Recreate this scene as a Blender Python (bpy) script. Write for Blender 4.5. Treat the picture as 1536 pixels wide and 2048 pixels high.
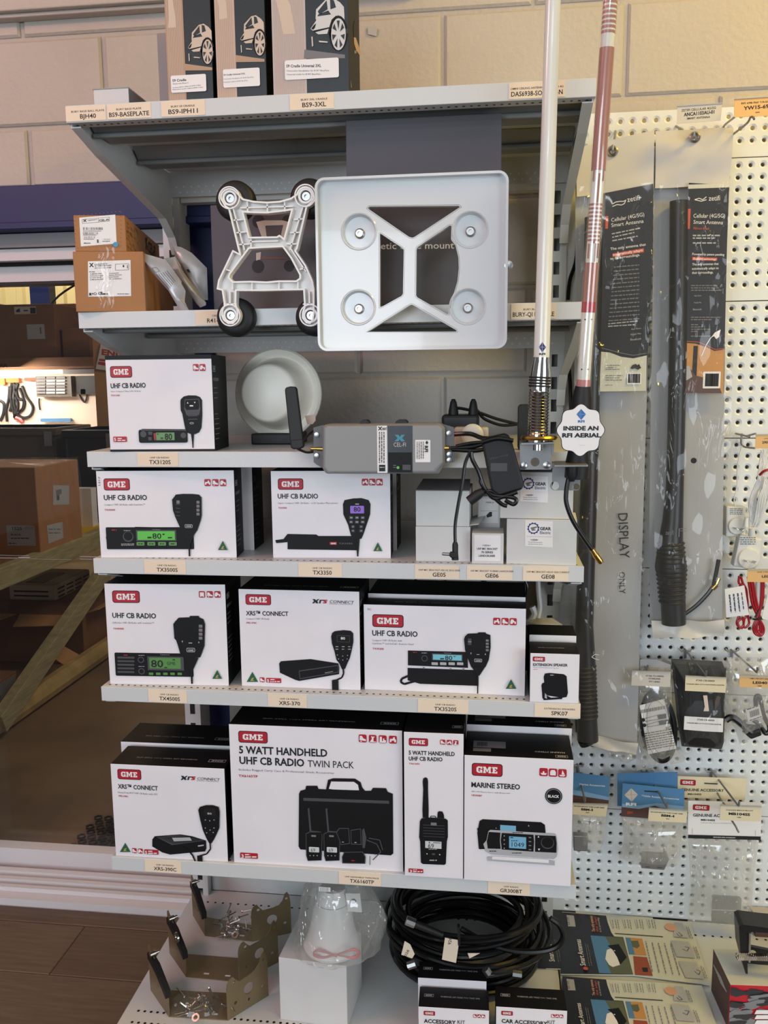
import bpy, math, random
from mathutils import Vector as V, Matrix
random.seed(7)
for _o in list(bpy.data.objects): bpy.data.objects.remove(_o)
SC = bpy.context.scene
COL = SC.collection
# ------------------------------------------------------------------ camera
CP = V((0.2933, -1.5078, 1.4329)); YAW, PIT, ROL, FPX = -0.1276, -0.1496, -0.0102, 1731.7
FW = V((math.sin(YAW)*math.cos(PIT), math.cos(YAW)*math.cos(PIT), math.sin(PIT)))
_r = V((math.cos(YAW), -math.sin(YAW), 0)); _u = _r.cross(FW)
RT = _r*math.cos(ROL) + _u*math.sin(ROL); UP = -_r*math.sin(ROL) + _u*math.cos(ROL)
cam = bpy.data.cameras.new('camera'); camo = bpy.data.objects.new('camera', cam); COL.objects.link(camo)
cam.sensor_fit = 'HORIZONTAL'; cam.sensor_width = 36.0; cam.lens = FPX*36.0/1536.0; cam.clip_start = 0.05
camo.matrix_world = Matrix(((RT.x, UP.x, -FW.x, CP.x), (RT.y, UP.y, -FW.y, CP.y), (RT.z, UP.z, -FW.z, CP.z), (0, 0, 0, 1)))
SC.camera = camo
# ------------------------------------------------------------------ light and exposure
SC.view_settings.view_transform = 'Standard'; SC.view_settings.look = 'None'
SC.view_settings.gamma = 1.0; SC.view_settings.use_curve_mapping = False
SC.view_settings.exposure = 0.08
wd = bpy.data.worlds.new('world'); SC.world = wd; wd.use_nodes = True
wd.node_tree.nodes['Background'].inputs[0].default_value = (0.80, 0.84, 0.92, 1)
wd.node_tree.nodes['Background'].inputs[1].default_value = 0.15
def area(name, loc, target, sx, sy, power, col):
    l = bpy.data.lights.new(name, 'AREA'); l.shape = 'RECTANGLE'; l.size = sx; l.size_y = sy; l.energy = power; l.color = col
    o = bpy.data.objects.new(name, l); COL.objects.link(o); o.location = loc
    o.rotation_euler = (V(target)-V(loc)).to_track_quat('-Z', 'Y').to_euler(); return o
area('front_fill_daylight', (-1.4, -4.8, 1.65), (0.2, 0.5, 1.2), 2.4, 1.7, 84, (0.80, 0.90, 1.0))  # added frontal fill in a daylight tint, reaching the wall behind the shelves
area('right_fill_daylight', (3.0, -2.7, 1.2), (0.5, 0.4, 0.8), 2.0, 1.6, 50, (0.84, 0.92, 1.0))  # added cool fill from the right for the pegboard and lower goods
area('ceiling_tube_near', (0.5, -2.7, 2.93), (0.3, 0.3, 0.9), 1.3, 0.14, 4, (0.93, 0.96, 1.0))
area('ceiling_tube_far', (0.0, -4.5, 2.93), (0.1, 0.3, 0.9), 1.3, 0.14, 8, (0.93, 0.96, 1.0))
area('ceiling_tube_pink', (-2.0, -1.2, 2.93), (-1.2, 0.5, 1.8), 1.2, 0.14, 21, (1.0, 0.48, 0.42))
area('ceiling_tube_yellow', (1.75, -0.45, 2.93), (1.1, 0.55, 1.9), 1.0, 0.14, 24, (1.0, 0.66, 0.02))
area('workshop_skylight', (-3.6, 4.6, 3.6), (-3.0, 6.2, 2.0), 1.5, 0.8, 75, (1.0, 0.93, 0.78))
area('workshop_side_fill', (-0.1, 2.3, 2.4), (-1.7, 2.4, 0.5), 0.8, 0.8, 13, (1.0, 0.83, 0.62))  # added fill that lights the right-hand faces of the rack goods

# ------------------------------------------------------------------ pixel -> place (frame 1536 x 2048)
def ray(x, y): return FW + RT*((x-768)/FPX) + UP*((1024-y)/FPX)
def aty(x, y, Y): d = ray(x, y); return CP + d*((Y-CP.y)/d.y)
def atz(x, y, Z): d = ray(x, y); return CP + d*((Z-CP.z)/d.z)
def atx(x, y, X): d = ray(x, y); return CP + d*((X-CP.x)/d.x)
def scl(px, Y): return px*(Y-CP.y)/FPX          # rough size in metres of px pixels at depth Y
CROPS = dict(O=(0, 0, 1), A=(0, 0, 2), B=(700, 0, 1.8373), C=(0, 380, 3.339), D=(400, 330, 2.3273), E=(180, 680, 3.2),
             F=(600, 680, 2.4381), G=(1130, 200, 3.4138), H=(1130, 760, 3.532), I=(0, 900, 3.4133), J=(0, 1400, 3.16),
             K=(190, 1140, 2.7927), L=(700, 1140, 3.1347), M=(210, 1400, 2.518), N=(780, 1400, 3.9385), R=(1080, 1740, 3.3684),
             P=(240, 1740, 2.7429), Q=(740, 1740, 3.84), X=(1130, 1290, 3.7833), S=(320, 0, 6.4), S3=(540, 0, 6.4),
             T=(140, 400, 5.2966), U=(0, 520, 6.4), W=(1410, 850, 5.85), Z=(1400, 1150, 5.853), Y=(1400, 180, 8.537))
def cp(c, x, y): a, b, s = CROPS[c]; return a+x/s, b+y/s

class Pl:
    """a flat face: origin, right, up, outward normal; c = which measuring crop its 2-D figures are read in"""
    def __init__(s, O, ax, ay, c='O'):
        s.O = V(O); s.ax = V(ax).normalized(); s.ay = V(ay).normalized(); s.n = s.ax.cross(s.ay).normalized(); s.c = c
    def uv(s, x, y):
        px, py = cp(s.c, x, y); d = ray(px, py); t = (s.O-CP).dot(s.n)/d.dot(s.n); q = CP+d*t-s.O
        return (q.dot(s.ax), q.dot(s.ay))
    def p(s, u, v, d=0.0): return s.O + s.ax*u + s.ay*v + s.n*d
    def w(s, x, y, d=0.0): u, v = s.uv(x, y); return s.p(u, v, d)
    def crop(s, c): return Pl(s.O, s.ax, s.ay, c)
def plY(Y, c='O'): return Pl((0, Y, 0), (1, 0, 0), (0, 0, 1), c)
def plZ(Z, c='O', a=0): return Pl((0, 0, Z), (math.cos(a), math.sin(a), 0), (-math.sin(a), math.cos(a), 0), c)

# ------------------------------------------------------------------ materials
def lin(c): return tuple(((x/255.0)/12.92 if x/255.0 <= 0.04045 else ((x/255.0+0.055)/1.055)**2.4) for x in c)
MD = {}
def mat(name, rgb, rough=0.5, metal=0.0, bump=0.0, bscale=60.0, var=0.0, vscale=8.0, emit=0.0, spec=0.5, coat=0.0, stretch=None):
    m = bpy.data.materials.new(name); m.use_nodes = True; nt = m.node_tree; b = nt.nodes['Principled BSDF']
    c = lin(rgb)+(1,)
    b.inputs['Base Color'].default_value = c; b.inputs['Roughness'].default_value = rough; b.inputs['Metallic'].default_value = metal
    b.inputs['Specular IOR Level'].default_value = spec; b.inputs['Coat Weight'].default_value = coat
    if emit: b.inputs['Emission Color'].default_value = c; b.inputs['Emission Strength'].default_value = emit
    if var or bump:
        tc = nt.nodes.new('ShaderNodeTexCoord'); src = tc.outputs['Object']
        if stretch:
            mp = nt.nodes.new('ShaderNodeMapping'); mp.inputs['Scale'].default_value = stretch; nt.links.new(src, mp.inputs[0]); src = mp.outputs[0]
    if var:
        n = nt.nodes.new('ShaderNodeTexNoise'); n.inputs['Scale'].default_value = vscale; n.inputs['Detail'].default_value = 6
        nt.links.new(src, n.inputs['Vector'])
        r = nt.nodes.new('ShaderNodeValToRGB'); e = r.color_ramp.elements
        e[0].position = 0.3; e[1].position = 0.7
        e[0].color = tuple(x*(1-var) for x in c[:3])+(1,); e[1].color = tuple(min(1, x*(1+var)) for x in c[:3])+(1,)
        nt.links.new(n.outputs['Fac'], r.inputs[0]); nt.links.new(r.outputs[0], b.inputs['Base Color'])
    if bump:
        n2 = nt.nodes.new('ShaderNodeTexNoise'); n2.inputs['Scale'].default_value = bscale; n2.inputs['Detail'].default_value = 4
        nt.links.new(src, n2.inputs['Vector'])
        bp = nt.nodes.new('ShaderNodeBump'); bp.inputs['Strength'].default_value = bump; bp.inputs['Distance'].default_value = 0.004
        nt.links.new(n2.outputs['Fac'], bp.inputs['Height']); nt.links.new(bp.outputs[0], b.inputs['Normal'])
    MD[name] = m; return m
def film(name, rgb, opac, rough=0.08, gloss=0.15, bscale=9.0, bump=0.35):
    """thin plastic: a see-through sheet with a milky body and wrinkled gloss"""
    m = bpy.data.materials.new(name); m.use_nodes = True; nt = m.node_tree; nt.nodes.remove(nt.nodes['Principled BSDF']); out = nt.nodes['Material Output']
    tr = nt.nodes.new('ShaderNodeBsdfTransparent'); df = nt.nodes.new('ShaderNodeBsdfDiffuse'); gl = nt.nodes.new('ShaderNodeBsdfGlossy')
    df.inputs[0].default_value = lin(rgb)+(1,); gl.inputs['Roughness'].default_value = rough; gl.inputs[0].default_value = (1, 1, 1, 1)
    a = nt.nodes.new('ShaderNodeMixShader'); a.inputs[0].default_value = opac
    b = nt.nodes.new('ShaderNodeMixShader'); b.inputs[0].default_value = gloss
    tc = nt.nodes.new('ShaderNodeTexCoord'); n = nt.nodes.new('ShaderNodeTexNoise'); n.inputs['Scale'].default_value = bscale; n.inputs['Detail'].default_value = 2
    mp = nt.nodes.new('ShaderNodeMapping'); mp.inputs['Scale'].default_value = (1.6, 1.0, 0.55)
    cr = nt.nodes.new('ShaderNodeValToRGB'); e = cr.color_ramp.elements     # creases: thin ridges along the noise's mid level
    e[0].position = 0.47; e[0].color = (0, 0, 0, 1); e[1].position = 0.53; e[1].color = (0, 0, 0, 1); k = e.new(0.5); k.color = (1, 1, 1, 1)
    bp = nt.nodes.new('ShaderNodeBump'); bp.inputs['Strength'].default_value = bump; bp.inputs['Distance'].default_value = 0.004
    L = nt.links.new
    L(tc.outputs['Object'], mp.inputs[0]); L(mp.outputs[0], n.inputs['Vector']); L(n.outputs['Fac'], cr.inputs[0]); L(cr.outputs[0], bp.inputs['Height']); L(bp.outputs[0], gl.inputs['Normal'])
    L(tr.outputs[0], a.inputs[1]); L(df.outputs[0], a.inputs[2]); L(a.outputs[0], b.inputs[1]); L(gl.outputs[0], b.inputs[2])
    L(b.outputs[0], out.inputs[0]); MD[name] = m; return m
mat('ink', (22, 22, 25), 0.6); mat('white', (235, 232, 230), 0.5); mat('red', (176, 22, 42), 0.5); mat('darkred', (92, 14, 26), 0.5)
mat('grey', (120, 118, 120), 0.6); mat('midgrey', (70, 70, 73), 0.55); mat('lightgrey', (175, 175, 177), 0.6); mat('black', (14, 14, 16), 0.55, spec=0.3)
mat('ledgreen', (88, 190, 62), 0.4); mat('ledgreen_dark', (86, 140, 70), 0.4); mat('ledblue', (120, 178, 208), 0.4); mat('ledteal', (120, 196, 210), 0.4)
mat('ledpurple', (150, 110, 215), 0.4); mat('ledwhite', (205, 210, 208), 0.4); mat('agreen', (28, 92, 62), 0.6); mat('gold', (190, 150, 70), 0.5)
mat('carton_white', (233, 229, 231), 0.5, var=0.03, vscale=9); mat('carton_black', (13, 13, 15), 0.55, spec=0.3); mat('white_card', (208, 207, 204), 0.7, var=0.03, vscale=14)
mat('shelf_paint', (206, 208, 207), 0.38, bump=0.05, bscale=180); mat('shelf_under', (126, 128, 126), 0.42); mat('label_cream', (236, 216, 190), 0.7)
mat('tag_orange', (226, 180, 118), 0.55); mat('tag_cream', (226, 212, 178), 0.6); mat('peg_paint', (226, 229, 229), 0.32, bump=0.04, bscale=160)
mat('block_paint', (186, 178, 168), 0.68, bump=0.55, bscale=75, var=0.035, vscale=4); mat('mortar', (180, 173, 164), 0.75, bump=0.9, bscale=55)
mat('blue_steel', (14, 30, 88), 0.5, bump=0.05, var=0.12, vscale=5); mat('alu_white', (222, 218, 218), 0.4); mat('roller_grey', (140, 136, 138), 0.5); mat('dark', (12, 11, 11), 0.8)
mat('plank_a', (108, 88, 70), 0.48, var=0.18, vscale=7, stretch=(1.2, 14, 1)); mat('plank_b', (98, 78, 61), 0.48, var=0.2, vscale=6, stretch=(1.0, 16, 1)); mat('plank_gap', (62, 44, 34), 0.8)
mat('ply_floor', (122, 100, 76), 0.7, var=0.22, vscale=3.5, bump=0.1, bscale=30); mat('timber', (160, 150, 112), 0.75, var=0.22, vscale=9, stretch=(3, 1, 8)); mat('log', (172, 146, 92), 0.8, var=0.25, vscale=9)
mat('kraft', (168, 118, 74), 0.75, var=0.06, vscale=10); mat('kraft_dark', (128, 90, 62), 0.8, var=0.08); mat('kraft_light', (196, 148, 98), 0.75, var=0.05); mat('tape', (150, 96, 58), 0.25)
mat('cream_corr', (228, 208, 150), 0.5); mat('white_plastic', (232, 230, 226), 0.36); mat('plate_white', (208, 211, 212), 0.16, coat=0.4); mat('dome', (236, 232, 220), 0.4)
mat('rubber', (18, 18, 19), 0.55); mat('abs_black', (24, 24, 26), 0.38); mat('celfi_grey', (138, 138, 138), 0.45); mat('celfi_dark', (92, 92, 94), 0.45); mat('navy', (28, 34, 46), 0.35)
mat('chrome', (220, 218, 212), 0.12, 1.0); mat('steel', (176, 176, 174), 0.32, 1.0); mat('steel_dull', (150, 150, 150), 0.42, 0.8); mat('brass', (205, 165, 90), 0.25, 1.0)
mat('copper_mesh', (172, 118, 104), 0.3, 0.2); mat('pink_tape', (196, 120, 118), 0.4); mat('fibre_white', (226, 224, 214), 0.22, coat=0.3)
mat('zinc', (132, 116, 86), 0.4, 0.35, var=0.1, vscale=10); mat('board_grey', (78, 76, 82), 0.55); mat('pale', (196, 188, 178), 0.6); mat('tan_print', (178, 146, 118), 0.55); mat('tan_print2', (192, 168, 152), 0.55)
mat('grid_print', (188, 176, 172), 0.55); mat('teal_dark', (34, 42, 46), 0.4); mat('car_silver', (206, 186, 166), 0.4); mat('car_silver2', (206, 204, 202), 0.4)
mat('blue_dot', (54, 150, 190), 0.5); mat('rfi_blue', (52, 104, 176), 0.5); mat('rfi_navy', (40, 50, 110), 0.5); mat('teal', (60, 140, 160), 0.5)
mat('sky_print', (78, 128, 172), 0.5); mat('sky_print_lt', (126, 166, 204), 0.5); mat('sand_print', (196, 140, 74), 0.55); mat('rust_print', (152, 72, 44), 0.55); mat('olive_print', (92, 96, 72), 0.55); mat('hill_print', (86, 60, 56), 0.55)
mat('brochure_dark', (26, 28, 36), 0.35); mat('brochure_pale', (206, 206, 190), 0.4); mat('peach', (212, 158, 124), 0.5); mat('orange_red', (206, 82, 50), 0.5)
mat('vinyl_white', (206, 200, 190), 0.34, bump=0.15, bscale=12); mat('vinyl_stain', (170, 140, 110), 0.5); mat('wire_red', (160, 18, 30), 0.3); mat('wire_white', (222, 220, 216), 0.4); mat('plug_white', (222, 220, 212), 0.35)
mat('silver_bag', (186, 184, 184), 0.34, 0.35, bump=0.5, bscale=22); mat('cable_black', (13, 13, 14), 0.3); mat('camo_red', (190, 30, 44), 0.45); mat('camo_grey', (128, 128, 130), 0.45); mat('camo_dark', (48, 48, 52), 0.45)
mat('beige', (206, 190, 160), 0.5); mat('engel_red', (196, 60, 56), 0.6); mat('tool_board', (222, 202, 186), 0.7); mat('led_tube', (255, 250, 226), 0.4, emit=9.0); mat('yellow', (214, 176, 40), 0.5); mat('orange', (206, 110, 40), 0.6)
mat('cool_grey', (96, 88, 80), 0.5); mat('ceiling', (226, 224, 218), 0.8); mat('screw', (196, 190, 180), 0.25, 1.0)
film('clear_film', (225, 225, 225), 0.03, gloss=0.03, rough=0.05, bscale=11, bump=0.8); film('milky_film', (196, 196, 196), 0.62, rough=0.2, gloss=0.08, bscale=7, bump=0.5); film('bag_film', (214, 212, 204), 0.24, rough=0.08, gloss=0.10, bscale=20, bump=0.8)
film('door_glass', (200, 205, 205), 0.003, rough=0.02, gloss=0.03, bscale=1, bump=0.0); film('tube_film', (230, 228, 224), 0.06, rough=0.06, gloss=0.07, bscale=1, bump=0.0)

# ------------------------------------------------------------------ mesh builder
ORG = {}
class MB:
    def __init__(s): s.v = []; s.f = []; s.m = []
    def add(s, vs, fs, mi=0):
        k = len(s.v); s.v += [V(a) for a in vs]; s.f += [tuple(k+i for i in f) for f in fs]; s.m += [mi]*len(fs); return s
    def box(s, a, b, mi=0):
        x0, x1 = sorted((a[0], b[0])); y0, y1 = sorted((a[1], b[1])); z0, z1 = sorted((a[2], b[2]))
        return s.hexa([(x0, y0, z0), (x1, y0, z0), (x1, y1, z0), (x0, y1, z0), (x0, y0, z1), (x1, y0, z1), (x1, y1, z1), (x0, y1, z1)], mi)
    def hexa(s, p, mi=0, mis=None):
        F = [(0, 3, 2, 1), (4, 5, 6, 7), (0, 1, 5, 4), (1, 2, 6, 5), (2, 3, 7, 6), (3, 0, 4, 7)]
        k = len(s.v); s.v += [V(a) for a in p]; s.f += [tuple(k+i for i in f) for f in F]; s.m += (mis or [mi]*6); return s
    def beam(s, a, b, w, h, mi=0, up=(0, 0, 1)):
        a = V(a); b = V(b); d = (b-a).normalized(); x = d.cross(V(up)).normalized()*(w/2); z = x.cross(d).normalized()*(h/2)
        return s.hexa([a-x-z, a+x-z, b+x-z, b-x-z, a-x+z, a+x+z, b+x+z, b-x+z], mi)
    def tube(s, pts, r, n=8, mi=0, caps=True):
        pts = [V(p) for p in pts]; k = len(s.v); N = len(pts); rs = r if isinstance(r, (list, tuple)) else [r]*N; x = None
        for i, p in enumerate(pts):
            d = (pts[min(i+1, N-1)]-pts[max(i-1, 0)]).normalized()
            if x is None: x = d.cross(V((0, 0, 1)) if abs(d.z) < .9 else V((0, 1, 0))).normalized()
            else: x = (x-d*x.dot(d)).normalized()
            y = d.cross(x)
            s.v += [p+(x*math.cos(2*math.pi*j/n)+y*math.sin(2*math.pi*j/n))*rs[i] for j in range(n)]
        for i in range(N-1):
            for j in range(n):
                s.f.append((k+i*n+j, k+i*n+(j+1) % n, k+(i+1)*n+(j+1) % n, k+(i+1)*n+j)); s.m.append(mi)
        if caps: s.f += [tuple(k+j for j in range(n))[::-1], tuple(k+(N-1)*n+j for j in range(n))]; s.m += [mi, mi]
        return s
    def lathe(s, prof, O, ax, n=24, mi=0, close=True):
        O = V(O); a = V(ax).normalized(); x = a.cross(V((0, 0, 1)) if abs(a.z) < .9 else V((0, 1, 0))).normalized(); y = a.cross(x); k = len(s.v)
        for r, h in prof: s.v += [O+a*h+(x*math.cos(2*math.pi*j/n)+y*math.sin(2*math.pi*j/n))*r for j in range(n)]
        for i in range(len(prof)-1):
            for j in range(n):
                s.f.append((k+i*n+j, k+i*n+(j+1) % n, k+(i+1)*n+(j+1) % n, k+(i+1)*n+j)); s.m.append(mi)
        if close: s.f += [tuple(k+j for j in range(n))[::-1], tuple(k+(len(prof)-1)*n+j for j in range(n))]; s.m += [mi, mi]
        return s
    def prism(s, pl, uv, d0, d1, mi=0, mside=None):
        n = len(uv); k = len(s.v); ar = sum(uv[i][0]*uv[(i+1) % n][1]-uv[(i+1) % n][0]*uv[i][1] for i in range(n))
        if ar < 0: uv = uv[::-1]
        s.v += [pl.p(u, v, d0) for u, v in uv]+[pl.p(u, v, d1) for u, v in uv]
        s.f.append(tuple(k+i for i in range(n))[::-1]); s.f.append(tuple(k+n+i for i in range(n))); s.m += [mi, mi]
        for i in range(n): s.f.append((k+i, k+(i+1) % n, k+n+(i+1) % n, k+n+i)); s.m.append(mi if mside is None else mside)
        return s
    def prismx(s, pl, pts, d0, d1, mi=0, mside=None): return s.prism(pl, [pl.uv(*q) for q in pts], d0, d1, mi, mside)
    def c2d(s, pl, polys, d0, d1, mi=0):
        vs, fs = curve2d(polys, abs(d1-d0)/2); m = (d0+d1)/2
        return s.add([pl.p(a[0], a[1], m+a[2]) for a in vs], fs, mi)
    def pillow(s, pl, uv, d, t, mi=0, rings=3):
        """puffed pouch: outline uv, back at d, swelling forward by t"""
        n = len(uv); cx = sum(a[0] for a in uv)/n; cy = sum(a[1] for a in uv)/n; k = len(s.v)
        ar = sum(uv[i][0]*uv[(i+1) % n][1]-uv[(i+1) % n][0]*uv[i][1] for i in range(n))
        if ar < 0: uv = uv[::-1]
        for i in range(rings):
            q = 1-i/rings*0.9; h = t*math.sin(math.pi/2*i/(rings-1) if rings > 1 else 0)
            s.v += [pl.p(cx+(a-cx)*q, cy+(b-cy)*q, d+h) for a, b in uv]
        for i in range(rings-1):
            for j in range(n): s.f.append((k+i*n+j, k+i*n+(j+1) % n, k+(i+1)*n+(j+1) % n, k+(i+1)*n+j)); s.m.append(mi)
        s.f += [tuple(k+(rings-1)*n+j for j in range(n)), tuple(k+j for j in range(n))[::-1]]; s.m += [mi, mi]
        return s
    def build(s, name, mats, parent=None, smooth=False, bevel=0.0, origin=None, kind=None):
        if isinstance(mats, str): mats = [mats]
        if parent is not None: o0 = ORG[parent.name]
        elif origin is not None: o0 = V(origin)
        else:
            xs = [a.x for a in s.v]; ys = [a.y for a in s.v]; zs = [a.z for a in s.v]
            o0 = V(((min(xs)+max(xs))/2, (min(ys)+max(ys))/2, min(zs)))
        me = bpy.data.meshes.new(name); me.from_pydata([tuple(a-o0) for a in s.v], [], s.f)
        for m in mats: me.materials.append(MD[m])
        me.polygons.foreach_set('material_index', s.m)
        if smooth: me.polygons.foreach_set('use_smooth', [True]*len(s.f))
        me.update(); o = bpy.data.objects.new(name, me); COL.objects.link(o)
        if parent is not None: o.parent = parent
        else: o.location = o0
        ORG[o.name] = o0
        if bevel: b = o.modifiers.new('bevel', 'BEVEL'); b.width = bevel; b.segments = 2; b.limit_method = 'ANGLE'
        if smooth and hasattr(me, 'set_sharp_from_angle'): me.set_sharp_from_angle(angle=math.radians(42))
        if kind: o['kind'] = kind
        return o
def tag(o, label, cat, group=None):
    o['label'] = label; o['category'] = cat
    if group: o['group'] = group
    return o
def thing(name, label, cat, origin, group=None):
    o = bpy.data.objects.new(name, None); COL.objects.link(o); o.location = origin; o.empty_display_size = 0.02; ORG[o.name] = V(origin)
    return tag(o, label, cat, group)
def structure(o): o['kind'] = 'structure'; return o

def curve2d(polys, e, bevel=0.0):
    cu = bpy.data.curves.new('c2d', 'CURVE'); cu.dimensions = '2D'; cu.fill_mode = 'BOTH'; cu.extrude = e
    for P in polys:
        sp = cu.splines.new('POLY'); sp.points.add(len(P)-1); sp.use_cyclic_u = True
        for i, (a, b) in enumerate(P): sp.points[i].co = (a, b, 0, 1)
    ob = bpy.data.objects.new('c2d', cu); me = bpy.data.meshes.new_from_object(ob)
    vs = [tuple(a.co) for a in me.vertices]; fs = [tuple(p.vertices) for p in me.polygons]
    bpy.data.objects.remove(ob); bpy.data.curves.remove(cu); bpy.data.meshes.remove(me); return vs, fs
TX = {}
def glyphs(t, bold, res=2):
    k = (t, bold, res)
    if k not in TX:
        cu = bpy.data.curves.new('txt', 'FONT'); cu.body = t; cu.size = 1.0; cu.offset = bold; cu.resolution_u = res
        ob = bpy.data.objects.new('txt', cu); me = bpy.data.meshes.new_from_object(ob)
        vs = [(a.co.x, a.co.y) for a in me.vertices]; fs = [tuple(p.vertices) for p in me.polygons]
        bpy.data.objects.remove(ob); bpy.data.curves.remove(cu); bpy.data.meshes.remove(me)
        if not vs: vs = [(0, 0)]
        x0 = min(a[0] for a in vs); x1 = max(a[0] for a in vs); TX[k] = ([(a[0]-x0, a[1]) for a in vs], fs, max(x1-x0, 1e-3))
    return TX[k]
CAPH = 0.70
def circ_pts(cx, cy, rx, ry=None, n=20, a0=0.0, a1=2*math.pi):
    ry = rx if ry is None else ry; full = abs(a1-a0-2*math.pi) < 1e-6
    return [(cx+rx*math.cos(a0+(a1-a0)*i/(n if full else n-1)), cy+ry*math.sin(a0+(a1-a0)*i/(n if full else n-1))) for i in range(n)]
def rr_pts(x0, y0, x1, y1, r, n=4):
    x0, x1 = sorted((x0, x1)); y0, y1 = sorted((y0, y1)); r = min(r, (x1-x0)/2, (y1-y0)/2); P = []
    for cx, cy, a in ((x1-r, y1-r, 0), (x0+r, y1-r, 90), (x0+r, y0+r, 180), (x1-r, y0+r, 270)):
        P += [(cx+r*math.cos(math.radians(a+90*i/n)), cy+r*math.sin(math.radians(a+90*i/n))) for i in range(n+1)]
    return P
GME_G = [(3, 0), (7, 0), (8.5, 1.2), (8.5, 0), (11, 0), (11, 7), (6, 7), (6, 4.8), (7.5, 4.8), (7.5, 4), (6.5, 3), (4.8, 3), (3.8, 4.2), (3.8, 9.8), (4.8, 11), (6.5, 11), (7.5, 10), (7.5, 9), (11, 9), (11, 14), (8.8, 14), (8.8, 12.8), (7.2, 14), (3, 14), (0, 11), (0, 3)]
GME_M = [(0, 0), (5, 0), (5, 3), (4.2, 3), (4.2, 9), (6.8, 2), (8.2, 2), (10.8, 9), (10.8, 3), (10, 3), (10, 0), (15, 0), (15, 3), (14, 3), (14, 11), (15, 11), (15, 14), (10.2, 14), (7.5, 7), (4.8, 14), (0, 14), (0, 11), (1, 11), (1, 3), (0, 3)]
GME_E = [(0, 0), (10, 0), (10, 4.5), (7.5, 4.5), (7.5, 3), (5, 3), (5, 5.8), (7.5, 5.8), (7.5, 8.2), (5, 8.2), (5, 11), (7.5, 11), (7.5, 9.5), (10, 9.5), (10, 14), (0, 14), (0, 11), (1.5, 11), (1.5, 3), (0, 3)]
ICON = {'atv': [[(1, 2), (3, 2), (3.5, 4), (6.5, 4), (7, 2), (9, 2), (9, 5), (7.5, 6), (7.5, 8), (5.5, 8), (5, 6), (1.5, 6)]],
        'car': [[(1, 3), (9, 2), (9, 4), (6, 5), (4, 8), (1.5, 8)], [(2, 1), (4, 1), (4, 2), (2, 2)]],
        'tractor': [[(1, 2), (4, 2), (5, 4), (7, 4), (7, 2), (9, 2), (9, 5), (6, 6), (5, 8), (2, 8), (1, 5)]],
        'truck': [[(2, 1), (3.2, 1), (3.2, 2), (6.8, 2), (6.8, 1), (8, 1), (8, 8), (2, 8)]],
        'man': [[(1, 1), (9, 1), (9, 2), (6, 2), (6, 6), (8, 8), (5, 7.5), (3, 8.5), (4, 5)]],
        'city': [[(1, 1), (9, 1), (9, 4), (7, 4), (7, 6), (5.5, 6), (5.5, 3), (4, 3), (4, 8), (1.5, 8)]],
        'boat': [[(1, 4), (3, 2), (8, 2), (9, 4), (6, 4), (6, 6), (4, 6), (4, 4)]],
        'van': [[(1.5, 2), (8.5, 2), (8.5, 6), (7, 8), (3, 8), (1.5, 6)]],
        'sail': [[(1, 3), (9, 3), (7.5, 1.5), (2.5, 1.5)], [(4, 3.5), (8, 3.5), (5, 8.5)]]}
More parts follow.
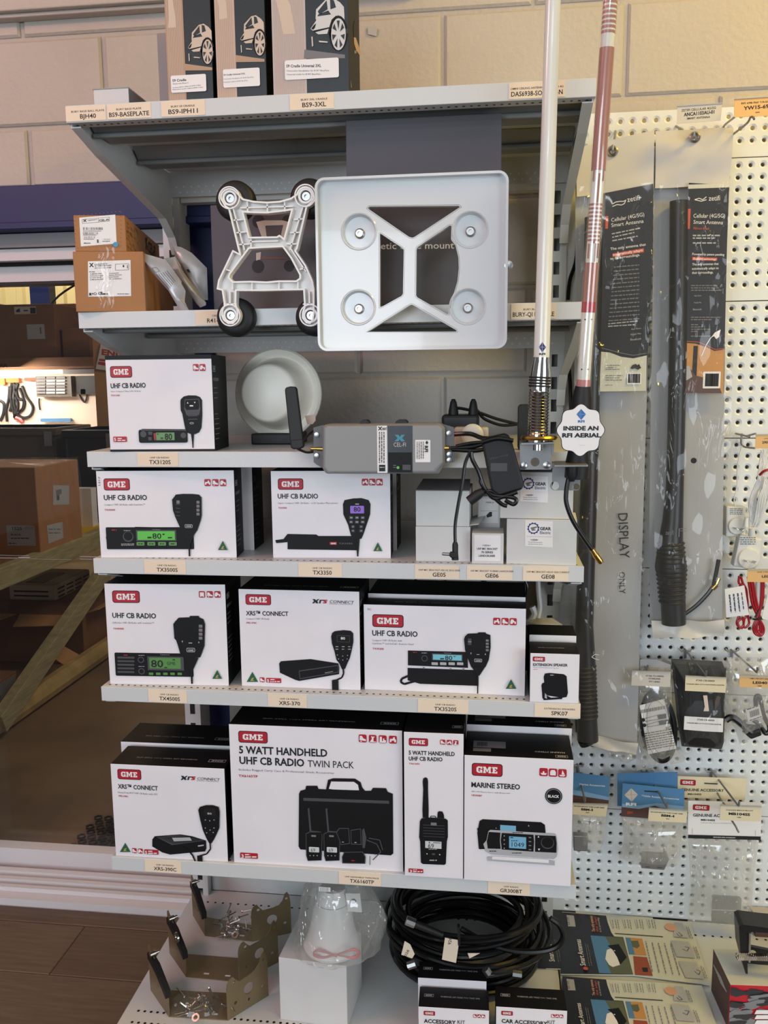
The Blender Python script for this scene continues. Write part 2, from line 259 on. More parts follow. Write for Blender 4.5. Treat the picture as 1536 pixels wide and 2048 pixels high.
class Print:
    """flat print on a face; every call is one ink layer"""
    def __init__(s, pl, d=0.0004): s.pl = pl; s.mb = MB(); s.d = d; s.mats = []
    def mi(s, m):
        if m not in s.mats: s.mats.append(m)
        return s.mats.index(m)
    def step(s): s.d += 0.00007; return s.d
    def uvpoly(s, P, m, step=True):
        d = s.step() if step else s.d; n = len(P)
        if sum(P[i][0]*P[(i+1) % n][1]-P[(i+1) % n][0]*P[i][1] for i in range(n)) < 0: P = P[::-1]
        s.mb.add([s.pl.p(u, v, d) for u, v in P], [tuple(range(n))], s.mi(m)); return s
    def poly(s, pts, m): return s.uvpoly([s.pl.uv(*q) for q in pts], m)
    def rect(s, x0, y0, x1, y1, m):
        a = s.pl.uv(x0, y0); b = s.pl.uv(x1, y1); return s.uvpoly([(a[0], a[1]), (b[0], a[1]), (b[0], b[1]), (a[0], b[1])], m)
    def rr(s, x0, y0, x1, y1, m, r=None):
        a = s.pl.uv(x0, y0); b = s.pl.uv(x1, y1); q = min(abs(a[0]-b[0]), abs(a[1]-b[1]))
        return s.uvpoly(rr_pts(a[0], a[1], b[0], b[1], q*0.18 if r is None else r*q), m)
    def circ(s, x, y, r, m, n=18):
        a = s.pl.uv(x-r, y); b = s.pl.uv(x+r, y); return s.uvpoly(circ_pts((a[0]+b[0])/2, (a[1]+b[1])/2, abs(b[0]-a[0])/2, n=n), m)
    def line(s, pts, w, m):
        P = [s.pl.uv(*q) for q in pts]; d = s.step()
        a0 = s.pl.uv(*pts[0]); b0 = s.pl.uv(pts[0][0]+10, pts[0][1]); hw = w*math.hypot(b0[0]-a0[0], b0[1]-a0[1])/10/2
        for (a, b) in zip(P[:-1], P[1:]):
            L = math.hypot(b[0]-a[0], b[1]-a[1]) or 1e-6; nx, ny = -(b[1]-a[1])/L*hw, (b[0]-a[0])/L*hw
            s.mb.add([s.pl.p(a[0]-nx, a[1]-ny, d), s.pl.p(b[0]-nx, b[1]-ny, d), s.pl.p(b[0]+nx, b[1]+ny, d), s.pl.p(a[0]+nx, a[1]+ny, d)], [(0, 1, 2, 3)], s.mi(m))
        return s
    def text(s, t, x0, y0, x1, y1=None, h=None, hm=None, m='ink', bold=0.0, res=2, sl=0.0):
        a = s.pl.uv(x0, y0); b = s.pl.uv(x1, y0 if y1 is None else y1); L = math.hypot(b[0]-a[0], b[1]-a[1])
        if y1 is None: ex, ey = (1.0, 0.0) if b[0] > a[0] else (-1.0, 0.0)
        else: ex, ey = (b[0]-a[0])/L, (b[1]-a[1])/L
        bold *= 0.85; vs, fs, w = glyphs(t, bold, res)
        H = hm if hm else (h*L/math.hypot(x1-x0, (y1-y0) if y1 is not None else 0) if h else L/w*CAPH)
        d = s.step(); sx = L/w; sy = H/CAPH
        s.mb.add([s.pl.p(a[0]+ex*(x*sx+sl*y*sy)-ey*y*sy, a[1]+ey*(x*sx+sl*y*sy)+ex*y*sy, d) for x, y in vs], fs, s.mi(m)); return s
    def greek(s, x0, y, x1, h, m='grey', y1=None):
        """a line of print too small to read: word-length dashes"""
        y1 = y if y1 is None else y1; L = math.hypot(x1-x0, y1-y); t = 0.0; d = s.step(); rnd = random.Random(int(x0*7+y*13)); k = s.mi(m)
        ex, ey = (x1-x0)/L, (y1-y)/L
        while t < L:
            e = min(L, t+h*rnd.uniform(1.5, 5)); P = []
            for tt, hh in ((t, 0), (e, 0), (e, h), (t, h)): P.append(s.pl.uv(x0+ex*tt+ey*hh, y+ey*tt-ex*hh))
            n = 4
            if sum(P[i][0]*P[(i+1) % n][1]-P[(i+1) % n][0]*P[i][1] for i in range(n)) < 0: P = P[::-1]
            s.mb.add([s.pl.p(u, v, d) for u, v in P], [(0, 1, 2, 3)], k); t = e+h*0.8
        return s
    def logo(s, x0, y0, x1, y1, mono=False, border='black'):
        a = s.pl.uv(x0, y0); b = s.pl.uv(x1, y1); u0, u1 = sorted((a[0], b[0])); v0, v1 = sorted((a[1], b[1])); q = (v1-v0)
        s.uvpoly(rr_pts(u0, v0, u1, v1, q*0.2), border); t = q*0.055
        if not mono: s.uvpoly(rr_pts(u0+t, v0+t, u1-t, v1-t, q*0.16), 'red')
        H = (v1-v0)*0.5; W = (u1-u0)*0.7; k = W/40.0; x = u0+(u1-u0)*0.15; y = v0+(v1-v0)*0.25; s.step()
        for P, w in ((GME_G, 12.5), (GME_M, 16.5), (GME_E, 11)):
            s.uvpoly([(x+p*k, y+r*H/14) for p, r in P], 'white', False); x += w*k
        return s
    def logo_line(s, u0, v0, w, h, flip=False, m='lightgrey'):
        """small outlined wordmark given in face metres"""
        sg = -1 if flip else 1
        def q(a, b): return (u0+sg*a*w, v0+sg*b*h)
        t = 0.06
        for P in ([(0, 0), (1, 0), (1, .1), (0, .1)], [(0, .9), (1, .9), (1, 1), (0, 1)], [(0, .1), (t*.5, .1), (t*.5, .9), (0, .9)], [(1-t*.5, .1), (1, .1), (1, .9), (1-t*.5, .9)]): s.uvpoly([q(*z) for z in P], m, False)
        x = .15
        for P, ww in ((GME_G, 12.5), (GME_M, 16.5), (GME_E, 11)):
            s.uvpoly([q(x+p*.7/40, .25+r*.5/14) for p, r in P], m, False); x += ww*.7/40
        s.step(); return s
    def icon(s, x0, y0, x1, y1, k):
        s.rr(x0, y0, x1, y1, 'red'); a = s.pl.uv(x0, y1); b = s.pl.uv(x1, y0); s.step()
        for P in ICON[k]: s.uvpoly([(a[0]+(b[0]-a[0])*p/10, a[1]+(b[1]-a[1])*q/10) for p, q in P], 'white', False)
        return s
    def ausmade(s, x0, y0, x1, y1):
        s.poly([(x0, y1), (x1, y1), ((x0+x1)/2, y0)], 'agreen'); w = x1-x0; h = y1-y0
        s.poly([(x0+.32*w, y1-.1*h), (x0+.45*w, y1-.38*h), (x0+.62*w, y1-.45*h), (x0+.6*w, y1-.3*h), (x0+.5*w, y1-.25*h), (x0+.68*w, y1-.12*h)], 'gold'); return s
    def barcode(s, x0, y0, x1, y1, m='ink'):
        rnd = random.Random(int(x0+y0)); x = x0; k = max((x1-x0)/40, 0.4); s.step()
        while x < x1:
            w = k*rnd.choice((.6, .6, 1.2)); a = s.pl.uv(x, y0); b = s.pl.uv(min(x+w, x1), y1)
            s.uvpoly([(a[0], b[1]), (b[0], b[1]), (b[0], a[1]), (a[0], a[1])], m, False); x += w+k*rnd.choice((.6, 1.0, 1.4))
        return s
    def build(s, parent, name='printed_face'): return s.mb.build(name, s.mats, parent, kind='stuff' if name in ('lid_print', 'side_print', 'printed_side') else None)
def carton(name, label, cat, BL, BR, z, Yl, Yr, topy, depth, mats=('carton_white', 'carton_black'), c='O', group=None, bevel=0.0008, H=None):
    """a standing box: front bottom corners given as picture points at depths Yl, Yr; top read from the picture"""
    a = aty(*cp(c, *BL), Yl); b = aty(*cp(c, *BR), Yr); a.z = b.z = z; r = (b-a).normalized(); back = V((-r.y, r.x, 0))
    pl = Pl(a, r, (0, 0, 1), c); W = (b-a).length
    if H is None: H = pl.uv(BL[0], topy)[1]
    u = V((0, 0, H)); mb = MB(); B = back*depth
    mb.hexa([a, b, b+B, a+B, a+u, b+u, b+B+u, a+B+u], mis=[1, 1, 0, 1, 1, 1])
    o = mb.build(name, list(mats), bevel=bevel); tag(o, label, cat, group)
    top = Pl(a+u, r, back, c); side = Pl(b, back, (0, 0, 1), c)
    return o, pl, top, side, W, H
def smooth_path(pts, k=6):
    pts = [V(p) for p in pts]; out = []
    for i in range(len(pts)-1):
        p0 = pts[max(i-1, 0)]; p1 = pts[i]; p2 = pts[i+1]; p3 = pts[min(i+2, len(pts)-1)]
        for j in range(k):
            t = j/k; out.append(0.5*((2*p1)+(p2-p0)*t+(2*p0-5*p1+4*p2-p3)*t*t+(3*p1-p0-3*p2+p3)*t**3))
    out.append(pts[-1]); return out
def off_poly(P, t):
    """inset (t>0) a counter-clockwise outline"""
    n = len(P)
    if sum(P[i][0]*P[(i+1) % n][1]-P[(i+1) % n][0]*P[i][1] for i in range(n)) < 0: P = P[::-1]
    Q = []
    for i in range(n):
        a, b, c = P[i-1], P[i], P[(i+1) % n]
        l1 = math.hypot(b[0]-a[0], b[1]-a[1]) or 1e-9; l2 = math.hypot(c[0]-b[0], c[1]-b[1]) or 1e-9
        n1 = (-(b[1]-a[1])/l1, (b[0]-a[0])/l1); n2 = (-(c[1]-b[1])/l2, (c[0]-b[0])/l2)
        k = 1+n1[0]*n2[0]+n1[1]*n2[1]; k = max(k, 0.4); Q.append((b[0]+t*(n1[0]+n2[0])/k, b[1]+t*(n1[1]+n2[1])/k))
    return Q
# ================================================================== the setting
WY = 0.57
def shared(name, me, loc, parent):
    o = bpy.data.objects.new(name, me); COL.objects.link(o); o.parent = parent; o.location = V(loc)-ORG[parent.name]; ORG[o.name] = V(loc); return o
m = MB(); m.box((-3.2, WY+0.007, 1.909), (2.2, WY+0.14, 3.0)); m.box((-0.385, WY+0.007, 0), (2.2, WY+0.14, 1.909))
wall = structure(m.build('wall_back', 'mortar', origin=(0, WY, 0)))
BC = {}
def block(x0, x1, z0, z1):
    k = (round(x1-x0, 3), round(z1-z0, 3))
    if k not in BC:
        w, h = k; b = 0.005; q = MB()
        q.add([(0, .02, 0), (w, .02, 0), (w, .02, h), (0, .02, h), (0, b, 0), (w, b, 0), (w, b, h), (0, b, h), (b, 0, b), (w-b, 0, b), (w-b, 0, h-b), (b, 0, h-b)],
              [(0, 1, 5, 4), (1, 2, 6, 5), (2, 3, 7, 6), (3, 0, 4, 7), (4, 5, 9, 8), (5, 6, 10, 9), (6, 7, 11, 10), (7, 4, 8, 11), (8, 9, 10, 11)])
        me = bpy.data.meshes.new('block'); me.from_pydata([tuple(a) for a in q.v], [], q.f); me.materials.append(MD['block_paint']); BC[k] = me
    shared('block', BC[k], (x0, WY-random.uniform(0, .002), z0), wall)
zr = 1.447-0.2*5; row = 0
while zr < 2.75:
    k = round((zr-1.447)/0.2); ph = -0.63 if (k % 2) else -0.83
    x = ph-1.2
    while x < 1.25:
        a, b, c, d = x+.005, x+.395, zr+.005, zr+.195; x += .4
        if zr >= 1.8:
            if c < 1.909 and a < -.385: c = 1.911
            if d-c > .02 and b > -1.35: block(a, b, c, d)
        else:
            a = max(a, -.384); b = min(b, .47)
            if b-a > .03: block(a, b, c, d)
    zr += .2
m = MB(); m.box((-3.2, WY-0.045, 2.292), (0.12, WY+0.01, 2.75)); m.box((-3.2, WY-0.03, 2.283), (0.12, WY+0.0, 2.292))
structure(m.build('trim_1', 'block_paint', bevel=.003))
m = MB(); m.box((-3.2, .56, 0), (-1.24, .72, 1.80)); structure(m.build('unseen_light_block', 'block_paint'))  # unseen slab added to keep shop light out of the workshop
m = MB(); m.box((-4.5, -7, 3.0), (3.2, WY+.14, 3.06)); structure(m.build('ceiling', 'ceiling'))
m = MB(); m.box((-4.5, -7, -.08), (3.2, WY-.005, -.012)); fl = structure(m.build('floor', 'plank_gap', origin=(0, 0, -.08)))
PC = {}
def plank(x0, x1, y0, y1, mt):
    k = (round(x1-x0, 3), round(y1-y0, 3), mt)
    if k not in PC:
        q = MB(); w, d = k[0], k[1]; b = .002
        q.add([(0, 0, -.012), (w, 0, -.012), (w, d, -.012), (0, d, -.012), (0, 0, -b), (w, 0, -b), (w, d, -b), (0, d, -b), (b, b, 0), (w-b, b, 0), (w-b, d-b, 0), (b, d-b, 0)],
              [(0, 1, 5, 4), (1, 2, 6, 5), (2, 3, 7, 6), (3, 0, 4, 7), (4, 5, 9, 8), (5, 6, 10, 9), (6, 7, 11, 10), (7, 4, 8, 11), (8, 9, 10, 11)])
        me = bpy.data.meshes.new('plank'); me.from_pydata([tuple(a) for a in q.v], [], q.f); me.materials.append(MD[mt]); PC[k] = me
    shared('plank', PC[k], (x0, y0, 0), fl)
yy = WY-.07-.0015; r = 0
plank(-2.2, -.4, .5015, .563, 'plank_b')
y1 = .5
while y1 > -.35:
    x = -0.782-1.2*2+(0 if r % 2 == 0 else .5)
    while x < 1.2:
        plank(x+.0007, x+1.1993, y1-.192, y1-.0012, 'plank_a' if (r+int(x*3)) % 2 else 'plank_b'); x += 1.2
    y1 -= .193; r += 1
# ---- doorway to the workshop: blue lintel and post, sliding door head, track, glass
m = MB(); m.box((-3.2, .545, 1.822), (-.36, .70, 1.909)); m.box((-3.2, .535, 1.806), (-.36, .70, 1.822)); structure(m.build('trim_2', 'blue_steel', bevel=.002))
m = MB(); m.box((-.462, .60, 0), (-.386, .70, 1.82)); structure(m.build('trim_3', 'blue_steel', bevel=.002))
dr = structure(bpy.data.objects.new('door_1', None)); COL.objects.link(dr); ORG['door_1'] = V((0, .7, 0)); dr.location = (0, .7, 0)
for nm, z0, z1, y0, mt in (('head_channel', 1.772, 1.804, .585, 'roller_grey'), ('head_rail', 1.742, 1.770, .60, 'alu_white'), ('head_gap', 1.733, 1.742, .63, 'dark'), ('top_rail', 1.695, 1.733, .64, 'alu_white'), ('rubber_seal', 1.689, 1.695, .642, 'rubber')):
    m = MB(); m.box((-1.24, y0, z0), (-.462, .70, z1)); m.build(nm, mt, dr)
m = MB()
for i, (a, b, h) in enumerate(((.566, .60, .02), (.60, .615, .032), (.615, .635, .016), (.635, .65, .034), (.65, .672, .02), (.672, .69, .036), (.69, .72, .018))): m.box((-1.24, a, -.01), (-.40, b, h))
structure(m.build('track', 'alu_white', dr))
m = MB(); m.box((-1.24, .725, 0), (-.40, .765, .075)); m.build('bottom_rail', 'alu_white', dr)
m = MB(); m.box((-1.24, .742, .075), (-.462, .748, 1.69)); m.build('glass_pane', 'door_glass', dr)
pg = plY(.741, 'I'); P = Print(pg, .0002)
P.rect(-30, 716, 200, 722, 'lightgrey').rect(-30, 734, 120, 740, 'lightgrey').rect(125, 730, 205, 738, 'lightgrey').rect(205, 742, 490, 748, 'lightgrey').rect(240, 756, 490, 760, 'grey').rect(545, 725, 700, 732, 'lightgrey').rect(545, 742, 630, 747, 'lightgrey')
P.build(dr, 'safety_strip')
m = MB(); m.box((-6, WY+.14, -.06), (1.5, 7, -.004)); structure(m.build('floor_workshop', 'ply_floor'))
m = MB(); m.box((-6, WY+.14, 3.75), (1.5, 7, 3.8)); structure(m.build('ceiling_workshop', 'roller_grey'))
# corrugated far wall
m = MB(); prof = []; x = -6.0
while x < -.5: prof += [(x, 0), (x+.10, 0), (x+.12, -.03), (x+.18, -.03)]; x += .2
vs = [(a, 6.2+b, 0) for a, b in prof]+[(a, 6.2+b, 3.7) for a, b in prof]; n = len(prof)
m.add(vs, [(i, i+1, n+i+1, n+i) for i in range(n-1)]); structure(m.build('wall_workshop', 'cream_corr'))

# ================================================================== gondola shelving
SZ = dict(s1=1.911, s2=1.561, s3=1.311, s4=1.111, s5=.861, s6=.511, d=.12)
fr = thing('shelving_frame', 'pale grey steel gondola frame with slotted uprights and punched back panels', 'shelving', (.35, .5, 0))
for x0, x1, sx in ((-.472, -.432, -.452), (.404, .446, .425)):
    m = MB(); yf = .488; yb = .56; zs = .03; pitch = .05; sw = .0065; sh = .027; top = 1.99
    m.box((x0, yf, 0), (sx-sw, yf+.002, top)); m.box((sx+sw, yf, 0), (x1, yf+.002, top))
    z = .012
    m.box((sx-sw, yf, 0), (sx+sw, yf+.002, z))
    while z < top-.06: m.box((sx-sw, yf, z+sh), (sx+sw, yf+.002, min(z+pitch, top))); z += pitch
    m.box((sx-sw, yf, z), (sx+sw, yf+.002, top))
    m.box((x0, yf+.002, 0), (x0+.002, yb, top)); m.box((x1-.002, yf+.002, 0), (x1, yb, top)); m.box((x0, yb-.002, 0), (x1, yb, top))
    m.build('upright', 'shelf_paint', fr)
m = MB(); m.box((-.43, .50, 1.845), (.403, .53, 1.866)); m.build('top_rail', 'shelf_paint', fr)
# punched panels of the right bay: every hole is a dimple with a hole through it
def pegpanel(x0, x1, z0, z1, Y, nm, ph=(.808, 1.884), pitch=.025, rh=.0042, rd=.0088, dep=.0022):
    q = MB(); n0 = math.ceil((x0+.012-ph[0])/pitch); n1 = math.floor((x1-.012-ph[0])/pitch); k0 = math.ceil((z0+.009-ph[1])/pitch); k1 = math.floor((z1-.009-ph[1])/pitch)
    xa = ph[0]+(n0-.5)*pitch; xb = ph[0]+(n1+.5)*pitch; za = ph[1]+(k0-.5)*pitch; zb = ph[1]+(k1+.5)*pitch; N = 12
    for ix in range(n0, n1+1):
        for iz in range(k0, k1+1):
            cx = ph[0]+ix*pitch; cz = ph[1]+iz*pitch; h = pitch/2; vs = []
            sq = []
            for j in range(N):
                a = 2*math.pi*(j+.5)/N; c, s_ = math.cos(a), math.sin(a); k = h/max(abs(c), abs(s_)); sq.append((c*k, s_*k))
            # true square corners
            for j in range(N):
                a = 2*math.pi*(j+.5)/N
                if abs(abs(math.cos(a))-abs(math.sin(a))) < .02: sq[j] = (math.copysign(h, sq[j][0]), math.copysign(h, sq[j][1]))
            for j in range(N): vs.append((cx+sq[j][0], Y, cz+sq[j][1]))
            for rr_, dd in ((rd, 0), (rh+.0006, dep), (rh, .008)):
                for j in range(N): a = 2*math.pi*(j+.5)/N; vs.append((cx+rr_*math.cos(a), Y+dd, cz+rr_*math.sin(a)))
            q.add(vs, [(t*N+j, t*N+(j+1) % N, (t+1)*N+(j+1) % N, (t+1)*N+j) for t in range(3) for j in range(N)])
    for a, b, c, d in ((x0, xa, z0, z1), (xb, x1, z0, z1), (xa, xb, z0, za), (xa, xb, zb, z1)):
        if b-a > 1e-4 and d-c > 1e-4: q.add([(a, Y, c), (b, Y, c), (b, Y, d), (a, Y, d)], [(0, 1, 2, 3)])
    for e in (z0, z1): q.add([(x0, Y, e), (x1, Y, e), (x1, Y+.008, e), (x0, Y+.008, e)], [(0, 1, 2, 3)])
    return q.build(nm, 'peg_paint', fr)
seams = [2.004]+[1.8994-.3*k for k in range(6)]+[.12]
for a, b in zip(seams[:-1], seams[1:]): pegpanel(.447, 1.15, b+.001, a-.0012, .52, 'pegboard_panel')
m = MB(); m.box((-.43, .515, .12), (.403, .52, .30)); m.build('lower_back_panel', 'shelf_paint', fr)
def dots(pl, pts, r, name, parent, mt='dark', kind='stuff', d=.0003, n=8):
    q = MB()
    for u, v in pts: q.add([pl.p(a, b, d) for a, b in circ_pts(u, v, r, n=n)], [tuple(range(n))])
    return q.build(name, mt, parent, kind=kind)
dots(plY(.515), [(-.42+.0125*i*2, z) for i in range(33) for z in (.275, .252)], .0032, 'perforation', fr)
WORD = {'s1': 'top shelf of the bay, carrying the tall cradle cartons', 's2': 'shelf holding the brown cartons and two dark grey cartons', 's3': 'shelf behind the grey signal repeater and white dome',
        's4': 'shelf carrying the plain white bracket boxes', 's5': 'shelf carrying the small extension speaker carton', 's6': 'lowest raised shelf, carrying the twin pack carton'}
for k in ('s1', 's2', 's3', 's4', 's5', 's6'):
    z = SZ[k]; t = thing('metal_shelf', 'pale grey steel '+WORD[k], 'shelf', (0, .24, z-.03), 'steel shelves of the bay')
    m = MB(); m.box((-.45, 0, z-.0285), (.45, .0025, z)); m.box((-.45, .0025, z-.0285), (.45, .03, z-.0265)); m.build('lip', 'shelf_paint', t, bevel=.0008)
    m = MB(); m.box((-.449, .0026, z-.0022), (.449, .478, z)); m.box((-.449, .476, z-.058), (.449, .478, z-.0022)); m.build('pan', ['shelf_paint'], t)
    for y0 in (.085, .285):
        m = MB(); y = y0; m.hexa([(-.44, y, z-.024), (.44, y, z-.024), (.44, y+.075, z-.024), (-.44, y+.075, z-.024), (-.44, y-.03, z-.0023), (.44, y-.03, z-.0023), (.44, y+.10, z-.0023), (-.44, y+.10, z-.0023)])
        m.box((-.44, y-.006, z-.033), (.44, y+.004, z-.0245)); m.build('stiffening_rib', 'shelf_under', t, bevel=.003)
    for sx in (-1, 1):
        m = MB(); pb = Pl((sx*.4505, 0, 0), (0, 1, 0), (0, 0, 1)); pts = [(.012, z-.004), (.012, z-.034), (.10, z-.058), (.40, z-.118), (.452, z-.15), (.474, z-.185), (.486, z-.185), (.486, z-.004)]
        q = [(a, b) for a, b in pts]; xa, xb = sx*.4455, sx*.4475; n = len(q)
        m.add([(xa, a, b) for a, b in q]+[(xb, a, b) for a, b in q], [tuple(range(n))[::-1 if sx < 0 else 1], tuple(range(n, 2*n))[::1 if sx < 0 else -1]]+[(i, (i+1) % n, n+(i+1) % n, n+i) for i in range(n)])
        for i in range(1, 5):
            a, b = q[i], q[i+1]; m.hexa([(xa, a[0], a[1]), (xa-sx*.016, a[0], a[1]), (xa-sx*.016, b[0], b[1]), (xa, b[0], b[1]), (xa, a[0], a[1]+.002), (xa-sx*.016, a[0], a[1]+.002), (xa-sx*.016, b[0], b[1]+.002), (xa, b[0], b[1]+.002)])
        m.build('bracket', 'shelf_paint', t)
    bot = Pl((0, 0, z-.0285), (1, 0, 0), (0, -1, 0)); dots(bot, [(-.437+.0125*i, -.016) for i in range(71)], .0026, 'front_perforation', t)
    bk = plY(.476); dots(bk, [(-.43+.0175*i+(.008 if r else 0), z-.036-.012*r) for i in range(49) for r in (0, 1)], .0024, 'rear_painted_dots', t, mt='white' if k in ('s1', 's2') else 'dark')  # top two shelves: white discs paint the lit wall seen through the holes
    if k in ('s4', 's5', 's6'): dots(Pl((0, 0, z), (1, 0, 0), (0, 1, 0)), [(-.437+.0125*i, .012) for i in range(71)], .0024, 'top_perforation', t, d=.0002)
for x0, x1, lab in ((-.474, .446, 'white steel base deck under the tan brackets and cable coils'), (.449, 1.2, 'white steel base deck under the pegboard, carrying brochures')):
    t = thing('base_deck', lab, 'shelf', ((x0+x1)/2, .2, 0), 'base decks'); y0 = -.02
    m = MB(); m.box((x0, y0, .095), (x1, .514, .12)); m.build('deck_plate', 'shelf_paint', t, bevel=.002)
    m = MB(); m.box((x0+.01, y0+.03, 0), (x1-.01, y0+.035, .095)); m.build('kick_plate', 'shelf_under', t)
    pz = Pl((0, 0, .12), (1, 0, 0), (0, 1, 0)); n = int((x1-x0-.05)/.014)
    dots(pz, [(x0+.03+.014*i, y) for i in range(n) for y in (.035, .068)]+[(x0+.03+.02*i, .46) for i in range(int((x1-x0)/.021))], .0032, 'perforation', t)

# ---- shelf-edge labels
LB = [('s1', 129, 212, 'BURY BASE BALL PLATE', 'BJH40', 'at the free end of the top shelf'), ('s1', 215, 302, 'BURY BASE PLATE', 'BS9-BASEPLATE', 'on the top shelf, below the tiny pale box'),
      ('s1', 323, 410, 'BURY S9 CRADLE', 'BS9-IPH11', 'on the top shelf, below the first narrow cradle carton'), ('s1', 580, 668, 'BURY 3XL CRADLE', 'BS9-3XL', 'on the top shelf, below the widest cradle carton'),
      ('s1', 1018, 1130, 'OMNI CEILING ANTENNA TRI BAND 4G', 'DAS6938-SOCKET-N', 'on the top shelf, crossed by the white aerial'),
      ('s2', 391, 480, 'CEL-FI GO', 'R41-YEDE', 'half hidden by a black magnet foot'), ('s2', 1022, 1112, 'BURY BUNDLE', 'BURY-QI BUNDLE', 'beside the square white plate, crossed by the white aerial'),
      ('s3', 275, 357, 'UHF CB RADIO', 'TX3120S', 'below the carton standing beside the white dome'), ('s4', 289, 372, 'UHF CB RADIO', 'TX3500S', 'below the carton with the bright green radio display'),
      ('s4', 597, 684, 'UHF CB RADIO', 'TX3350', 'below the carton with the purple microphone display'), ('s4', 830, 918, 'UHF MIC BRACKET-HILUX 2015-2020', 'GE05', 'below the two plain white boxes'),
      ('s4', 934, 1025, 'UHF MIC BRACKET 70 SERIES LANDCRUISER', 'GE06', 'below the small white cube box'), ('s4', 1046, 1137, 'UHF MIC BRACKET-HILUX 2020-CURRENT', 'GE08', 'below the white boxes with blue cog stickers'),
      ('s5', 297, 374, 'UHF CB RADIO', 'TX4500S', 'below the carton with the dark green radio display'), ('s5', 536, 614, 'UHF CB RADIO', 'XRS-370', 'below the carton with the flat black box radio, on the speaker shelf'),
      ('s5', 836, 937, 'UHF CB RADIO', 'TX3520S', 'below the wide carton with the pale blue display'), ('s5', 1069, 1161, 'EXTENSION SPEAKERS', 'SPK07', 'below the small extension speaker carton'),
      ('s6', 290, 363, 'UHF CB RADIO', 'XRS-390C', 'on the lowest raised shelf at its free end'), ('s6', 678, 762, 'UHF HANDHELD TWIN PACK', 'TX6160TP', 'below the big twin pack carton'), ('s6', 976, 1060, 'UHF RADIO', 'GR300BT', 'below the marine stereo carton')]
for k, xa, xb, t1, t2, lab in LB:
    z = SZ[k]; pl = plY(-.0012); ya = 0
    # lip line in the picture at both ends of the label
    def lipx(x):
        lo, hi = 0, 2048
        for _ in range(30):
            mid = (lo+hi)/2
            if aty(x, mid, 0).z > z-.014: lo = mid
            else: hi = mid
        return lo
    u0 = aty(xa, lipx(xa), 0).x; u1 = aty(xb, lipx(xb), 0).x
    u0 = max(u0, -.4495); u1 = min(u1, .4495)
    m = MB(); m.box((u0, -.0012, z-.0265), (u1, -.0001, z-.002)); o = tag(m.build('price_label', 'label_cream'), 'cream shelf-edge label '+lab, 'label', 'shelf-edge labels')
    P = Print(pl, .0001); w = u1-u0
    def tx(t, cx, v, ww, hm, b):
        vs, fs, gw = glyphs(t, b, 2); d = P.step(); P.mb.add([pl.p(cx-ww/2+x*ww/gw, v+y*hm/CAPH, d) for x, y in vs], fs, P.mi('ink'))
    w2 = min(w*.92, len(t2)*.0058); w1 = min(w*.94, len(t1)*.0030)
    c = (u0+u1)/2+(.004 if len(t2) < 9 else 0)
    tx(t2, c, z-.0225, w2, .0072, .014); tx(t1, c, z-.0122, w1, .0030, .006); P.build(o, 'lettering')

# ================================================================== the workshop beyond the door
RX = -1.7
t = thing('timber_rack', 'pale green timber rack with diagonal brace in the workshop', 'rack', (RX-.3, 2.3, 0))
m = MB(); m.box((RX-.05, 1.45, .605), (RX, 2.88, .695)); m.build('top_beam', 'timber', t, bevel=.004)
m = MB(); m.tube([(RX-.05, 1.60, .045), (RX-.05, 2.88, .045)], .05, 10); m.build('bottom_log', 'log', t)
m = MB(); m.beam((RX-.01, 1.64, .06), (RX-.01, 2.86, .55), .05, .085); m.build('diagonal_brace', 'timber', t, bevel=.003)
m = MB(); m.box((RX-.07, 1.50, .095), (RX-.01, 1.62, .605)); m.build('post', 'timber', t, bevel=.003)
m = MB(); m.box((RX-.9, 1.45, .66), (RX-.05, 2.88, .68)); m.build('board', 'kraft_dark', t)
for a, b in (((RX-.9, 1.50, 0), (RX-.84, 1.56, .66)), ((RX-.9, 2.80, 0), (RX-.84, 2.86, .66))): m = MB(); m.box(a, b); m.build('post', 'timber', t)
# wrapped carton on the rack
m = MB(); m.box((RX-.62, 2.06, .68), (RX-.01, 2.46, 1.075)); o = tag(m.build('wrapped_carton', 'kraft', bevel=.004), 'brown carton wrapped in clear plastic on the timber rack', 'carton')
P = Print(plY(2.06, 'I'), .0006); P.rect(42, 514, 246, 654, 'lightgrey').text('1525', 85, 545, 150, h=20, bold=.02).text('BLACK', 75, 583, 145, h=12, bold=.02).greek(75, 605, 200, 6, 'ink').barcode(165, 525, 225, 540).greek(60, 640, 110, 6, 'ink'); P.build(o, 'paper_sticker')
P = Print(Pl((RX-.01, 0, 0), (0, 1, 0), (0, 0, 1), 'I'), .0006); P.poly([(362, 240), (470, 242), (472, 372), (362, 375)], 'lightgrey').rect(380, 275, 420, 300, 'grey').rect(385, 310, 405, 340, 'midgrey').poly([(318, 515), (425, 490), (432, 600), (330, 640)], 'lightgrey').greek(330, 545, 420, 8, 'grey').greek(330, 570, 410, 8, 'grey'); P.build(o, 'side_sticker')
m = MB(); fx = RX-.007; pf = Pl((fx, 0, 0), (0, 1, 0), (0, 0, 1)); 
vs = []; n = 14
for j in range(9):
    for i in range(n): vs.append((fx+.006*math.sin(i*1.7+j*.9), 2.055+.41*i/(n-1), .69+.395*j/8))
m.add(vs, [(j*n+i, j*n+i+1, (j+1)*n+i+1, (j+1)*n+i) for j in range(8) for i in range(n-1)])
vs = [(fx-.62*k+.004, 2.055+.41*i/(n-1), 1.081+.008*math.sin(i*2.1+k*5)) for k in (0, .3, .65, 1) for i in range(n)]
m.add(vs, [(k*n+i, k*n+i+1, (k+1)*n+i+1, (k+1)*n+i) for k in range(3) for i in range(n-1)]); m.build('stretch_wrap', 'clear_film', o, smooth=True)
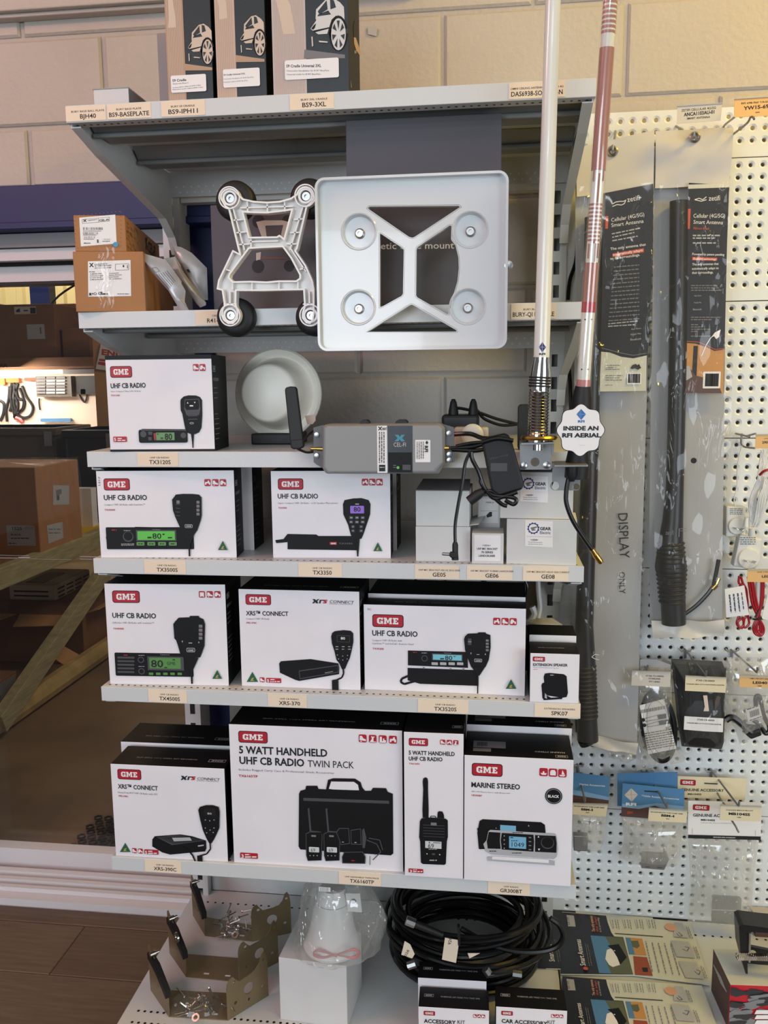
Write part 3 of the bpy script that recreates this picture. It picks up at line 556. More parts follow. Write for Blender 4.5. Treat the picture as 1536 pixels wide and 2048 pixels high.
# yellow tray and white sheets behind it
m = MB(); m.box((RX-.35, 2.5, .68), (RX-.06, 2.85, .70)); tag(m.build('plastic_tray', 'yellow'), 'flat yellow tray lying on the timber rack', 'tray')
m = MB(); m.box((RX-.3, 2.72, .70), (RX-.08, 2.78, .90)); m.box((RX-.26, 2.70, .70), (RX-.15, 2.72, .93)); tag(m.build('paper_stack', 'white'), 'upright white papers standing on the yellow tray', 'papers')
# heater on an open carton below
HX, HY = -2.08, 2.84
m = MB(); m.box((HX-.27, HY, .262), (HX, HY+.42, .352)); o = tag(m.build('portable_heater', 'beige', bevel=.012), 'beige louvred appliance on the open carton under the rack', 'appliance')
for i in range(3):
    for j in range(4): m = MB(); m.box((HX-.001, HY+.03+.10*j, .275+.022*i), (HX+.001, HY+.105+.10*j, .283+.022*i)); m.build('louvre', 'dark', o)
m = MB(); m.box((HX-.20, HY+.05, .351), (HX-.09, HY+.30, .3535)); m.build('top_recess', 'cool_grey', o)
for k in range(2): m = MB(); m.box((HX-.24, HY-.001, .285+.025*k), (HX-.04, HY+.001, .294+.025*k)); m.build('front_slot', 'dark', o)
m = MB(); m.box((-2.6, 2.58, 0), (-1.8, 3.36, .26)); o = tag(m.build('open_carton', ['kraft_dark'], bevel=.003), 'open brown carton with folded out flaps beneath the beige appliance', 'carton')
for a in ([(-2.6, 2.58, .26), (-2.16, 2.58, .26), (-2.24, 2.36, .25), (-2.66, 2.36, .27)], [(-1.8, 2.62, .26), (-1.8, 2.86, .26), (-1.72, 2.88, .285), (-1.72, 2.60, .29)], [(-2.14, 2.58, .26), (-1.83, 2.58, .26), (-1.77, 2.44, .25), (-2.10, 2.44, .235)]):
    m = MB(); a = [V(q) for q in a]; m.hexa([q-V((0, 0, .004)) for q in a]+a); m.build('flap', 'kraft_light', o)
m = MB(); q = [V((-1.80, 2.16, .213)), V((-1.79, 2.29, .209)), V((-1.76, 2.52, .050)), V((-1.77, 2.37, .044))]; m.hexa([a-V((.004, 0, 0)) for a in q]+q); tag(m.build('loose_flap', 'kraft_light'), 'loose tan cardboard piece leaning behind the diagonal brace', 'cardboard')
m = MB(); m.box((RX-.36, 1.78, 0), (RX-.12, 1.98, .17)); o = tag(m.build('printed_carton', 'kraft_dark', bevel=.003), 'small grey-sided printed carton on the floor behind the brace', 'carton')
P = Print(Pl((RX-.12, 0, 0), (0, 1, 0), (0, 0, 1)), .0004); P.uvpoly([(1.79, .01), (1.97, .01), (1.97, .16), (1.79, .16)], 'grey'); P.uvpoly(circ_pts(1.83, .1, .012), 'ink'); P.build(o)
# cool boxes further in
for (x0, x1, z1, mt, y0, lab) in ((-2.72, -2.10, 1.20, 'cool_grey', 3.0, 'large dark grey portable fridge standing behind the wrapped carton'), (-2.03, -1.72, 1.19, 'abs_black', 2.95, 'black tool case standing beside the grey fridge')):
    m = MB(); m.box((x0, y0, .70), (x1, y0+.4, z1)); o = tag(m.build('cool_box', mt, bevel=.02), lab, 'case')
    m = MB(); m.box((x0-.01, y0-.012, z1-.045), (x1+.01, y0+.41, z1)); m.build('lid', mt, o, bevel=.008)
    m = MB(); m.box((x0+(x1-x0)*.3, y0-.006, .88), (x0+(x1-x0)*.75, y0+.001, .95)); m.build('grille', 'dark', o)
    m = MB(); m.box((x1-.06, y0-.02, z1-.02), (x1-.015, y0-.01, z1-.10)); m.build('latch', 'steel_dull', o)
t = thing('side_bench', 'long dark workbench carrying the fridge and tool case', 'bench', (-2.3, 3.3, 0)); m = MB(); m.box((-3.4, 2.9, .66), (-1.6, 3.6, .70)); m.build('bench_top', 'kraft_dark', t)
m = MB(); m.box((-3.3, 2.95, 0), (-3.22, 3.5, .66)); m.build('leg', 'timber', t); m = MB(); m.box((-1.72, 2.95, 0), (-1.64, 3.5, .66)); m.build('leg', 'timber', t)
# tool wall, bench and lit strip
TY = 4.05
m = MB(); m.box((-3.6, TY, .6), (-1.7, TY+.03, 1.54)); tb = tag(m.build('tool_board', 'tool_board', origin=(-2.6, TY, 0)), 'pale board behind the workbench hung with tools and leads', 'tool board')
t = thing('workbench', 'wooden workbench with pale top below the lit tool board', 'bench', (-2.6, 3.85, 0))
m = MB(); m.box((-3.6, 3.68, 1.09), (-1.7, 4.04, 1.13)); m.build('bench_top', 'pale', t)
for x in (-3.5, -1.8): m = MB(); m.box((x, 3.7, 0), (x+.08, 4.0, 1.09)); m.build('leg', 'timber', t)
t = thing('storage_shelf', 'dark timber shelf above the lit tool board carrying cartons', 'shelf', (-2.6, TY, 1.55)); m = MB(); m.box((-3.6, 3.6, 1.545), (-2.05, TY+.4, 1.60)); m.build('plank', 'kraft_dark', t)
P = Print(plY(3.6, 'U'), .0006); P.text('CAR', -60, 1375, 100, h=44, m='ink', bold=.02); P.build(t, 'lettering')
for x in (-3.55, -2.10): m = MB(); m.box((x, TY+.03, 0), (x+.05, TY+.4, 1.545)); m.build('post', 'timber', t)
t = thing('led_batten', 'glowing white strip light under the carton shelf', 'light', (-2.8, 3.75, 1.50)); m = MB(); m.tube([(-3.4, 3.75, 1.515), (-2.42, 3.75, 1.515)], .013, 10); m.build('tube', 'led_tube', t)
m = MB(); m.box((-3.4, 3.735, 1.528), (-2.2, 3.765, 1.545)); m.build('housing', 'kraft_dark', t); m = MB(); m.box((-2.40, 3.70, 1.50), (-2.15, 3.8, 1.528)); m.build('end_cap', 'roller_grey', t)
area('led_batten_glow', (-2.9, 3.7, 1.50), (-2.7, 4.05, 1.1), .9, .04, 9, (1.0, .9, .78))
m = MB(); m.tube([(-3.3, 3.42, 1.205), (-2.5, 3.42, 1.205)], .012, 8)
BX = [((-3.35, 2.92), (3.72, 4.1), 1.96, 'kraft_dark'), ((-2.88, -2.42), (3.68, 4.05), 1.93, 'kraft_dark'), ((-2.40, -2.22), (3.72, 4.1), 1.78, 'kraft_dark'), ((-2.80, -2.5), (4.12, 4.4), 1.97, 'kraft'), ((-2.43, -2.10), (4.12, 4.4), 2.03, 'kraft_dark')]
LBL = ['tall brown carton at the end of the high shelf', 'brown carton with pale sticker in the middle of the high shelf', 'smaller brown carton beside the stickered one on the high shelf', 'lighter brown carton at the back of the high shelf', 'tallest dark brown carton at the back corner of the high shelf']
for i, ((x0, x1), (y0, y1), z1, mt) in enumerate(BX):
    if x1 > 0: x1 = -2.92
    m = MB(); m.box((x0, y0, 1.60), (x1, y1, z1)); o = tag(m.build('carton', mt, bevel=.004), LBL[i], 'carton', 'cartons on the high workshop shelf')
    if i == 1:
        P = Print(plY(3.68, 'U'), .0005); P.rect(340, 825, 580, 1010, 'lightgrey').rect(510, 860, 530, 945, 'midgrey').rect(180, 600, 465, 690, 'pale').poly([(200, 650), (250, 615), (260, 665), (215, 670)], 'ink').rect(385, 610, 460, 685, 'ink').rect(300, 640, 360, 655, 'ink'); P.build(o, 'paper_sticker')
m = MB(); m.box((-3.3, 5.0, 1.0), (-3.14, 5.1, 2.42)); m.box((-3.25, 5.0, 0), (-3.19, 5.1, 1.0)); tag(m.build('steel_post', 'blue_steel'), 'blue steel post standing before the cream corrugated wall', 'post')
m = MB(); m.tube(smooth_path([(-2.95, 4.42, 1.61), (-2.85, 4.44, 1.98), (-2.6, 4.46, 2.16), (-2.4, 4.44, 2.24), (-2.2, 4.42, 2.34)]), .008, 6); tag(m.build('loose_cable', 'cable_black'), 'thin dark cable looping above the high cartons', 'cable')
m = MB(); m.hexa([(-2.22, 3.62, 1.66), (-1.92, 3.75, 1.62), (-1.92, 3.76, 1.62), (-2.22, 3.63, 1.66), (-2.19, 3.62, 1.86), (-1.89, 3.75, 1.82), (-1.89, 3.76, 1.82), (-2.19, 3.63, 1.86)])
# ENGEL carton
a = aty(*cp('U', 1225, 1395), 3.3); m = MB(); pl = plY(3.386, 'U')
m.prismx(pl, [(1225, 1395), (1560, 1440), (1600, 1120), (1290, 1075)], -.012, 0); o = tag(m.build('printed_sign', 'white'), 'pale sign with red capital letters leaning in the workshop', 'sign')
P = Print(pl, .0006); P.text('ENGEL', 1300, 1210, 1720, 1265, h=66, m='engel_red', bold=.05).poly([(1262, 1300), (1420, 1320), (1410, 1365), (1250, 1335)], 'engel_red').poly([(1275, 1262), (1420, 1282), (1415, 1305), (1265, 1290)], 'engel_red'); P.build(o, 'lettering')
m = MB(); m.box((-2.05, 3.40, .70), (-1.75, 3.55, 1.75)); tag(m.build('tall_carton', 'kraft_light', bevel=.004), 'tall orange-tan carton standing behind the red lettered sign', 'carton')
# tools on the board
rnd = random.Random(5); pl = plY(TY, 'U').crop('U')
CROPS['V'] = (0, 720, 6.4); pv = plY(TY-.012, 'V')
def hang(pts, r, mt, lab, cat, nm, grp=None):
    m = MB(); m.tube(smooth_path([pv.w(*q) for q in pts]), r, 6); return tag(m.build(nm, mt, smooth=True), lab, cat, grp)
for i, pts in enumerate([[(150, 300), (140, 480), (165, 620), (200, 760)], [(180, 290), (190, 450), (230, 560), (210, 700)], [(230, 300), (180, 520), (200, 640), (180, 740)], [(250, 360), (300, 500), (290, 620), (220, 680)], [(120, 340), (110, 500), (80, 640), (90, 790)], [(280, 330), (340, 470), (420, 600), (390, 710), (300, 740), (210, 690)], [(0, 520), (50, 560), (45, 680), (5, 780)], [(200, 310), (230, 480), (310, 520), (300, 620), (250, 660)], [(160, 300), (120, 420), (150, 560), (130, 660)]]):
    hang(pts, .010, 'rubber', 'dark tangled lead hanging on the pale tool board', 'lead', 'test_lead', 'leads on the tool board')
hang([(205, 740), (260, 760), (290, 800)], .014, 'wire_red', 'red clamp handle at the end of a hanging lead', 'clamp', 'clamp')
hang([(500, 490), (500, 560), (512, 640)], .006, 'rubber', 'single thin screwdriver hanging below the drawer block', 'tool', 'screwdriver')
hang([(990, 300), (1020, 450), (1080, 540), (1110, 470), (1105, 400)], .006, 'rubber', 'looped thin lead with yellow end on the tool board', 'lead', 'test_lead')
for (x0, y0, x1, y1, mt, lab) in ((0, 235, 90, 320, 'orange', 'orange tool handle at the end of the tool board'), (110, 230, 270, 290, 'orange', 'orange bunch of handles above the dark leads'), (340, 225, 520, 270, 'rust_print', 'rust coloured rail strip beside the drawer block'), (1060, 370, 1120, 440, 'yellow', 'small yellow plug on the looped lead'), (1010, 200, 1320, 440, 'rubber', 'black flat panel hung at the end of the tool board'), (545, 745, 930, 790, 'sky_print', 'blue flat tool lying on the pale bench')):
    m = MB(); a = pv.uv(x0, y1); b = pv.uv(x1, y0); m.prism(pv, rr_pts(a[0], a[1], b[0], b[1], .01), 0 if mt != 'rubber' else -.01, .03); tag(m.build('hanging_tool', mt), lab, 'tool')
t = thing('drawer_block', 'dark block of small pale parts drawers on the tool board', 'drawers', pv.w(700, 470)); m = MB(); a = pv.uv(530, 470); b = pv.uv(960, 205); m.prism(pv, [(a[0], a[1]), (b[0], a[1]), (b[0], b[1]), (a[0], b[1])], 0, .06); m.build('case', 'cool_grey', t)
for i in range(6):
    for j in range(3):
        a = pv.uv(540+j*125, 240+i*38); b = pv.uv(650+j*125, 215+i*38); m = MB(); m.prism(pv, [(a[0], a[1]), (b[0], a[1]), (b[0], b[1]), (a[0], b[1])], .06, .075); m.build('drawer', 'lightgrey' if (i*j) % 3 else 'grey', t)
# honeycomb mat on the workshop floor
m = MB(); q = [atz(*p, .001) for p in ((172, 1718), (240, 1722), (240, 1625), (212, 1655))]; m.hexa([a-V((0, 0, .004)) for a in q]+[a+V((0, 0, .006)) for a in q]); o = tag(m.build('rubber_mat', 'rubber'), 'black honeycomb rubber mat on the workshop floor by the door', 'mat')
m = MB()
for i in range(7):
    for j in range(9):
        c = V((-1.0+.035*i+(.0175 if j % 2 else 0), .80+.03*j, .008)); 
        if c.x > -1.24+.12*(c.y-.8)/.3 and c.x < -.78: m.lathe([(.015, 0), (.015, .006), (.011, .006), (.011, 0)], c, (0, 0, 1), 6, close=False)
m.build('honeycomb', 'rubber', o, kind='stuff')
# ================================================================== goods on the shelves
# ---------------- top shelf
z = SZ['s1']
def cradle(BLx, BRx, Yl, lab, c, left, split, picks, tanmat, labq, lines, D, grp='cradle cartons on the top shelf'):
    o, pl, top, side, W, H = carton('cradle_carton', lab, 'carton', (BLx, 190), (BRx, 190), z, Yl, Yl, 0, D, mats=('teal_dark', 'black'), c='O', group=grp, H=.27)
    pl = pl.crop(c); P = Print(pl); fx = split/W
    P.uvpoly([(0.0006, .0006), (split, .0006), (split, H-.0006), (0.0006, H-.0006)], tanmat)
    return o, pl, P, W, H, side
for i, (bl, br, c, lab, split, tm) in enumerate(((336.5, 427, 'S', 'narrow tan and dark cradle carton with car photo, first beside the tiny pale box', .0325, 'tan_print'), (434.5, 534, 'S', 'narrow tan and dark cradle carton with car photo, between its two neighbours', .035, 'tan_print2'), (547, 699, 'S3', 'widest cradle carton, grid-patterned and dark with a silver car photo', .058, 'grid_print'))):
    o, pl, P, W, H, side = cradle(bl, br, .012, lab, c, None, split, None, tm, None, None, (.18, .18, .12)[i])
    # pinstripes and curved flash
    n = 9 if i < 2 else 22; d = P.step()
    for k in range(n):
        u = .004+k*(split-.006)/n; P.uvpoly([(u, .001), (u+.0006, .001), (u+.0006, H-.001), (u, H-.001)], ('pale', 'tan_print')[i == 2 or i == 1], False)
    dx, dy = ((0, 0), (660, -100), (150, -300))[i]
    if i == 0: P.poly([(100, -60), (150, -60), (190, 160), (208, 350), (105, 360), (115, 200)], 'car_silver')
    if i == 1: P.poly([(700, -160), (790, -160), (845, 30), (865, 235), (760, 250), (755, 100)], 'car_silver')
    if i == 2: P.poly([(20, -200), (120, -200), (260, 60), (325, 430), (170, 440), (120, 180)], 'car_silver')
    # the road and the car
    def car(f, sil):
        P.poly([f(300, 905), f(670, 900), f(670, 865), f(520, 845), f(305, 815)], 'tan_print' if i < 2 else 'grey')
        P.poly([f(360, 610), f(410, 530), f(410, 490), f(545, 470), f(600, 470), f(665, 480), f(668, 700), f(640, 560), f(590, 480), f(550, 520), f(510, 660), f(430, 665), f(375, 625)], sil)
        P.poly([f(410, 420), f(500, 320), f(560, 305), f(625, 350), f(660, 395), f(665, 480), f(600, 470), f(545, 470), f(520, 430), f(430, 470), f(405, 520)], sil)
        P.poly([f(425, 440), f(505, 330), f(515, 420), f(440, 470)], 'teal_dark').poly([f(535, 320), f(570, 330), f(590, 400), f(540, 420)], 'teal_dark')
        P.poly([f(380, 630), f(530, 595), f(528, 608), f(400, 645)], 'black').poly([f(365, 610), f(395, 570), f(410, 560), f(400, 600), f(385, 620)], 'black')
        P.poly([f(x, y) for x, y in [(525, 660)]+circ_pts(610, 655, 85, 175, 20)], 'black')
        P.poly([f(x, y) for x, y in circ_pts(612, 665, 66, 158, 20)], sil)
        for k in range(7):
            a = 2*math.pi*k/7+.2; P.poly([f(612+x*math.cos(a)*66-y*math.sin(a)*66, 665+(x*math.sin(a)+y*math.cos(a))*158) for x, y in ((.28, .02), (.85, -.2), (.85, .2))], 'teal_dark')
        P.poly([f(368, 690), f(380, 690), f(386, 780), f(374, 790)], 'pale').poly([f(435, 730), f(515, 738), f(515, 750), f(440, 745)], sil)
    if i == 0: car(lambda x, y: (x, y), 'car_silver')
    if i == 1: car(lambda x, y: (x+668, y-108), 'car_silver')
    if i == 2: car(lambda x, y: (520+(x-360)*1.42, 300+(y-610)*1.30+70), 'car_silver2')
    Q = ((140, 985, 600, 1150, 935, 1195), (808, 905, 1285, 1100, 878, 1128), (190, 790, 885, 1005, 778, 1018))[i]
    P.rr(Q[0], Q[1]-10, Q[2], Q[5]-25, 'white', .1)
    if i == 0: P.text('S9 Cradle', 165, 1052, 342, 1040, h=28, bold=.03).text('Works with iPhone X', 168, 1088, 370, 1072, h=15).text('Gerätespezifischer Halter für BURY S9 Base', 168, 1135, 530, 1100, h=13, res=1).text('Mobile phone specific cradle for BURY S9 Base', 168, 1160, 556, 1126, h=13, res=1)
    if i == 1: P.text('S9 Cradle Universal XXL', 820, 975, 1095, 955, h=17, bold=.03).text('Universeller Handyhalter für BURY BasePlate', 820, 1025, 1205, 998, h=13, res=1).text('Universal cradle for BURY BasePlate', 820, 1065, 1128, 1042, h=13, res=1)
    if i == 2: P.text('S9 Cradle Universal 3XL', 212, 868, 660, 862, h=32, bold=.03).text('Universeller Handyhalter für BURY BasePlate', 215, 922, 760, 916, h=18, res=1).text('Universal cradle for BURY BasePlate', 215, 968, 652, 962, h=18, res=1)
    P.build(o)
    if i == 2:
        sp = side.crop('S3'); q = Print(sp); q.poly([(1070, 480), (1095, 480), (1150, 640), (1150, 720), (1100, 640), (1075, 560)], 'tan_print').poly([(1075, 650), (1105, 640), (1105, 680), (1080, 690)], 'grey').poly([(1062, 330), (1085, 250), (1085, 470), (1068, 470)], 'black').poly([(1025, 1020), (1045, 1120), (1030, 1120)], 'grey'); q.build(o, 'printed_side')
m = MB(); a = aty(319, 190, .27); b = aty(345, 190, .27); m.box((a.x, .27, z), (b.x+.05, .40, aty(320, 66, .27).z)); tag(m.build('grey_carton', 'roller_grey', bevel=.001), 'plain grey carton standing behind the first narrow cradle carton', 'carton')
o, pl, top, side, W, H = carton('small_box', 'tiny pale pinkish cardboard box lying on the top shelf', 'carton', (188, 200), (258, 200), z, .06, .06, 180, .10, mats=('white_card', 'roller_grey'), H=None)
m = MB(); m.hexa([V(q) for q in ((pl.p(-.002, H, -.002)), pl.p(W, H, -.002), top.p(W, .1, 0), top.p(0, .1, 0), pl.p(-.002, H+.0015, .002), pl.p(W+.001, H+.0015, .002), top.p(W, .1, .0015), top.p(0, .1, .0015))]); m.build('lid_flap', 'white_card', o)
m = MB(); pw = plY(WY-.004); m.prismx(pw, [(736, 54), (755, 57), (753, 73), (736, 69)], 0, .002); tag(m.build('tape_scrap', 'lightgrey'), 'scrap of grey tape stuck on the block wall beside the widest cradle carton', 'tape')

# ---------------- second shelf
z = SZ['s2']
o1, pl, top, side, W, H = carton('shipping_carton', 'larger brown carton with taped paper label, under the slim carton', 'carton', (65, 1190), (805, 1155), z, -.012, .012, 545, .30, mats=('kraft', 'kraft'), c='T', group='brown cartons on the shelf', bevel=.0015)
P = Print(pl); P.poly([(190, 650), (642, 636), (648, 1018), (194, 1025)], 'white')
P.text('X', 203, 708, 255, h=38, m='ink', bold=.06).text('NEXTIVITY', 262, 690, 400, 682, h=13, bold=.03).text('QUATRA-EVO-NU', 262, 706, 440, 700, h=15, bold=.03, res=1).text('NU37-C112C-001MP', 262, 728, 440, 722, h=12, bold=.02, res=1)
for a, b in (((482, 680), (624, 676)), ((482, 745), (624, 740)), ((482, 680), (482, 745)), ((624, 676), (624, 740))): P.line([a, b], 3, 'ink')
P.rect(560, 690, 575, 712, 'ink').rect(606, 690, 614, 725, 'ink')
P.greek(205, 765, 265, 8)
for i, t_ in enumerate(('1x Mobile Unit', '1x Power Supply', '1x User Guide', '1x Mount Bracket')): P.text(t_, 215, 790+i*20, 335+i % 2*20, 784+i*20, h=11, bold=.02, res=1)
for i, t_ in enumerate(('Contents', 'Server Antenna', 'Donor Antenna', '4 cables')): P.text(t_, 415, 783+i*20, 520+i % 2*30, 777+i*20, h=11, bold=.02, res=1)
P.text('CE', 300, 1003, 350, h=28, bold=.05).rect(206, 985, 228, 1010, 'ink').poly([(232, 990), (250, 985), (246, 1005)], 'ink').circ(270, 993, 14, 'ink').circ(270, 993, 9, 'white').greek(350, 1003, 400, 14, 'ink').greek(505, 1000, 630, 8, 'grey').greek(205, 1012, 228, 5, 'ink')
P.build(o1)
m = MB(); n = 10
vs = [pl.w(290+175*i/(n-1)+20*math.sin(j*1.3), 500+650*j/12, .0016+.0012*math.sin(i*2.3+j*1.1)) for j in range(13) for i in range(n)]
m.add(vs, [(j*n+i, (j+1)*n+i, (j+1)*n+i+1, j*n+i+1) for j in range(12) for i in range(n-1)]); m.build('packing_tape', 'clear_film', o1, smooth=True)
zt = z+H
o2, pl, top, side, W2, H2 = carton('shipping_carton', 'slim brown carton with barcode sticker and blue dot, atop the larger one', 'carton', (56, 528), (597, 498), zt, -.010, .008, 160, .34, mats=('kraft', 'kraft'), c='T', group='brown cartons on the shelf', bevel=.0015)
P = Print(pl); P.poly([(98, 188), (480, 155), (495, 462), (116, 492)], 'white')
for a, b in (((128, 208), (418, 182)), ((134, 250), (418, 224)), ((128, 208), (134, 250)), ((418, 182), (418, 224)), ((302, 192), (304, 238))): P.line([a, b], 3, 'ink')
P.text('X', 140, 232, 180, 229, h=22, bold=.06).text('NEXTIVITY', 192, 222, 290, 213, h=9, bold=.02, res=1).text('CEL-FI', 312, 226, 412, 218, h=18, bold=.03)
P.barcode(138, 290, 352, 318).barcode(140, 342, 300, 365).barcode(143, 385, 270, 408).greek(140, 332, 330, 5, 'ink').greek(140, 374, 280, 5, 'ink').greek(145, 418, 255, 5, 'ink').barcode(340, 408, 430, 430).greek(345, 441, 425, 5, 'ink').greek(148, 462, 218, 8, 'ink').rect(288, 420, 305, 455, 'midgrey').circ(486, 472, 27, 'blue_dot')
d = P.step()
for t_ in [(60, 180+45*k) for k in range(8)]+[(540, 130+45*k) for k in range(9)]+[(90+40*k, 512-2.4*k) for k in range(10)]+[(70+42*k, 170-4*k) for k in range(12)]: P.circ(t_[0], t_[1], 5, 'kraft_dark', 6)
P.build(o2)
P = Print(side); rnd = random.Random(3)
for k in range(60):
    u = .006+rnd.random()*.10; v = .008+rnd.random()*(H2-.016); l = rnd.choice((.003, .003, .012))
    P.uvpoly([(u, v), (u+l, v-l*.2), (u+l, v-l*.2+.0018), (u, v+.0018)], 'kraft_dark', False)
P.step(); P.uvpoly([(.18, .05), (.2, .03), (.204, .034), (.19, .056)], 'ink'); P.uvpoly([(.18, .03), (.185, .03), (.204, .056), (.198, .056)], 'ink')
vs, fs, w = glyphs('CEL-FI', .02); P.mb.add([side.p(.21+x*.08/w, .03+y*.03, .0009) for x, y in vs], fs, P.mi('ink')); P.build(o2, 'printed_side')
pb = plY(.03, 'T')
for i, (pts, dd, lab) in enumerate((([(1085, 480), (1180, 500), (1290, 560), (1450, 720), (1462, 1060), (1400, 1060), (1330, 1010), (1270, 880), (1190, 720), (1110, 590)], -.10, 'silver plastic pouch leaning against the dark carton, with a dark spot'), ([(1000, 620), (1110, 600), (1200, 760), (1440, 1085), (1440, 1115), (1380, 1140), (1340, 1100), (1200, 880)], -.055, 'silver plastic pouch squeezed between the two other pouches'), ([(700, 555), (790, 570), (1010, 630), (1110, 760), (1225, 965), (1215, 1075), (1262, 1170), (1210, 1200), (1160, 1160), (1040, 960), (860, 760)], .0, 'silver plastic pouch with black printed warning, its corner over the shelf edge'))):
    pb = plY(.03-dd, 'T'); dd = 0; m = MB(); m.pillow(pb, [pb.uv(*q) for q in pts], dd, .010, rings=5); o = tag(m.build('plastic_pouch', 'silver_bag', smooth=True), lab, 'pouch', 'silver pouches on the shelf')
    if i == 2:
        P = Print(pb, dd+.0155)
        for k in range(6): P.line([(950+k*22, 800-k*8), (1085+k*13, 955-k*16)], 5, 'ink')
        P.line([(905, 735), (950, 725), (985, 765), (940, 780), (905, 735)], 4, 'ink'); P.build(o)
    if i == 0: P = Print(pb, dd+.0145); P.poly([(1260, 745), (1285, 742), (1302, 775), (1275, 775)], 'ink'); P.build(o)
# dark grey cartons
o, pl, top, side, W, H = carton('grey_carton', 'dark grey carton behind the four-footed white frame', 'carton', (428, 616), (655, 616), z, .105, .075, 410, .06, mats=('board_grey', 'board_grey'), bevel=.0012)
pl = pl.crop('D'); P = Print(pl)
for (x, y, r_) in ((272, 262, 28), (408, 262, 27), (270, 472, 28), (415, 470, 24)): P.circ(x, y, r_, 'ink')
P.poly([(262, 265), (300, 258), (385, 258), (412, 265), (395, 340), (375, 340), (388, 280), (305, 283), (312, 340), (290, 340)], 'pale').poly([(262, 410), (285, 405), (282, 440), (262, 445)], 'pale').poly([(285, 432), (400, 432), (400, 436), (285, 436)], 'rust_print'); P.build(o)
o, pl, top, side, W, H = carton('grey_carton', 'tall dark grey lettered carton behind the square white plate', 'carton', (697, 616), (1000, 616), z, .055, .055, 230, .08, mats=('board_grey', 'board_grey'), bevel=.0012, H=.3195)
pl = pl.crop('D'); P = Print(pl); P.text('magnetic cone mount for', 735, 393, 1260, 388, h=30, m='white', bold=.01).text('RFI', 610, 600, 690, h=26, m='midgrey', bold=.02); P.build(o)  # the dim RFI letters paint a reflection into the carton print
# white frame with four magnet feet
pf = plY(-.030, 'D'); t = thing('magnet_frame', 'white ribbed plastic frame on four black magnet feet clinging to the shelf', 'bracket', pf.w(320, 790, -.02))
for x, y, r_ in ((155, 165, 90), (502, 152, 88), (158, 708, 88), (525, 708, 86)):
    m = MB(); a = pf.uv(x-r_, y); b = pf.uv(x+r_, y); c = pf.p((a[0]+b[0])/2, a[1], 0); R = (b[0]-a[0])/2; m.lathe([(R, -.026), (R, -.010), (R-.004, -.005), (.02, -.003)], c, (0, -1, 0), 40); m.build('magnet_foot', 'rubber', t, smooth=True)
def U(pts): return [pf.uv(*q) for q in pts]
outer = [(105, 165)]+[(147-44*math.cos(math.radians(a)), 160-46*math.sin(math.radians(a))) for a in range(15, 150, 22)]+[(210, 163), (260, 174), (320, 178), (380, 174), (430, 160), (456, 142)]+[(498-42*math.cos(math.radians(a)), 150-44*math.sin(math.radians(a))) for a in range(30, 165, 22)]+[(541, 160), (530, 182), (506, 205), (462, 395), (455, 405), (500, 470), (532, 540), (540, 583), (540, 700), (535, 725), (520, 742), (500, 738), (482, 715), (482, 690), (492, 660), (488, 586), (375, 588), (300, 590), (180, 590), (178, 650), (190, 690), (186, 720), (165, 742), (140, 742), (118, 725), (108, 700), (112, 675), (122, 655), (112, 588), (88, 582), (95, 540), (162, 400), (192, 416), (186, 395), (142, 212), (125, 200)]
h1 = [(213, 228), (260, 231), (320, 232), (385, 225), (432, 218), (398, 345), (378, 330), (366, 338), (240, 340)]
h2 = [(238, 396), (300, 392), (392, 388), (430, 440), (470, 516), (470, 530), (455, 541), (375, 541), (320, 546), (245, 543), (165, 545), (148, 528), (150, 515)]
m = MB(); m.c2d(pf, [U(outer), U(h1), U(h2)], -.004, .0); m.build('web', 'white_plastic', t)
m = MB()
for h in (outer, h1, h2):
    u = U(h); e = off_poly(u, .0028 if h is outer else -.0028); m.c2d(pf, [u, e], 0, .013)
m.build('rim_wall', 'white_plastic', t)
m = MB()
for (a, b) in (((228, 175), (230, 228)), ((320, 178), (322, 232)), ((400, 172), (402, 224)), ((165, 262), (222, 258)), ((178, 320), (232, 315)), ((188, 375), (240, 372)), ((442, 260), (494, 255)), ((425, 320), (478, 318)), ((408, 372), (464, 372)), ((160, 200), (215, 400)), ((485, 200), (425, 400)), ((240, 362), (370, 358)), ((245, 345), (245, 395)), ((130, 490), (162, 500)), ((160, 548), (160, 583)), ((250, 548), (250, 586)), ((375, 545), (375, 586)), ((462, 545), (462, 582)), ((470, 490), (505, 480)), ((118, 650), (180, 650)), ((148, 592), (148, 655)), ((485, 650), (540, 650)), ((514, 590), (516, 655)), ((195, 205), (440, 198)), ((430, 395), (500, 500))):
    A = pf.uv(*a); B = pf.uv(*b); L = math.hypot(B[0]-A[0], B[1]-A[1]); nx, ny = -(B[1]-A[1])/L*.001, (B[0]-A[0])/L*.001
    m.prism(pf, [(A[0]-nx, A[1]-ny), (B[0]-nx, B[1]-ny), (B[0]+nx, B[1]+ny), (A[0]+nx, A[1]+ny)], 0, .011)
m.build('stiffening_rib', 'white_plastic', t, kind='stuff')
for x, y in ((147, 160), (498, 150), (150, 702), (520, 702)):
    c = pf.w(x, y, 0); m = MB(); m.lathe([(.0185, 0), (.0185, .014), (.0165, .014), (.0165, .002), (.0125, .002), (.0125, .012), (.009, .012), (.009, .004)], c, (0, -1, 0), 28, close=False); b = m.build('boss', 'white_plastic', t, smooth=True)
    m = MB(); m.lathe([(.0085, .0), (.0085, .006), (.007, .008), (.003, .008), (.003, .005)], c, (0, -1, 0), 18); m.build('screw', 'steel', b, smooth=True)
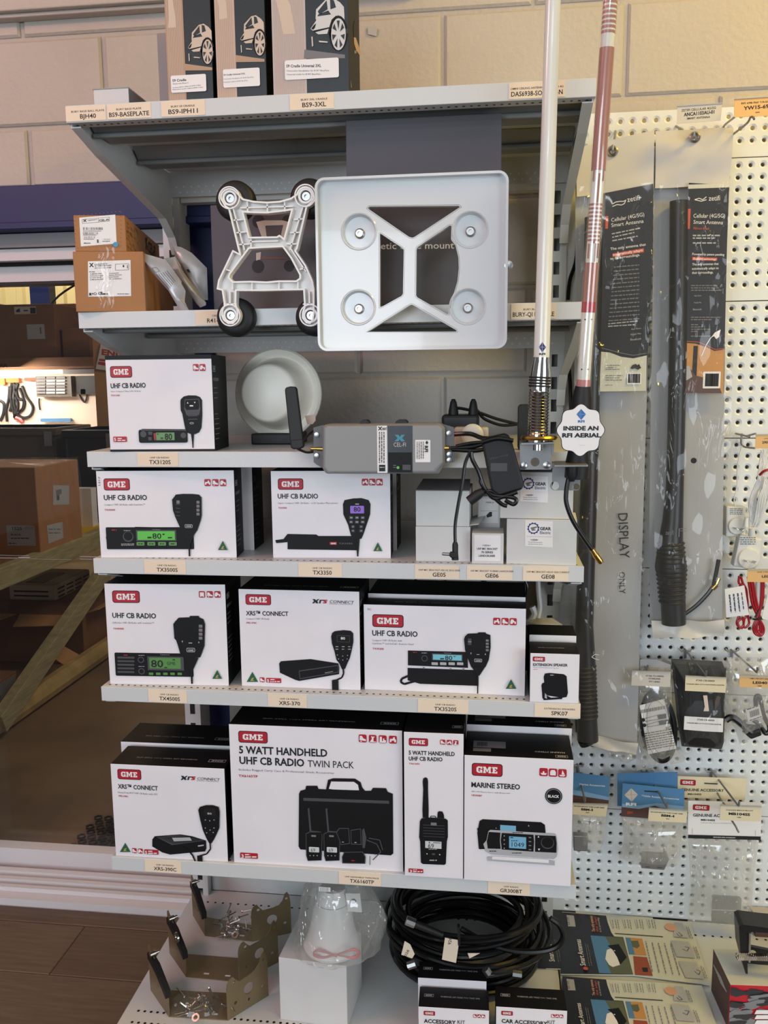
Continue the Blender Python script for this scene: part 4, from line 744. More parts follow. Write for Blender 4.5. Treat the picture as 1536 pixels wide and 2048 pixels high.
# square white plate
pp = plY(-.040, 'D'); t = thing('mounting_plate', 'square white plate with round recesses and triangular cut-outs, covering the lettered carton', 'plate', pp.w(1000, 868, -.02))
a = pp.uv(557, 868); b = pp.uv(1420, 868); c_ = pp.uv(555, 68); x0, x1 = a[0], pp.uv(1432, 480)[0]; y0, y1 = a[1], c_[1]
ou = rr_pts(x0, y0, x1, y1, .016, 6); inn = rr_pts(x0+.004, y0+.004, x1-.004, y1-.004, .012, 6)
def UP_(pts): return [pp.uv(*q) for q in pts]
cut = [UP_([(785, 190), (1205, 186), (1216, 196), (1000, 338), (988, 342), (972, 338), (776, 203)]), UP_([(772, 778), (790, 766), (970, 652), (985, 646), (1000, 652), (1195, 766), (1198, 776), (1190, 779)]),
       UP_([(834, 320), (842, 316), (942, 382), (952, 394), (948, 600), (940, 612), (846, 664), (834, 664)]), UP_([(1004, 392), (1010, 380), (1160, 278), (1174, 280), (1172, 345), (1192, 372), (1206, 430), (1208, 480), (1202, 540), (1186, 595), (1170, 625), (1165, 655), (1160, 697), (1148, 698), (1008, 618), (1002, 606)])]
cups = [(740, 312, 78), (1258, 303, 80), (737, 664, 76), (1246, 660, 80)]; cc = []
for x, y, r_ in cups:
    p0 = pp.uv(x-r_, y); p1 = pp.uv(x+r_, y); cc.append(((p0[0]+p1[0])/2, p0[1], (p1[0]-p0[0])/2))
m = MB(); m.c2d(pp, [ou]+cut+[circ_pts(q[0], q[1], q[2], n=36) for q in cc], -.003, 0); m.build('face', 'plate_white', t)
m = MB(); m.c2d(pp, [ou, inn], 0, .014); m.build('rim', 'plate_white', t, bevel=.001)
for q in cut: m = MB(); m.c2d(pp, [off_poly(q, -.0005), off_poly(q, .0012)], -.012, 0); m.build('cutout_edge', 'plate_white', t)
for u, v, r_ in cc:
    m = MB(); m.lathe([(.0, -.0105), (r_-.003, -.0105), (r_, -.003), (r_+.001, .0012), (r_+.0025, 0)], pp.p(u, v, 0), (0, -1, 0), 40, close=False); b = m.build('recess', 'plate_white', t, smooth=True)
    m = MB(); k = pp.p(u, v+(-.002), 0); m.lathe([(.0085, -.0105), (.0085, -.008), (.006, -.006), (.006, -.004), (.003, -.004), (.003, -.006)], k, (0, -1, 0), 20); m.build('screw', 'steel', b, smooth=True)
u, v = pp.uv(1434, 468); m = MB(); m.lathe([(.007, .0), (.007, .006), (.003, .007)], pp.p(u+.001, v, 0), (0, -1, 0), 18); m.build('side_screw', 'steel', t, smooth=True)
m = MB(); m.lathe([(.014, -.038), (.014, -.011)], pp.p(cc[2][0], cc[2][1], 0), (0, -1, 0), 18); m.lathe([(.014, -.038), (.014, -.011)], pp.p(cc[3][0], cc[3][1], 0), (0, -1, 0), 18); m.build('rear_magnet', 'rubber', t)

# ---------------- third shelf
z = SZ['s3']
def gme_extras(P, c=None): pass
def topwords(o, top, W, D, big=.16, text='WHEREVER LIFE TAKES YOU. TAKE GME.', mono=True, logo=True):
    """small pale words on a carton lid, reading from behind, as on the real cartons"""
    P = Print(top, .0003); vs, fs, w = glyphs(text, .0, 1); Lw = min(big, W*.55); u = W*.80-.0; v = min(D*.5, .035)
    u = W*.72; d = P.step(); P.mb.add([top.p(u-x*Lw/w, v-y*.0062, d) for x, y in vs], fs, P.mi('lightgrey'))
    if logo: P.logo_line(W*.97, v+.004, W*.15, -.0, True) if False else P.logo_line(W*.97, v+.002, min(.034, W*.17), .012, True)
    P.build(o, 'lid_print')
def sidewords(o, side, H, D):
    P = Print(side, .0003); P.logo_line(.006, H-.03, .020, .010); rnd = random.Random(int(H*1e4))
    def w(t, v, L, h):
        vs, fs, ww = glyphs(t, .01, 1); d = P.step(); P.mb.add([side.p(.006+x*L/ww, v+y*h/CAPH, d) for x, y in vs], fs, P.mi('lightgrey'))
    w('UHF CB RADIO', H-.047, min(.04, D*.7), .006)
    for k in range(9):
        v = H-.06-k*.009-(.02 if k > 2 else 0)
        if v > .02: P.uvpoly([(.006, v), (.006+rnd.uniform(.02, .036), v), (.006+rnd.uniform(.02, .036), v+.0014), (.006, v+.0014)], 'grey', False)
    P.build(o, 'side_print')
def mic(P, f, kind):
    pass
o, pl, top, side, W, H = carton('radio_carton', 'white radio carton with hand microphone and slim green display, beside the white dome', 'carton', (130, 708), (800, 712), z, -.002, .012, 100, .11, c='E', group='radio cartons')
P = Print(pl); P.uvpoly([(0, H-.0075), (W, H-.0075), (W, H), (0, H)], 'black').uvpoly([(0, 0), (W, 0), (W, .004), (0, .004)], 'black')
P.logo(128, 168, 271, 240).text('UHF CB RADIO', 134, 309, 358, 304, h=30, bold=.025).text('Super Compact 5 Watt UHF CB Radio', 134, 333, 328, 331, h=9, m='grey', res=1).text('TX3120S', 134, 359, 192, h=9, m='red', bold=.02)
P.icon(659, 154, 697, 198, 'car').icon(702, 154, 740, 198, 'tractor').rr(150, 618, 238, 652, 'red', .15).text('5', 156, 646, 170, h=20, m='white', bold=.03).greek(178, 633, 205, 6, 'white').greek(178, 645, 232, 6, 'white')
P.poly([(580, 395), (582, 380), (600, 362), (630, 354), (680, 355), (705, 365), (718, 385), (720, 480), (715, 560), (700, 590), (675, 602), (640, 600), (615, 585), (605, 540), (592, 470), (582, 450)], 'black').poly([(608, 380), (700, 375), (708, 440), (700, 480), (620, 482), (604, 440)], 'midgrey').poly([(612, 385), (696, 380), (702, 430), (694, 445), (620, 448), (608, 430)], 'black')
P.poly([(622, 406), (632, 406), (627, 396)], 'white').poly([(667, 396), (677, 396), (672, 406)], 'white').greek(640, 425, 662, 8, 'white').rr(640, 526, 666, 538, 'lightgrey', .5).rr(644, 529, 662, 535, 'black', .5)
for k in range(3): P.line([(630, 464+k*22), (690, 462+k*22)], 5, 'midgrey')
P.poly([(648, 600), (668, 600), (665, 650), (664, 690), (658, 690), (655, 650)], 'black')
P.rr(313, 574, 628, 656, 'black', .15).poly([(335, 568), (610, 570), (620, 580), (330, 580)], 'midgrey').circ(344, 602, 20, 'midgrey').circ(600, 610, 18, 'midgrey').rect(376, 586, 402, 606, 'midgrey').rr(376, 620, 398, 642, 'midgrey').poly([(410, 596), (424, 596), (424, 640), (414, 640)], 'red').rect(425, 592, 545, 640, 'ledgreen_dark').text('80', 482, 637, 530, h=38, m='ink', bold=.03).greek(432, 604, 448, 6, 'ink').rect(455, 622, 472, 634, 'midgrey'); P.build(o); sidewords(o, side, H, .11)
# dome antenna leaning on the wall side
t = thing('dome_antenna', 'round white dome antenna with flanged rim, standing behind the black paddle aerial', 'antenna', aty(555, 890, .22)); cen = aty(556, 788, .20); ax = V((-.10, -1, .05))
R = scl(92, .20)*1.0
m = MB(); m.lathe([(.02, -.03), (R*.9, -.012), (R, -.004), (R, .002), (R*.96, .006), (R*.86, .0), (R*.80, -.004)], cen, ax, 56); m.build('flange', 'dome', t, smooth=True)
m = MB(); m.lathe([(R*.80, -.004), (R*.72, .012), (R*.68, .030), (R*.63, .050), (R*.60, .057), (R*.55, .060), (.0, .061)], cen, ax, 56, close=False); m.build('dome', 'dome', t, smooth=True)
m = MB(); a = aty(508, 893, .19); b = aty(600, 893, .19); m.box((a.x, .17, z), (b.x, .26, z+.022)); m.build('foot', 'rubber', t, bevel=.003)
# grey repeater with paddle aerial
pc = plY(-.052, 'F'); t = thing('signal_repeater', 'grey mobile signal repeater with navy panel fixed on the shelf edge', 'repeater', pc.w(400, 655, -.03))
def UF(pts, p=pc): return [p.uv(*q) for q in pts]
back = [(62, 425), (110, 412), (700, 405), (748, 425), (750, 600), (712, 612), (690, 655), (118, 655), (66, 615)]
front = [(116, 430), (134, 420), (662, 417), (692, 434), (696, 600), (650, 646), (136, 648), (116, 624)]
m = MB(); B = UF(back); Fq = UF(front); n = len(front); B2 = UF([(104, 424), (122, 412), (680, 406), (706, 425), (706, 605), (678, 655), (122, 655), (104, 628)])
k = [pc.p(u, v, -.042) for u, v in B2]+[pc.p(u, v, -.010) for u, v in B2]+[pc.p(u, v, 0) for u, v in Fq]
m.add(k, [tuple(range(8)), tuple(range(16, 24))[::-1]]+[(i, 8+i, 8+(i+1) % 8, (i+1) % 8) for i in range(8)]+[(8+i, 16+i, 16+(i+1) % 8, 8+(i+1) % 8) for i in range(8)]); m.build('body', 'celfi_grey', t, bevel=.003)
for pts in ([(55, 430), (105, 416), (110, 440), (108, 520), (112, 560), (112, 600), (118, 640), (70, 612), (56, 600)], [(696, 414), (748, 428), (750, 600), (712, 604), (700, 590), (690, 560), (700, 500)]):
    m = MB(); m.prismx(pc, pts, -.024, -.018); m.build('mounting_flange', 'celfi_dark', t)
for x, y in ((72, 465), (72, 568), (724, 458), (726, 562), (726, 590)): m = MB(); m.lathe([(.0045, 0), (.0045, .003), (.002, .0035)], pc.w(x, y, -.018), (0, -1, 0), 12); m.build('screw', 'steel', t, smooth=True)
P = Print(pc, .0002); P.rect(427, 418, 550, 650, 'navy').rect(375, 418, 426, 648, 'white').rect(430, 548, 546, 645, 'black').rr(562, 487, 636, 596, 'white', .04)
P.poly([(462, 462), (480, 462), (487, 472), (495, 462), (512, 462), (498, 478), (512, 494), (494, 494), (487, 484), (480, 494), (462, 494), (476, 478)], 'teal').text('CEL-FI', 457, 520, 516, h=20, m='pale', bold=.0).circ(492, 580, 5, 'dark').circ(478, 622, 7, 'ledgreen').rect(490, 610, 498, 632, 'dark').greek(455, 612, 470, 3, 'grey').greek(455, 622, 470, 3, 'grey').rect(500, 608, 540, 634, 'midgrey')
P.poly([(380, 422), (386, 422), (391, 428), (396, 422), (402, 422), (394, 432), (402, 440), (396, 440), (391, 435), (386, 440), (380, 440), (388, 432)], 'ink').text('NEXT', 402, 439, 424, h=12, bold=.03).rect(386, 608, 416, 640, 'ink').greek(390, 622, 412, 3, 'white')
for k_ in range(3): P.greek(386+k_*11, 448, 386+k_*11, 4, 'ink', y1=600)
P.poly([(612, 500), (619, 490), (626, 500), (619, 510)], 'ink').text('RFI', 609, 515, 609, 546, h=15, bold=.05)
for k_ in range(4): P.greek(570+k_*10, 495, 570+k_*10, 3, 'ink', y1=580)
P.build(t)
m = MB(); m.lathe([(.0035, 0), (.0035, .010), (.0028, .010), (.0028, .022)], pc.w(104, 535, -.018), (-1, 0, .03), 10); m.build('left_connector', 'brass', t, smooth=True)
m = MB(); m.lathe([(.006, 0), (.006, .006), (.0042, .006), (.0042, .018)], pc.w(672, 530, -.012), (1, 0, 0), 12); m.build('right_connector', 'brass', t, smooth=True)
for x0, x1 in ((283, 330), (458, 520)): m = MB(); m.prismx(pc, [(x0, 412), (x0+4, 398), (x0+14, 392), (x1-12, 392), (x1-3, 400), (x1, 412)], -.038, -.015); m.build('mounting_lug', 'rubber', t)
# paddle aerial
pa = plY(-.030, 'E'); t = thing('paddle_aerial', 'black paddle aerial standing up in front of the white dome', 'aerial', pa.w(1330, 700))
m = MB(); m.prismx(pa, [(1245, 318), (1252, 304), (1280, 297), (1312, 300), (1320, 314), (1366, 680), (1352, 694), (1300, 698), (1282, 680)], -.012, 0); m.build('paddle', 'rubber', t, bevel=.003)
m = MB(); m.prismx(pa, [(1283, 640), (1362, 632), (1367, 682), (1350, 698), (1300, 700), (1284, 690)], -.014, .002); m.build('hinge', 'rubber', t, bevel=.003)
m = MB(); m.tube(smooth_path([pa.w(1320, 696, -.006), pa.w(1380, 722, -.01), pa.w(1440, 712, -.01), pa.w(1405, 702, -.01), pa.w(1478, 697, -.008)]), .0022, 8); m.build('lead', 'cable_black', t, smooth=True)
m = MB(); m.tube(smooth_path([pa.w(1360, 640, -.02), pa.w(1390, 600, -.03), pa.w(1445, 565, -.04)]), .002, 8); m.build('lead', 'cable_black', t, smooth=True)
m = MB(); m.prismx(pa, [(1350, 490), (1400, 483), (1418, 492), (1420, 520), (1400, 545), (1365, 545)], -.034, -.032); tag(m.build('clear_tab', 'tan_print2'), 'small clear plastic hang tab behind the paddle aerial', 'tab')
# adapters and leads behind the repeater
z = SZ['s3']
def yb(x, y, Y, c='F'): return aty(*cp(c, x, y), Y)
a = yb(690, 440, .10); b = yb(872, 365, .10); m = MB(); m.box((a.x, .10, z), (b.x, .17, b.z)); o = tag(m.build('power_adapter', 'abs_black', bevel=.005), 'black double power adapter behind the repeater', 'adapter')
for x in (748, 845): m = MB(); m.lathe([(.010, -.005), (.009, .01), (.006, .026), (.003, .032)], yb(x, 372, .115), (0, 0, 1), 12); m.build('strain_relief', 'rubber', o, smooth=True)
for pts in ([(748, 345), (770, 332), (860, 350), (960, 385), (1060, 410)], [(846, 330), (870, 350), (900, 385), (980, 415), (1060, 412)]):
    m = MB(); m.tube(smooth_path([yb(x, y, .12) for x, y in pts]), .0028, 8); m.build('lead', 'cable_black', o, smooth=True)
a = yb(750, 510, .06); b = yb(920, 425, .06); m = MB(); m.box((a.x, .06, z), (b.x, .095, b.z)); o = tag(m.build('power_board', 'pale', bevel=.004), 'pale power board with round plug between the adapters', 'power board')
m = MB(); m.lathe([(.020, 0), (.020, .012), (.016, .016), (.0, .016)], yb(842, 462, .06), (0, -1, 0), 24); m.build('plug', 'plug_white', o, smooth=True)
m = MB(); m.tube(smooth_path([yb(750, 460, .03), yb(830, 458, .02), yb(900, 480, .03), yb(1000, 470, .05)]), .004, 8); m.build('lead', 'cable_black', o, smooth=True)
m = MB(); a = yb(1062, 480, .03); b = yb(1132, 315, .03); m.prism(plY(.03), rr_pts(a.x, z, b.x, b.z, .006), -.03, 0); tag(m.build('slim_modem', 'rubber', bevel=.002), 'slim upright black device behind the chrome spring', 'device')
m = MB()
for pts in ([(735, 528), (800, 525), (850, 520), (920, 500)], [(760, 520), (830, 505), (900, 500), (960, 505)], [(740, 535), (860, 540), (940, 520)]): m.tube(smooth_path([yb(x, y, -.035) for x, y in pts]), .0035, 8)
tag(m.build('aerial_lead', 'cable_black', smooth=True), 'black leads running from the brass connector of the repeater', 'leads')
# hanging black power brick
pk = plY(-.075, 'F'); t = thing('power_brick', 'black power brick with bundled lead hanging before the shelf edge', 'power supply', pk.w(1010, 800))
m = MB(); m.prismx(pk, [(885, 500), (900, 480), (1000, 457), (1020, 470), (1035, 500), (1092, 700), (1085, 730), (960, 768), (935, 750)], -.030, 0); m.build('brick', 'rubber', t, bevel=.006)
P = Print(pk, .0003); P.text('Warning', 925, 585, 1015, 562, h=10, m='midgrey').rect(930, 600, 1010, 640, 'midgrey'); P.d = .0002; P.build(t, 'moulded_print')
for pts in ([(885, 500), (960, 480), (1040, 490)], [(835, 545), (840, 580), (870, 640), (900, 720), (945, 770), (1000, 760), (1060, 740)], [(880, 680), (890, 710), (940, 755), (1030, 765), (1055, 780), (1040, 800), (1000, 780)], [(950, 770), (985, 800), (1010, 808)]):
    m = MB(); m.tube(smooth_path([pk.w(x, y, .004) for x, y in pts]), .0035, 8); m.build('lead_loop', 'cable_black', t, smooth=True)
m = MB(); m.tube(smooth_path([pk.w(*q, .002) for q in ((832, 542), (806, 600), (793, 690), (772, 800), (757, 900), (757, 985))]), .0028, 8); m.build('dc_lead', 'cable_black', t, smooth=True)
m = MB(); m.lathe([(.0035, 0), (.005, .004), (.005, .018), (.006, .03)], pk.w(757, 985, .002), (0, 0, -1), 12); b = m.build('strain_relief', 'rubber', t, smooth=True)
m = MB(); m.prismx(pk, [(730, 1032), (768, 1032), (766, 1060), (742, 1062), (728, 1050)], -.004, .008); m.build('dc_elbow', 'rubber', t, bevel=.002)
m = MB(); m.lathe([(.0027, 0), (.0027, .012), (.001, .013)], pk.w(730, 1044, .002), (-1, 0, .05), 12); m.build('dc_tip', 'steel', t, smooth=True)
m = MB(); m.tube([pk.w(895, 735, .004), pk.w(868, 752, .004), pk.w(825, 785, .004)], [.006, .0085, .0085], 12); m.build('socket', 'rubber', t, smooth=True)
m = MB(); m.tube(smooth_path([pk.w(895, 735, .004), pk.w(930, 735, .004), pk.w(960, 755, .004)]), .003, 8); m.build('socket_lead', 'cable_black', t, smooth=True)
# white aerial with spring on L bracket
YA = -.09; t = thing('whip_aerial', 'tall white fibreglass aerial with chrome spring base on a steel bracket', 'aerial', aty(1072, 940, YA))
a = aty(1083, 715, YA); b = aty(1106, 0, YA); c = b+(b-a)*.35
m = MB(); m.tube([a, a+(c-a)*.5, c], [.0125, .0118, .011], 24); m.build('rod', 'fibre_white', t, smooth=True)
pr = plY(YA-.0127, 'F'); P = Print(pr, 0); P.poly([(1181, 10), (1200, 35), (1181, 60), (1165, 35)], 'rfi_navy').line([(1166, 35), (1199, 35)], 2, 'lightgrey').line([(1181, 12), (1181, 58)], 2, 'lightgrey').text('RFI', 1166, 73, 1196, h=9, m='ink', bold=.05); P.build(t, 'emblem')
s0 = aty(1079, 770, YA); s1 = aty(1076, 868, YA)
m = MB(); m.lathe([(.0128, 0), (.0128, .004), (.0165, .026), (.0165, .050)], a, (s0-a), 24); m.build('ferrule', 'chrome', t, smooth=True)
m = MB()
for i in range(4): m.lathe([(.0168, 0), (.0175, .001), (.0175, .002), (.0168, .003)], a+(s0-a).normalized()*(.030+i*.0045), s0-a, 20, close=False)
m.build('grip_ring', 'rubber', t, smooth=True, kind='stuff')
m = MB(); d = s1-s0; N = 16; pts = []
for i in range(N*12+1): an = 2*math.pi*i/12; q = s0+d*(i/(N*12)); pts.append(q+V((math.cos(an)*.0145, math.sin(an)*.0145, 0)))
m.tube(pts, .0029, 6); m.build('spring', 'chrome', t, smooth=True)
m = MB(); m.lathe([(.0165, 0), (.0165, .012), (.019, .012), (.019, .018), (.008, .018), (.008, .03)], s1+V((0, 0, .004)), (0, 0, -1), 22); m.build('base_nut', 'chrome', t, smooth=True)
pq = plY(-.055, 'F'); m = MB(); q = [pq.uv(*w_) for w_ in ((1072, 500), (1225, 492), (1225, 632), (1072, 632))]; hol = circ_pts(*pq.uv(1146, 595), .0075, n=16)
m.c2d(pq, [q, hol], -.003, 0); e0 = pq.w(1072, 490); e1 = pq.w(1228, 485)
m.hexa([e0+V((0, 0, -.004)), e0+V((0, -.055, -.004)), e1+V((0, -.055, -.004)), e1+V((0, 0, -.004)), e0, e0+V((0, -.055, 0)), e1+V((0, -.055, 0)), e1]); b = m.build('bracket', 'steel_dull', t, bevel=.0008)
for x, y in ((1090, 612), (1202, 610)): m = MB(); m.lathe([(.006, 0), (.006, .003), (.002, .0045)], pq.w(x, y, .0), (0, -1, 0), 14); m.build('screw', 'steel', b, smooth=True)
m = MB(); m.lathe([(.0, .0), (.028, 0), (.030, .003), (.028, .006), (.0, .006)], pq.w(1160, 478)+V((0, -.035, 0)), (0, 0, 1), 28, close=False); m.build('washer', 'brass', t, smooth=True)
for x in (1075, 1215): m = MB(); m.box(tuple(pq.w(x, 560, -.003)), tuple(pq.w(x, 560, -.003)+V((.008, .052, .02)))); m.build('standoff', 'steel_dull', t)
# cutaway striped aerial with badge
t = thing('cutaway_aerial', 'clear cutaway aerial showing copper striped core, leaning beside the pegboard', 'aerial', aty(1140, 980, -.05))
A0 = aty(1166, 775, -.07); A1 = aty(1221, 0, -.12); A2 = A1+(A1-A0)*.25; Rr_ = .0108
def lerp_y(y): f_ = (775-y)/775.0; return A0+(A1-A0)*f_
m = MB()
def seg(y0, y1, r_, mi): m.tube([lerp_y(y0), lerp_y(y1)], r_, 18, mi)
seg(778, 612, Rr_*.96, 0); seg(775, 757, Rr_*1.0, 2); seg(612, 590, Rr_*1.02, 3); seg(590, 508, Rr_, 1); seg(508, 390, Rr_*.9, 0); seg(390, 322, Rr_*.9, 0); seg(322, 88, Rr_, 1); seg(88, -120, Rr_*.92, 0)
for y in list(range(388, 466, 8)): seg(y+4, y, Rr_*.97, 1)
for y in list(range(-60, 64, 9)): seg(y+5, y, Rr_*.97, 1)
dirA = (A1-A0).normalized(); fr_ = V((0, -1, 0))
for y0, y1, dx in ((508, 470, .003), (470, 462, 0), (388, 330, .001), (500, 470, -.007), (500, 470, .007), (345, 322, -.007), (345, 322, .007)):
    p0 = lerp_y(y0)+fr_*Rr_*.93+V((dx, abs(dx)*.35, 0)); p1 = lerp_y(y1)+fr_*Rr_*.93+V((dx, abs(dx)*.35, 0)); m.tube([p0, p1], .0014, 6, 1)
for y in (628, 755-20): m.tube([lerp_y(y)+V((-.006, -.0085, 0)), lerp_y(y)+V((.006, -.0085, 0))], .0013, 6, 4)
m.build('core', ['fibre_white', 'copper_mesh', 'pink_tape', 'red', 'black'], t, smooth=True)
m = MB(); m.tube([lerp_y(778), lerp_y(-150)], Rr_*1.14, 20, caps=False); m.build('clear_tube', 'tube_film', t, smooth=True)
b0 = lerp_y(772); m = MB(); m.lathe([(.0125, 0), (.0165, .02), (.0175, .05), (.016, .10), (.020, .125), (.020, .150)], b0, (A0-A1), 20); m.build('black_boot', 'rubber', t, smooth=True)
pq2 = plY(-.045, 'F'); m = MB(); q = rr_pts(*pq2.uv(1228, 733), *pq2.uv(1368, 590), .006); m.c2d(pq2, [q, circ_pts(*pq2.uv(1348, 715), .0055, n=14), circ_pts(*pq2.uv(1242, 712), .0075, n=14)], -.003, 0)
e0 = pq2.w(1228, 592); e1 = pq2.w(1386, 590); m.hexa([e0+V((0, 0, -.004)), e0+V((0, -.06, -.004)), e1+V((0, -.06, -.004)), e1+V((0, 0, -.004)), e0, e0+V((0, -.06, 0)), e1+V((0, -.06, 0)), e1]); m.build('bracket', 'steel_dull', t, bevel=.0008)
m = MB(); m.box(tuple(pq2.w(1240, 660, -.003)), tuple(pq2.w(1240, 660, -.003)+V((.012, .042, .012)))); m.build('standoff', 'steel_dull', t)
pw_ = plY(-.075, 'F'); path = [(1320, 632), (1308, 680), (1298, 740), (1300, 800), (1330, 880), (1380, 960), (1430, 1030)]
m = MB(); m.lathe([(.010, 0), (.010, .02), (.005, .03)], pw_.w(1325, 600), (0, 0, -1), 14); m.build('gland', 'rubber', t, smooth=True)
m = MB(); m.tube(smooth_path([pw_.w(*q_) for q_ in path]), .0038, 10); m.build('lead', 'cable_black', t, smooth=True)
m = MB(); m.tube([pw_.w(1425, 1022), pw_.w(1440, 1045), pw_.w(1440, 1045), pw_.w(1462, 1075), pw_.w(1470, 1088)], [.0045, .0045, .0055, .0055, .004], 12); m.build('gold_plug', 'brass', t, smooth=True)
# scalloped badge
pbd = plY(-.165, 'F'); cu, cv = pbd.uv(1368, 440); r0 = pbd.uv(1485, 440)[0]-cu
bp = [(cu+(r0*.955+r0*.065*math.cos(8*a))*math.cos(a), cv+(r0*1.06+r0*.07*math.cos(8*a))*math.sin(a)) for a in [2*math.pi*(i+.5)/96 for i in range(96)]]
m = MB(); m.c2d(pbd, [bp], -.003, 0); o = tag(m.build('scalloped_badge', 'ink'), 'white scalloped badge with bold black lettering on the cutaway aerial', 'badge')
m = MB(); m.c2d(pbd, [[(cu+(x-cu)*.97, cv+(y-cv)*.97) for x, y in bp]], 0, .0006); m.build('white_face', 'white', o)
m = MB(); k0 = pbd.w(1368, 470, -.003); m.tube([k0, V((lerp_y(775).x-.012, lerp_y(775).y-.02, k0.z)), V((lerp_y(775).x-.01, lerp_y(775).y+.0, k0.z-.03))], .003, 6); m.build('stalk', 'rubber', o)
P = Print(pbd, .0008); P.poly([(1371, 336), (1394, 362), (1371, 390), (1348, 362)], 'rfi_blue').line([(1350, 362), (1393, 362)], 2, 'sky_print_lt').poly([(1371, 336), (1371, 390), (1356, 362)], 'sky_print').text('RFI', 1355, 402, 1387, h=11, m='rfi_blue', bold=.05).text('INSIDE AN', 1284, 440, 1455, h=20, bold=.05).text('RFI AERIAL', 1278, 474, 1466, h=20, bold=.05).line([(1360, 514), (1390, 513)], 1, 'lightgrey'); P.build(o, 'lettering')
# ---------------- fourth shelf
z = SZ['s4']
def screen(P, x0, y0, x1, y1, m_): P.rect(x0, y0, x1, y1, m_)
o, pl, top, side, W, H = carton('radio_carton', 'white radio carton with bright green display and hand microphone, handwriting at its corner', 'carton', (70, 1388), (940, 1398), z, .006, .026, 838, .064, c='E', group='radio cartons')
P = Print(pl); P.logo(86, 886, 257, 962).text('UHF CB RADIO', 90, 1024, 366, h=32, bold=.025).text('Compact UHF CB Radio with ScanSuite™', 92, 1059, 352, h=11, m='grey', res=1).text('TX3500S', 94, 1092, 162, h=10, m='red', bold=.02)
P.icon(732, 890, 774, 935, 'atv').icon(782, 890, 824, 935, 'car').icon(831, 890, 873, 935, 'tractor').text('L217', 66, 932, 66, 875, h=12)
P.rr(102, 1198, 668, 1338, 'black', .05).poly([(290, 1195), (570, 1200), (575, 1215), (285, 1212)], 'black').circ(150, 1265, 46, 'carton_black').circ(246, 1258, 34, 'midgrey').circ(246, 1255, 28, 'black').greek(140, 1218, 172, 6, 'red').greek(218, 1221, 262, 4, 'lightgrey').text('TX3500S', 400, 1216, 452, h=6, m='lightgrey', res=1).greek(202, 1306, 285, 4, 'lightgrey').greek(202, 1314, 285, 4, 'lightgrey')
P.rect(296, 1215, 556, 1285, 'midgrey').rect(305, 1223, 546, 1278, 'ledgreen').text('80', 402, 1270, 460, h=34, m='ink', bold=.02).greek(370, 1268, 396, 10, 'ink').greek(500, 1268, 528, 8, 'ink').rect(466, 1238, 480, 1246, 'ink')
for k in range(4): P.rr(300+k*69, 1291, 352+k*69, 1314, 'ledgreen_dark', .2); P.greek(312+k*69, 1306, 340+k*69, 6, 'ink')
P.poly([(528, 1020), (540, 1005), (552, 988), (600, 983), (660, 984), (700, 988), (716, 1005), (718, 1120), (712, 1150), (690, 1215), (672, 1240), (655, 1245), (610, 1243), (595, 1235), (575, 1190), (548, 1130), (534, 1090)], 'black').poly([(575, 1000), (690, 1000), (700, 1120), (560, 1110), (556, 1010)], 'carton_black')
for k in range(4): P.rr(684, 1028+k*25, 704, 1046+k*25, 'grey', .15)
P.rr(556, 1025, 578, 1046, 'grey', .15)
for k in range(4): P.line([(552, 1050+k*24), (580, 1052+k*24)], 4, 'midgrey')
P.rr(610, 1178, 660, 1200, 'lightgrey', .25).rr(613, 1181, 657, 1197, 'black', .25).text('GME', 618, 1194, 652, h=10, m='lightgrey', bold=.04)
P.poly([(600, 1240), (672, 1240), (648, 1302), (625, 1302)], 'black').poly([(633, 1300), (644, 1300), (646, 1382), (635, 1382)], 'black').ausmade(822, 1282, 884, 1342); P.build(o); sidewords(o, side, H, .05)
a = pl.p(0, 0, 0); 
o2, pl2, top2, side2, W2, H2 = carton('radio_carton', 'radio carton mostly hidden behind the one with handwriting, its white edge showing', 'carton', (220, 1372), (1054, 1372), z, .092, .100, 838, .08, c='E', group='radio cartons', H=H)
sidewords(o2, side2, H, .08)
o, pl, top, side, W, H = carton('radio_carton', 'white radio carton with purple microphone display and slim black radio', 'carton', (1172, 1392), (1926, 1392), z, .030, .042, 838, .07, c='E', group='radio cartons')
P = Print(pl); P.logo(1202, 886, 1366, 958).text('UHF CB RADIO', 1202, 1014, 1460, h=30, bold=.025).text('Super Compact UHF CB Radio - LCD Speaker Microphone', 1204, 1048, 1586, h=10, m='grey', res=1).text('TX3350', 1206, 1079, 1260, h=10, m='red', bold=.02)
P.pl = pl.crop('F'); P.icon(302, 676, 333, 709, 'atv').icon(337, 676, 368, 709, 'car').icon(372, 676, 403, 709, 'tractor')
P.pl = pl.crop('F'); P.poly([(-120, 975), (-80, 970), (-60, 945), (80, 948), (90, 955), (260, 955), (285, 975), (285, 1025), (-60, 1020), (-60, 985), (-115, 990)], 'black').poly([(0, 962), (30, 962), (30, 1000), (0, 1000)], 'carton_black').rr(145, 984, 180, 998, 'red').text('GME', 150, 995, 176, h=7, m='white', bold=.04).text('TX3350', 190, 995, 256, h=7, m='grey')
P.poly([(210, 800), (218, 780), (260, 772), (300, 770), (335, 780), (344, 800), (342, 850), (325, 900), (310, 945), (300, 968), (285, 970), (260, 968), (248, 950), (235, 900), (212, 850)], 'black').rr(245, 808, 313, 845, 'ledpurple', .1).text('80', 262, 836, 296, h=22, m='ink', bold=.02).greek(270, 802, 288, 5, 'lightgrey')
for i in range(2):
    for j in range(3): P.rr(240+j*28, 858+i*21, 260+j*28, 873+i*21, 'midgrey', .25); P.greek(245+j*28, 868+i*21, 256+j*28, 5, 'lightgrey')
for j in (250, 290):
    for i in (902, 922): P.rr(j, i, j+18, i+14, 'midgrey', .25); P.circ(j+9, i+7, 3, 'lightgrey', 6)
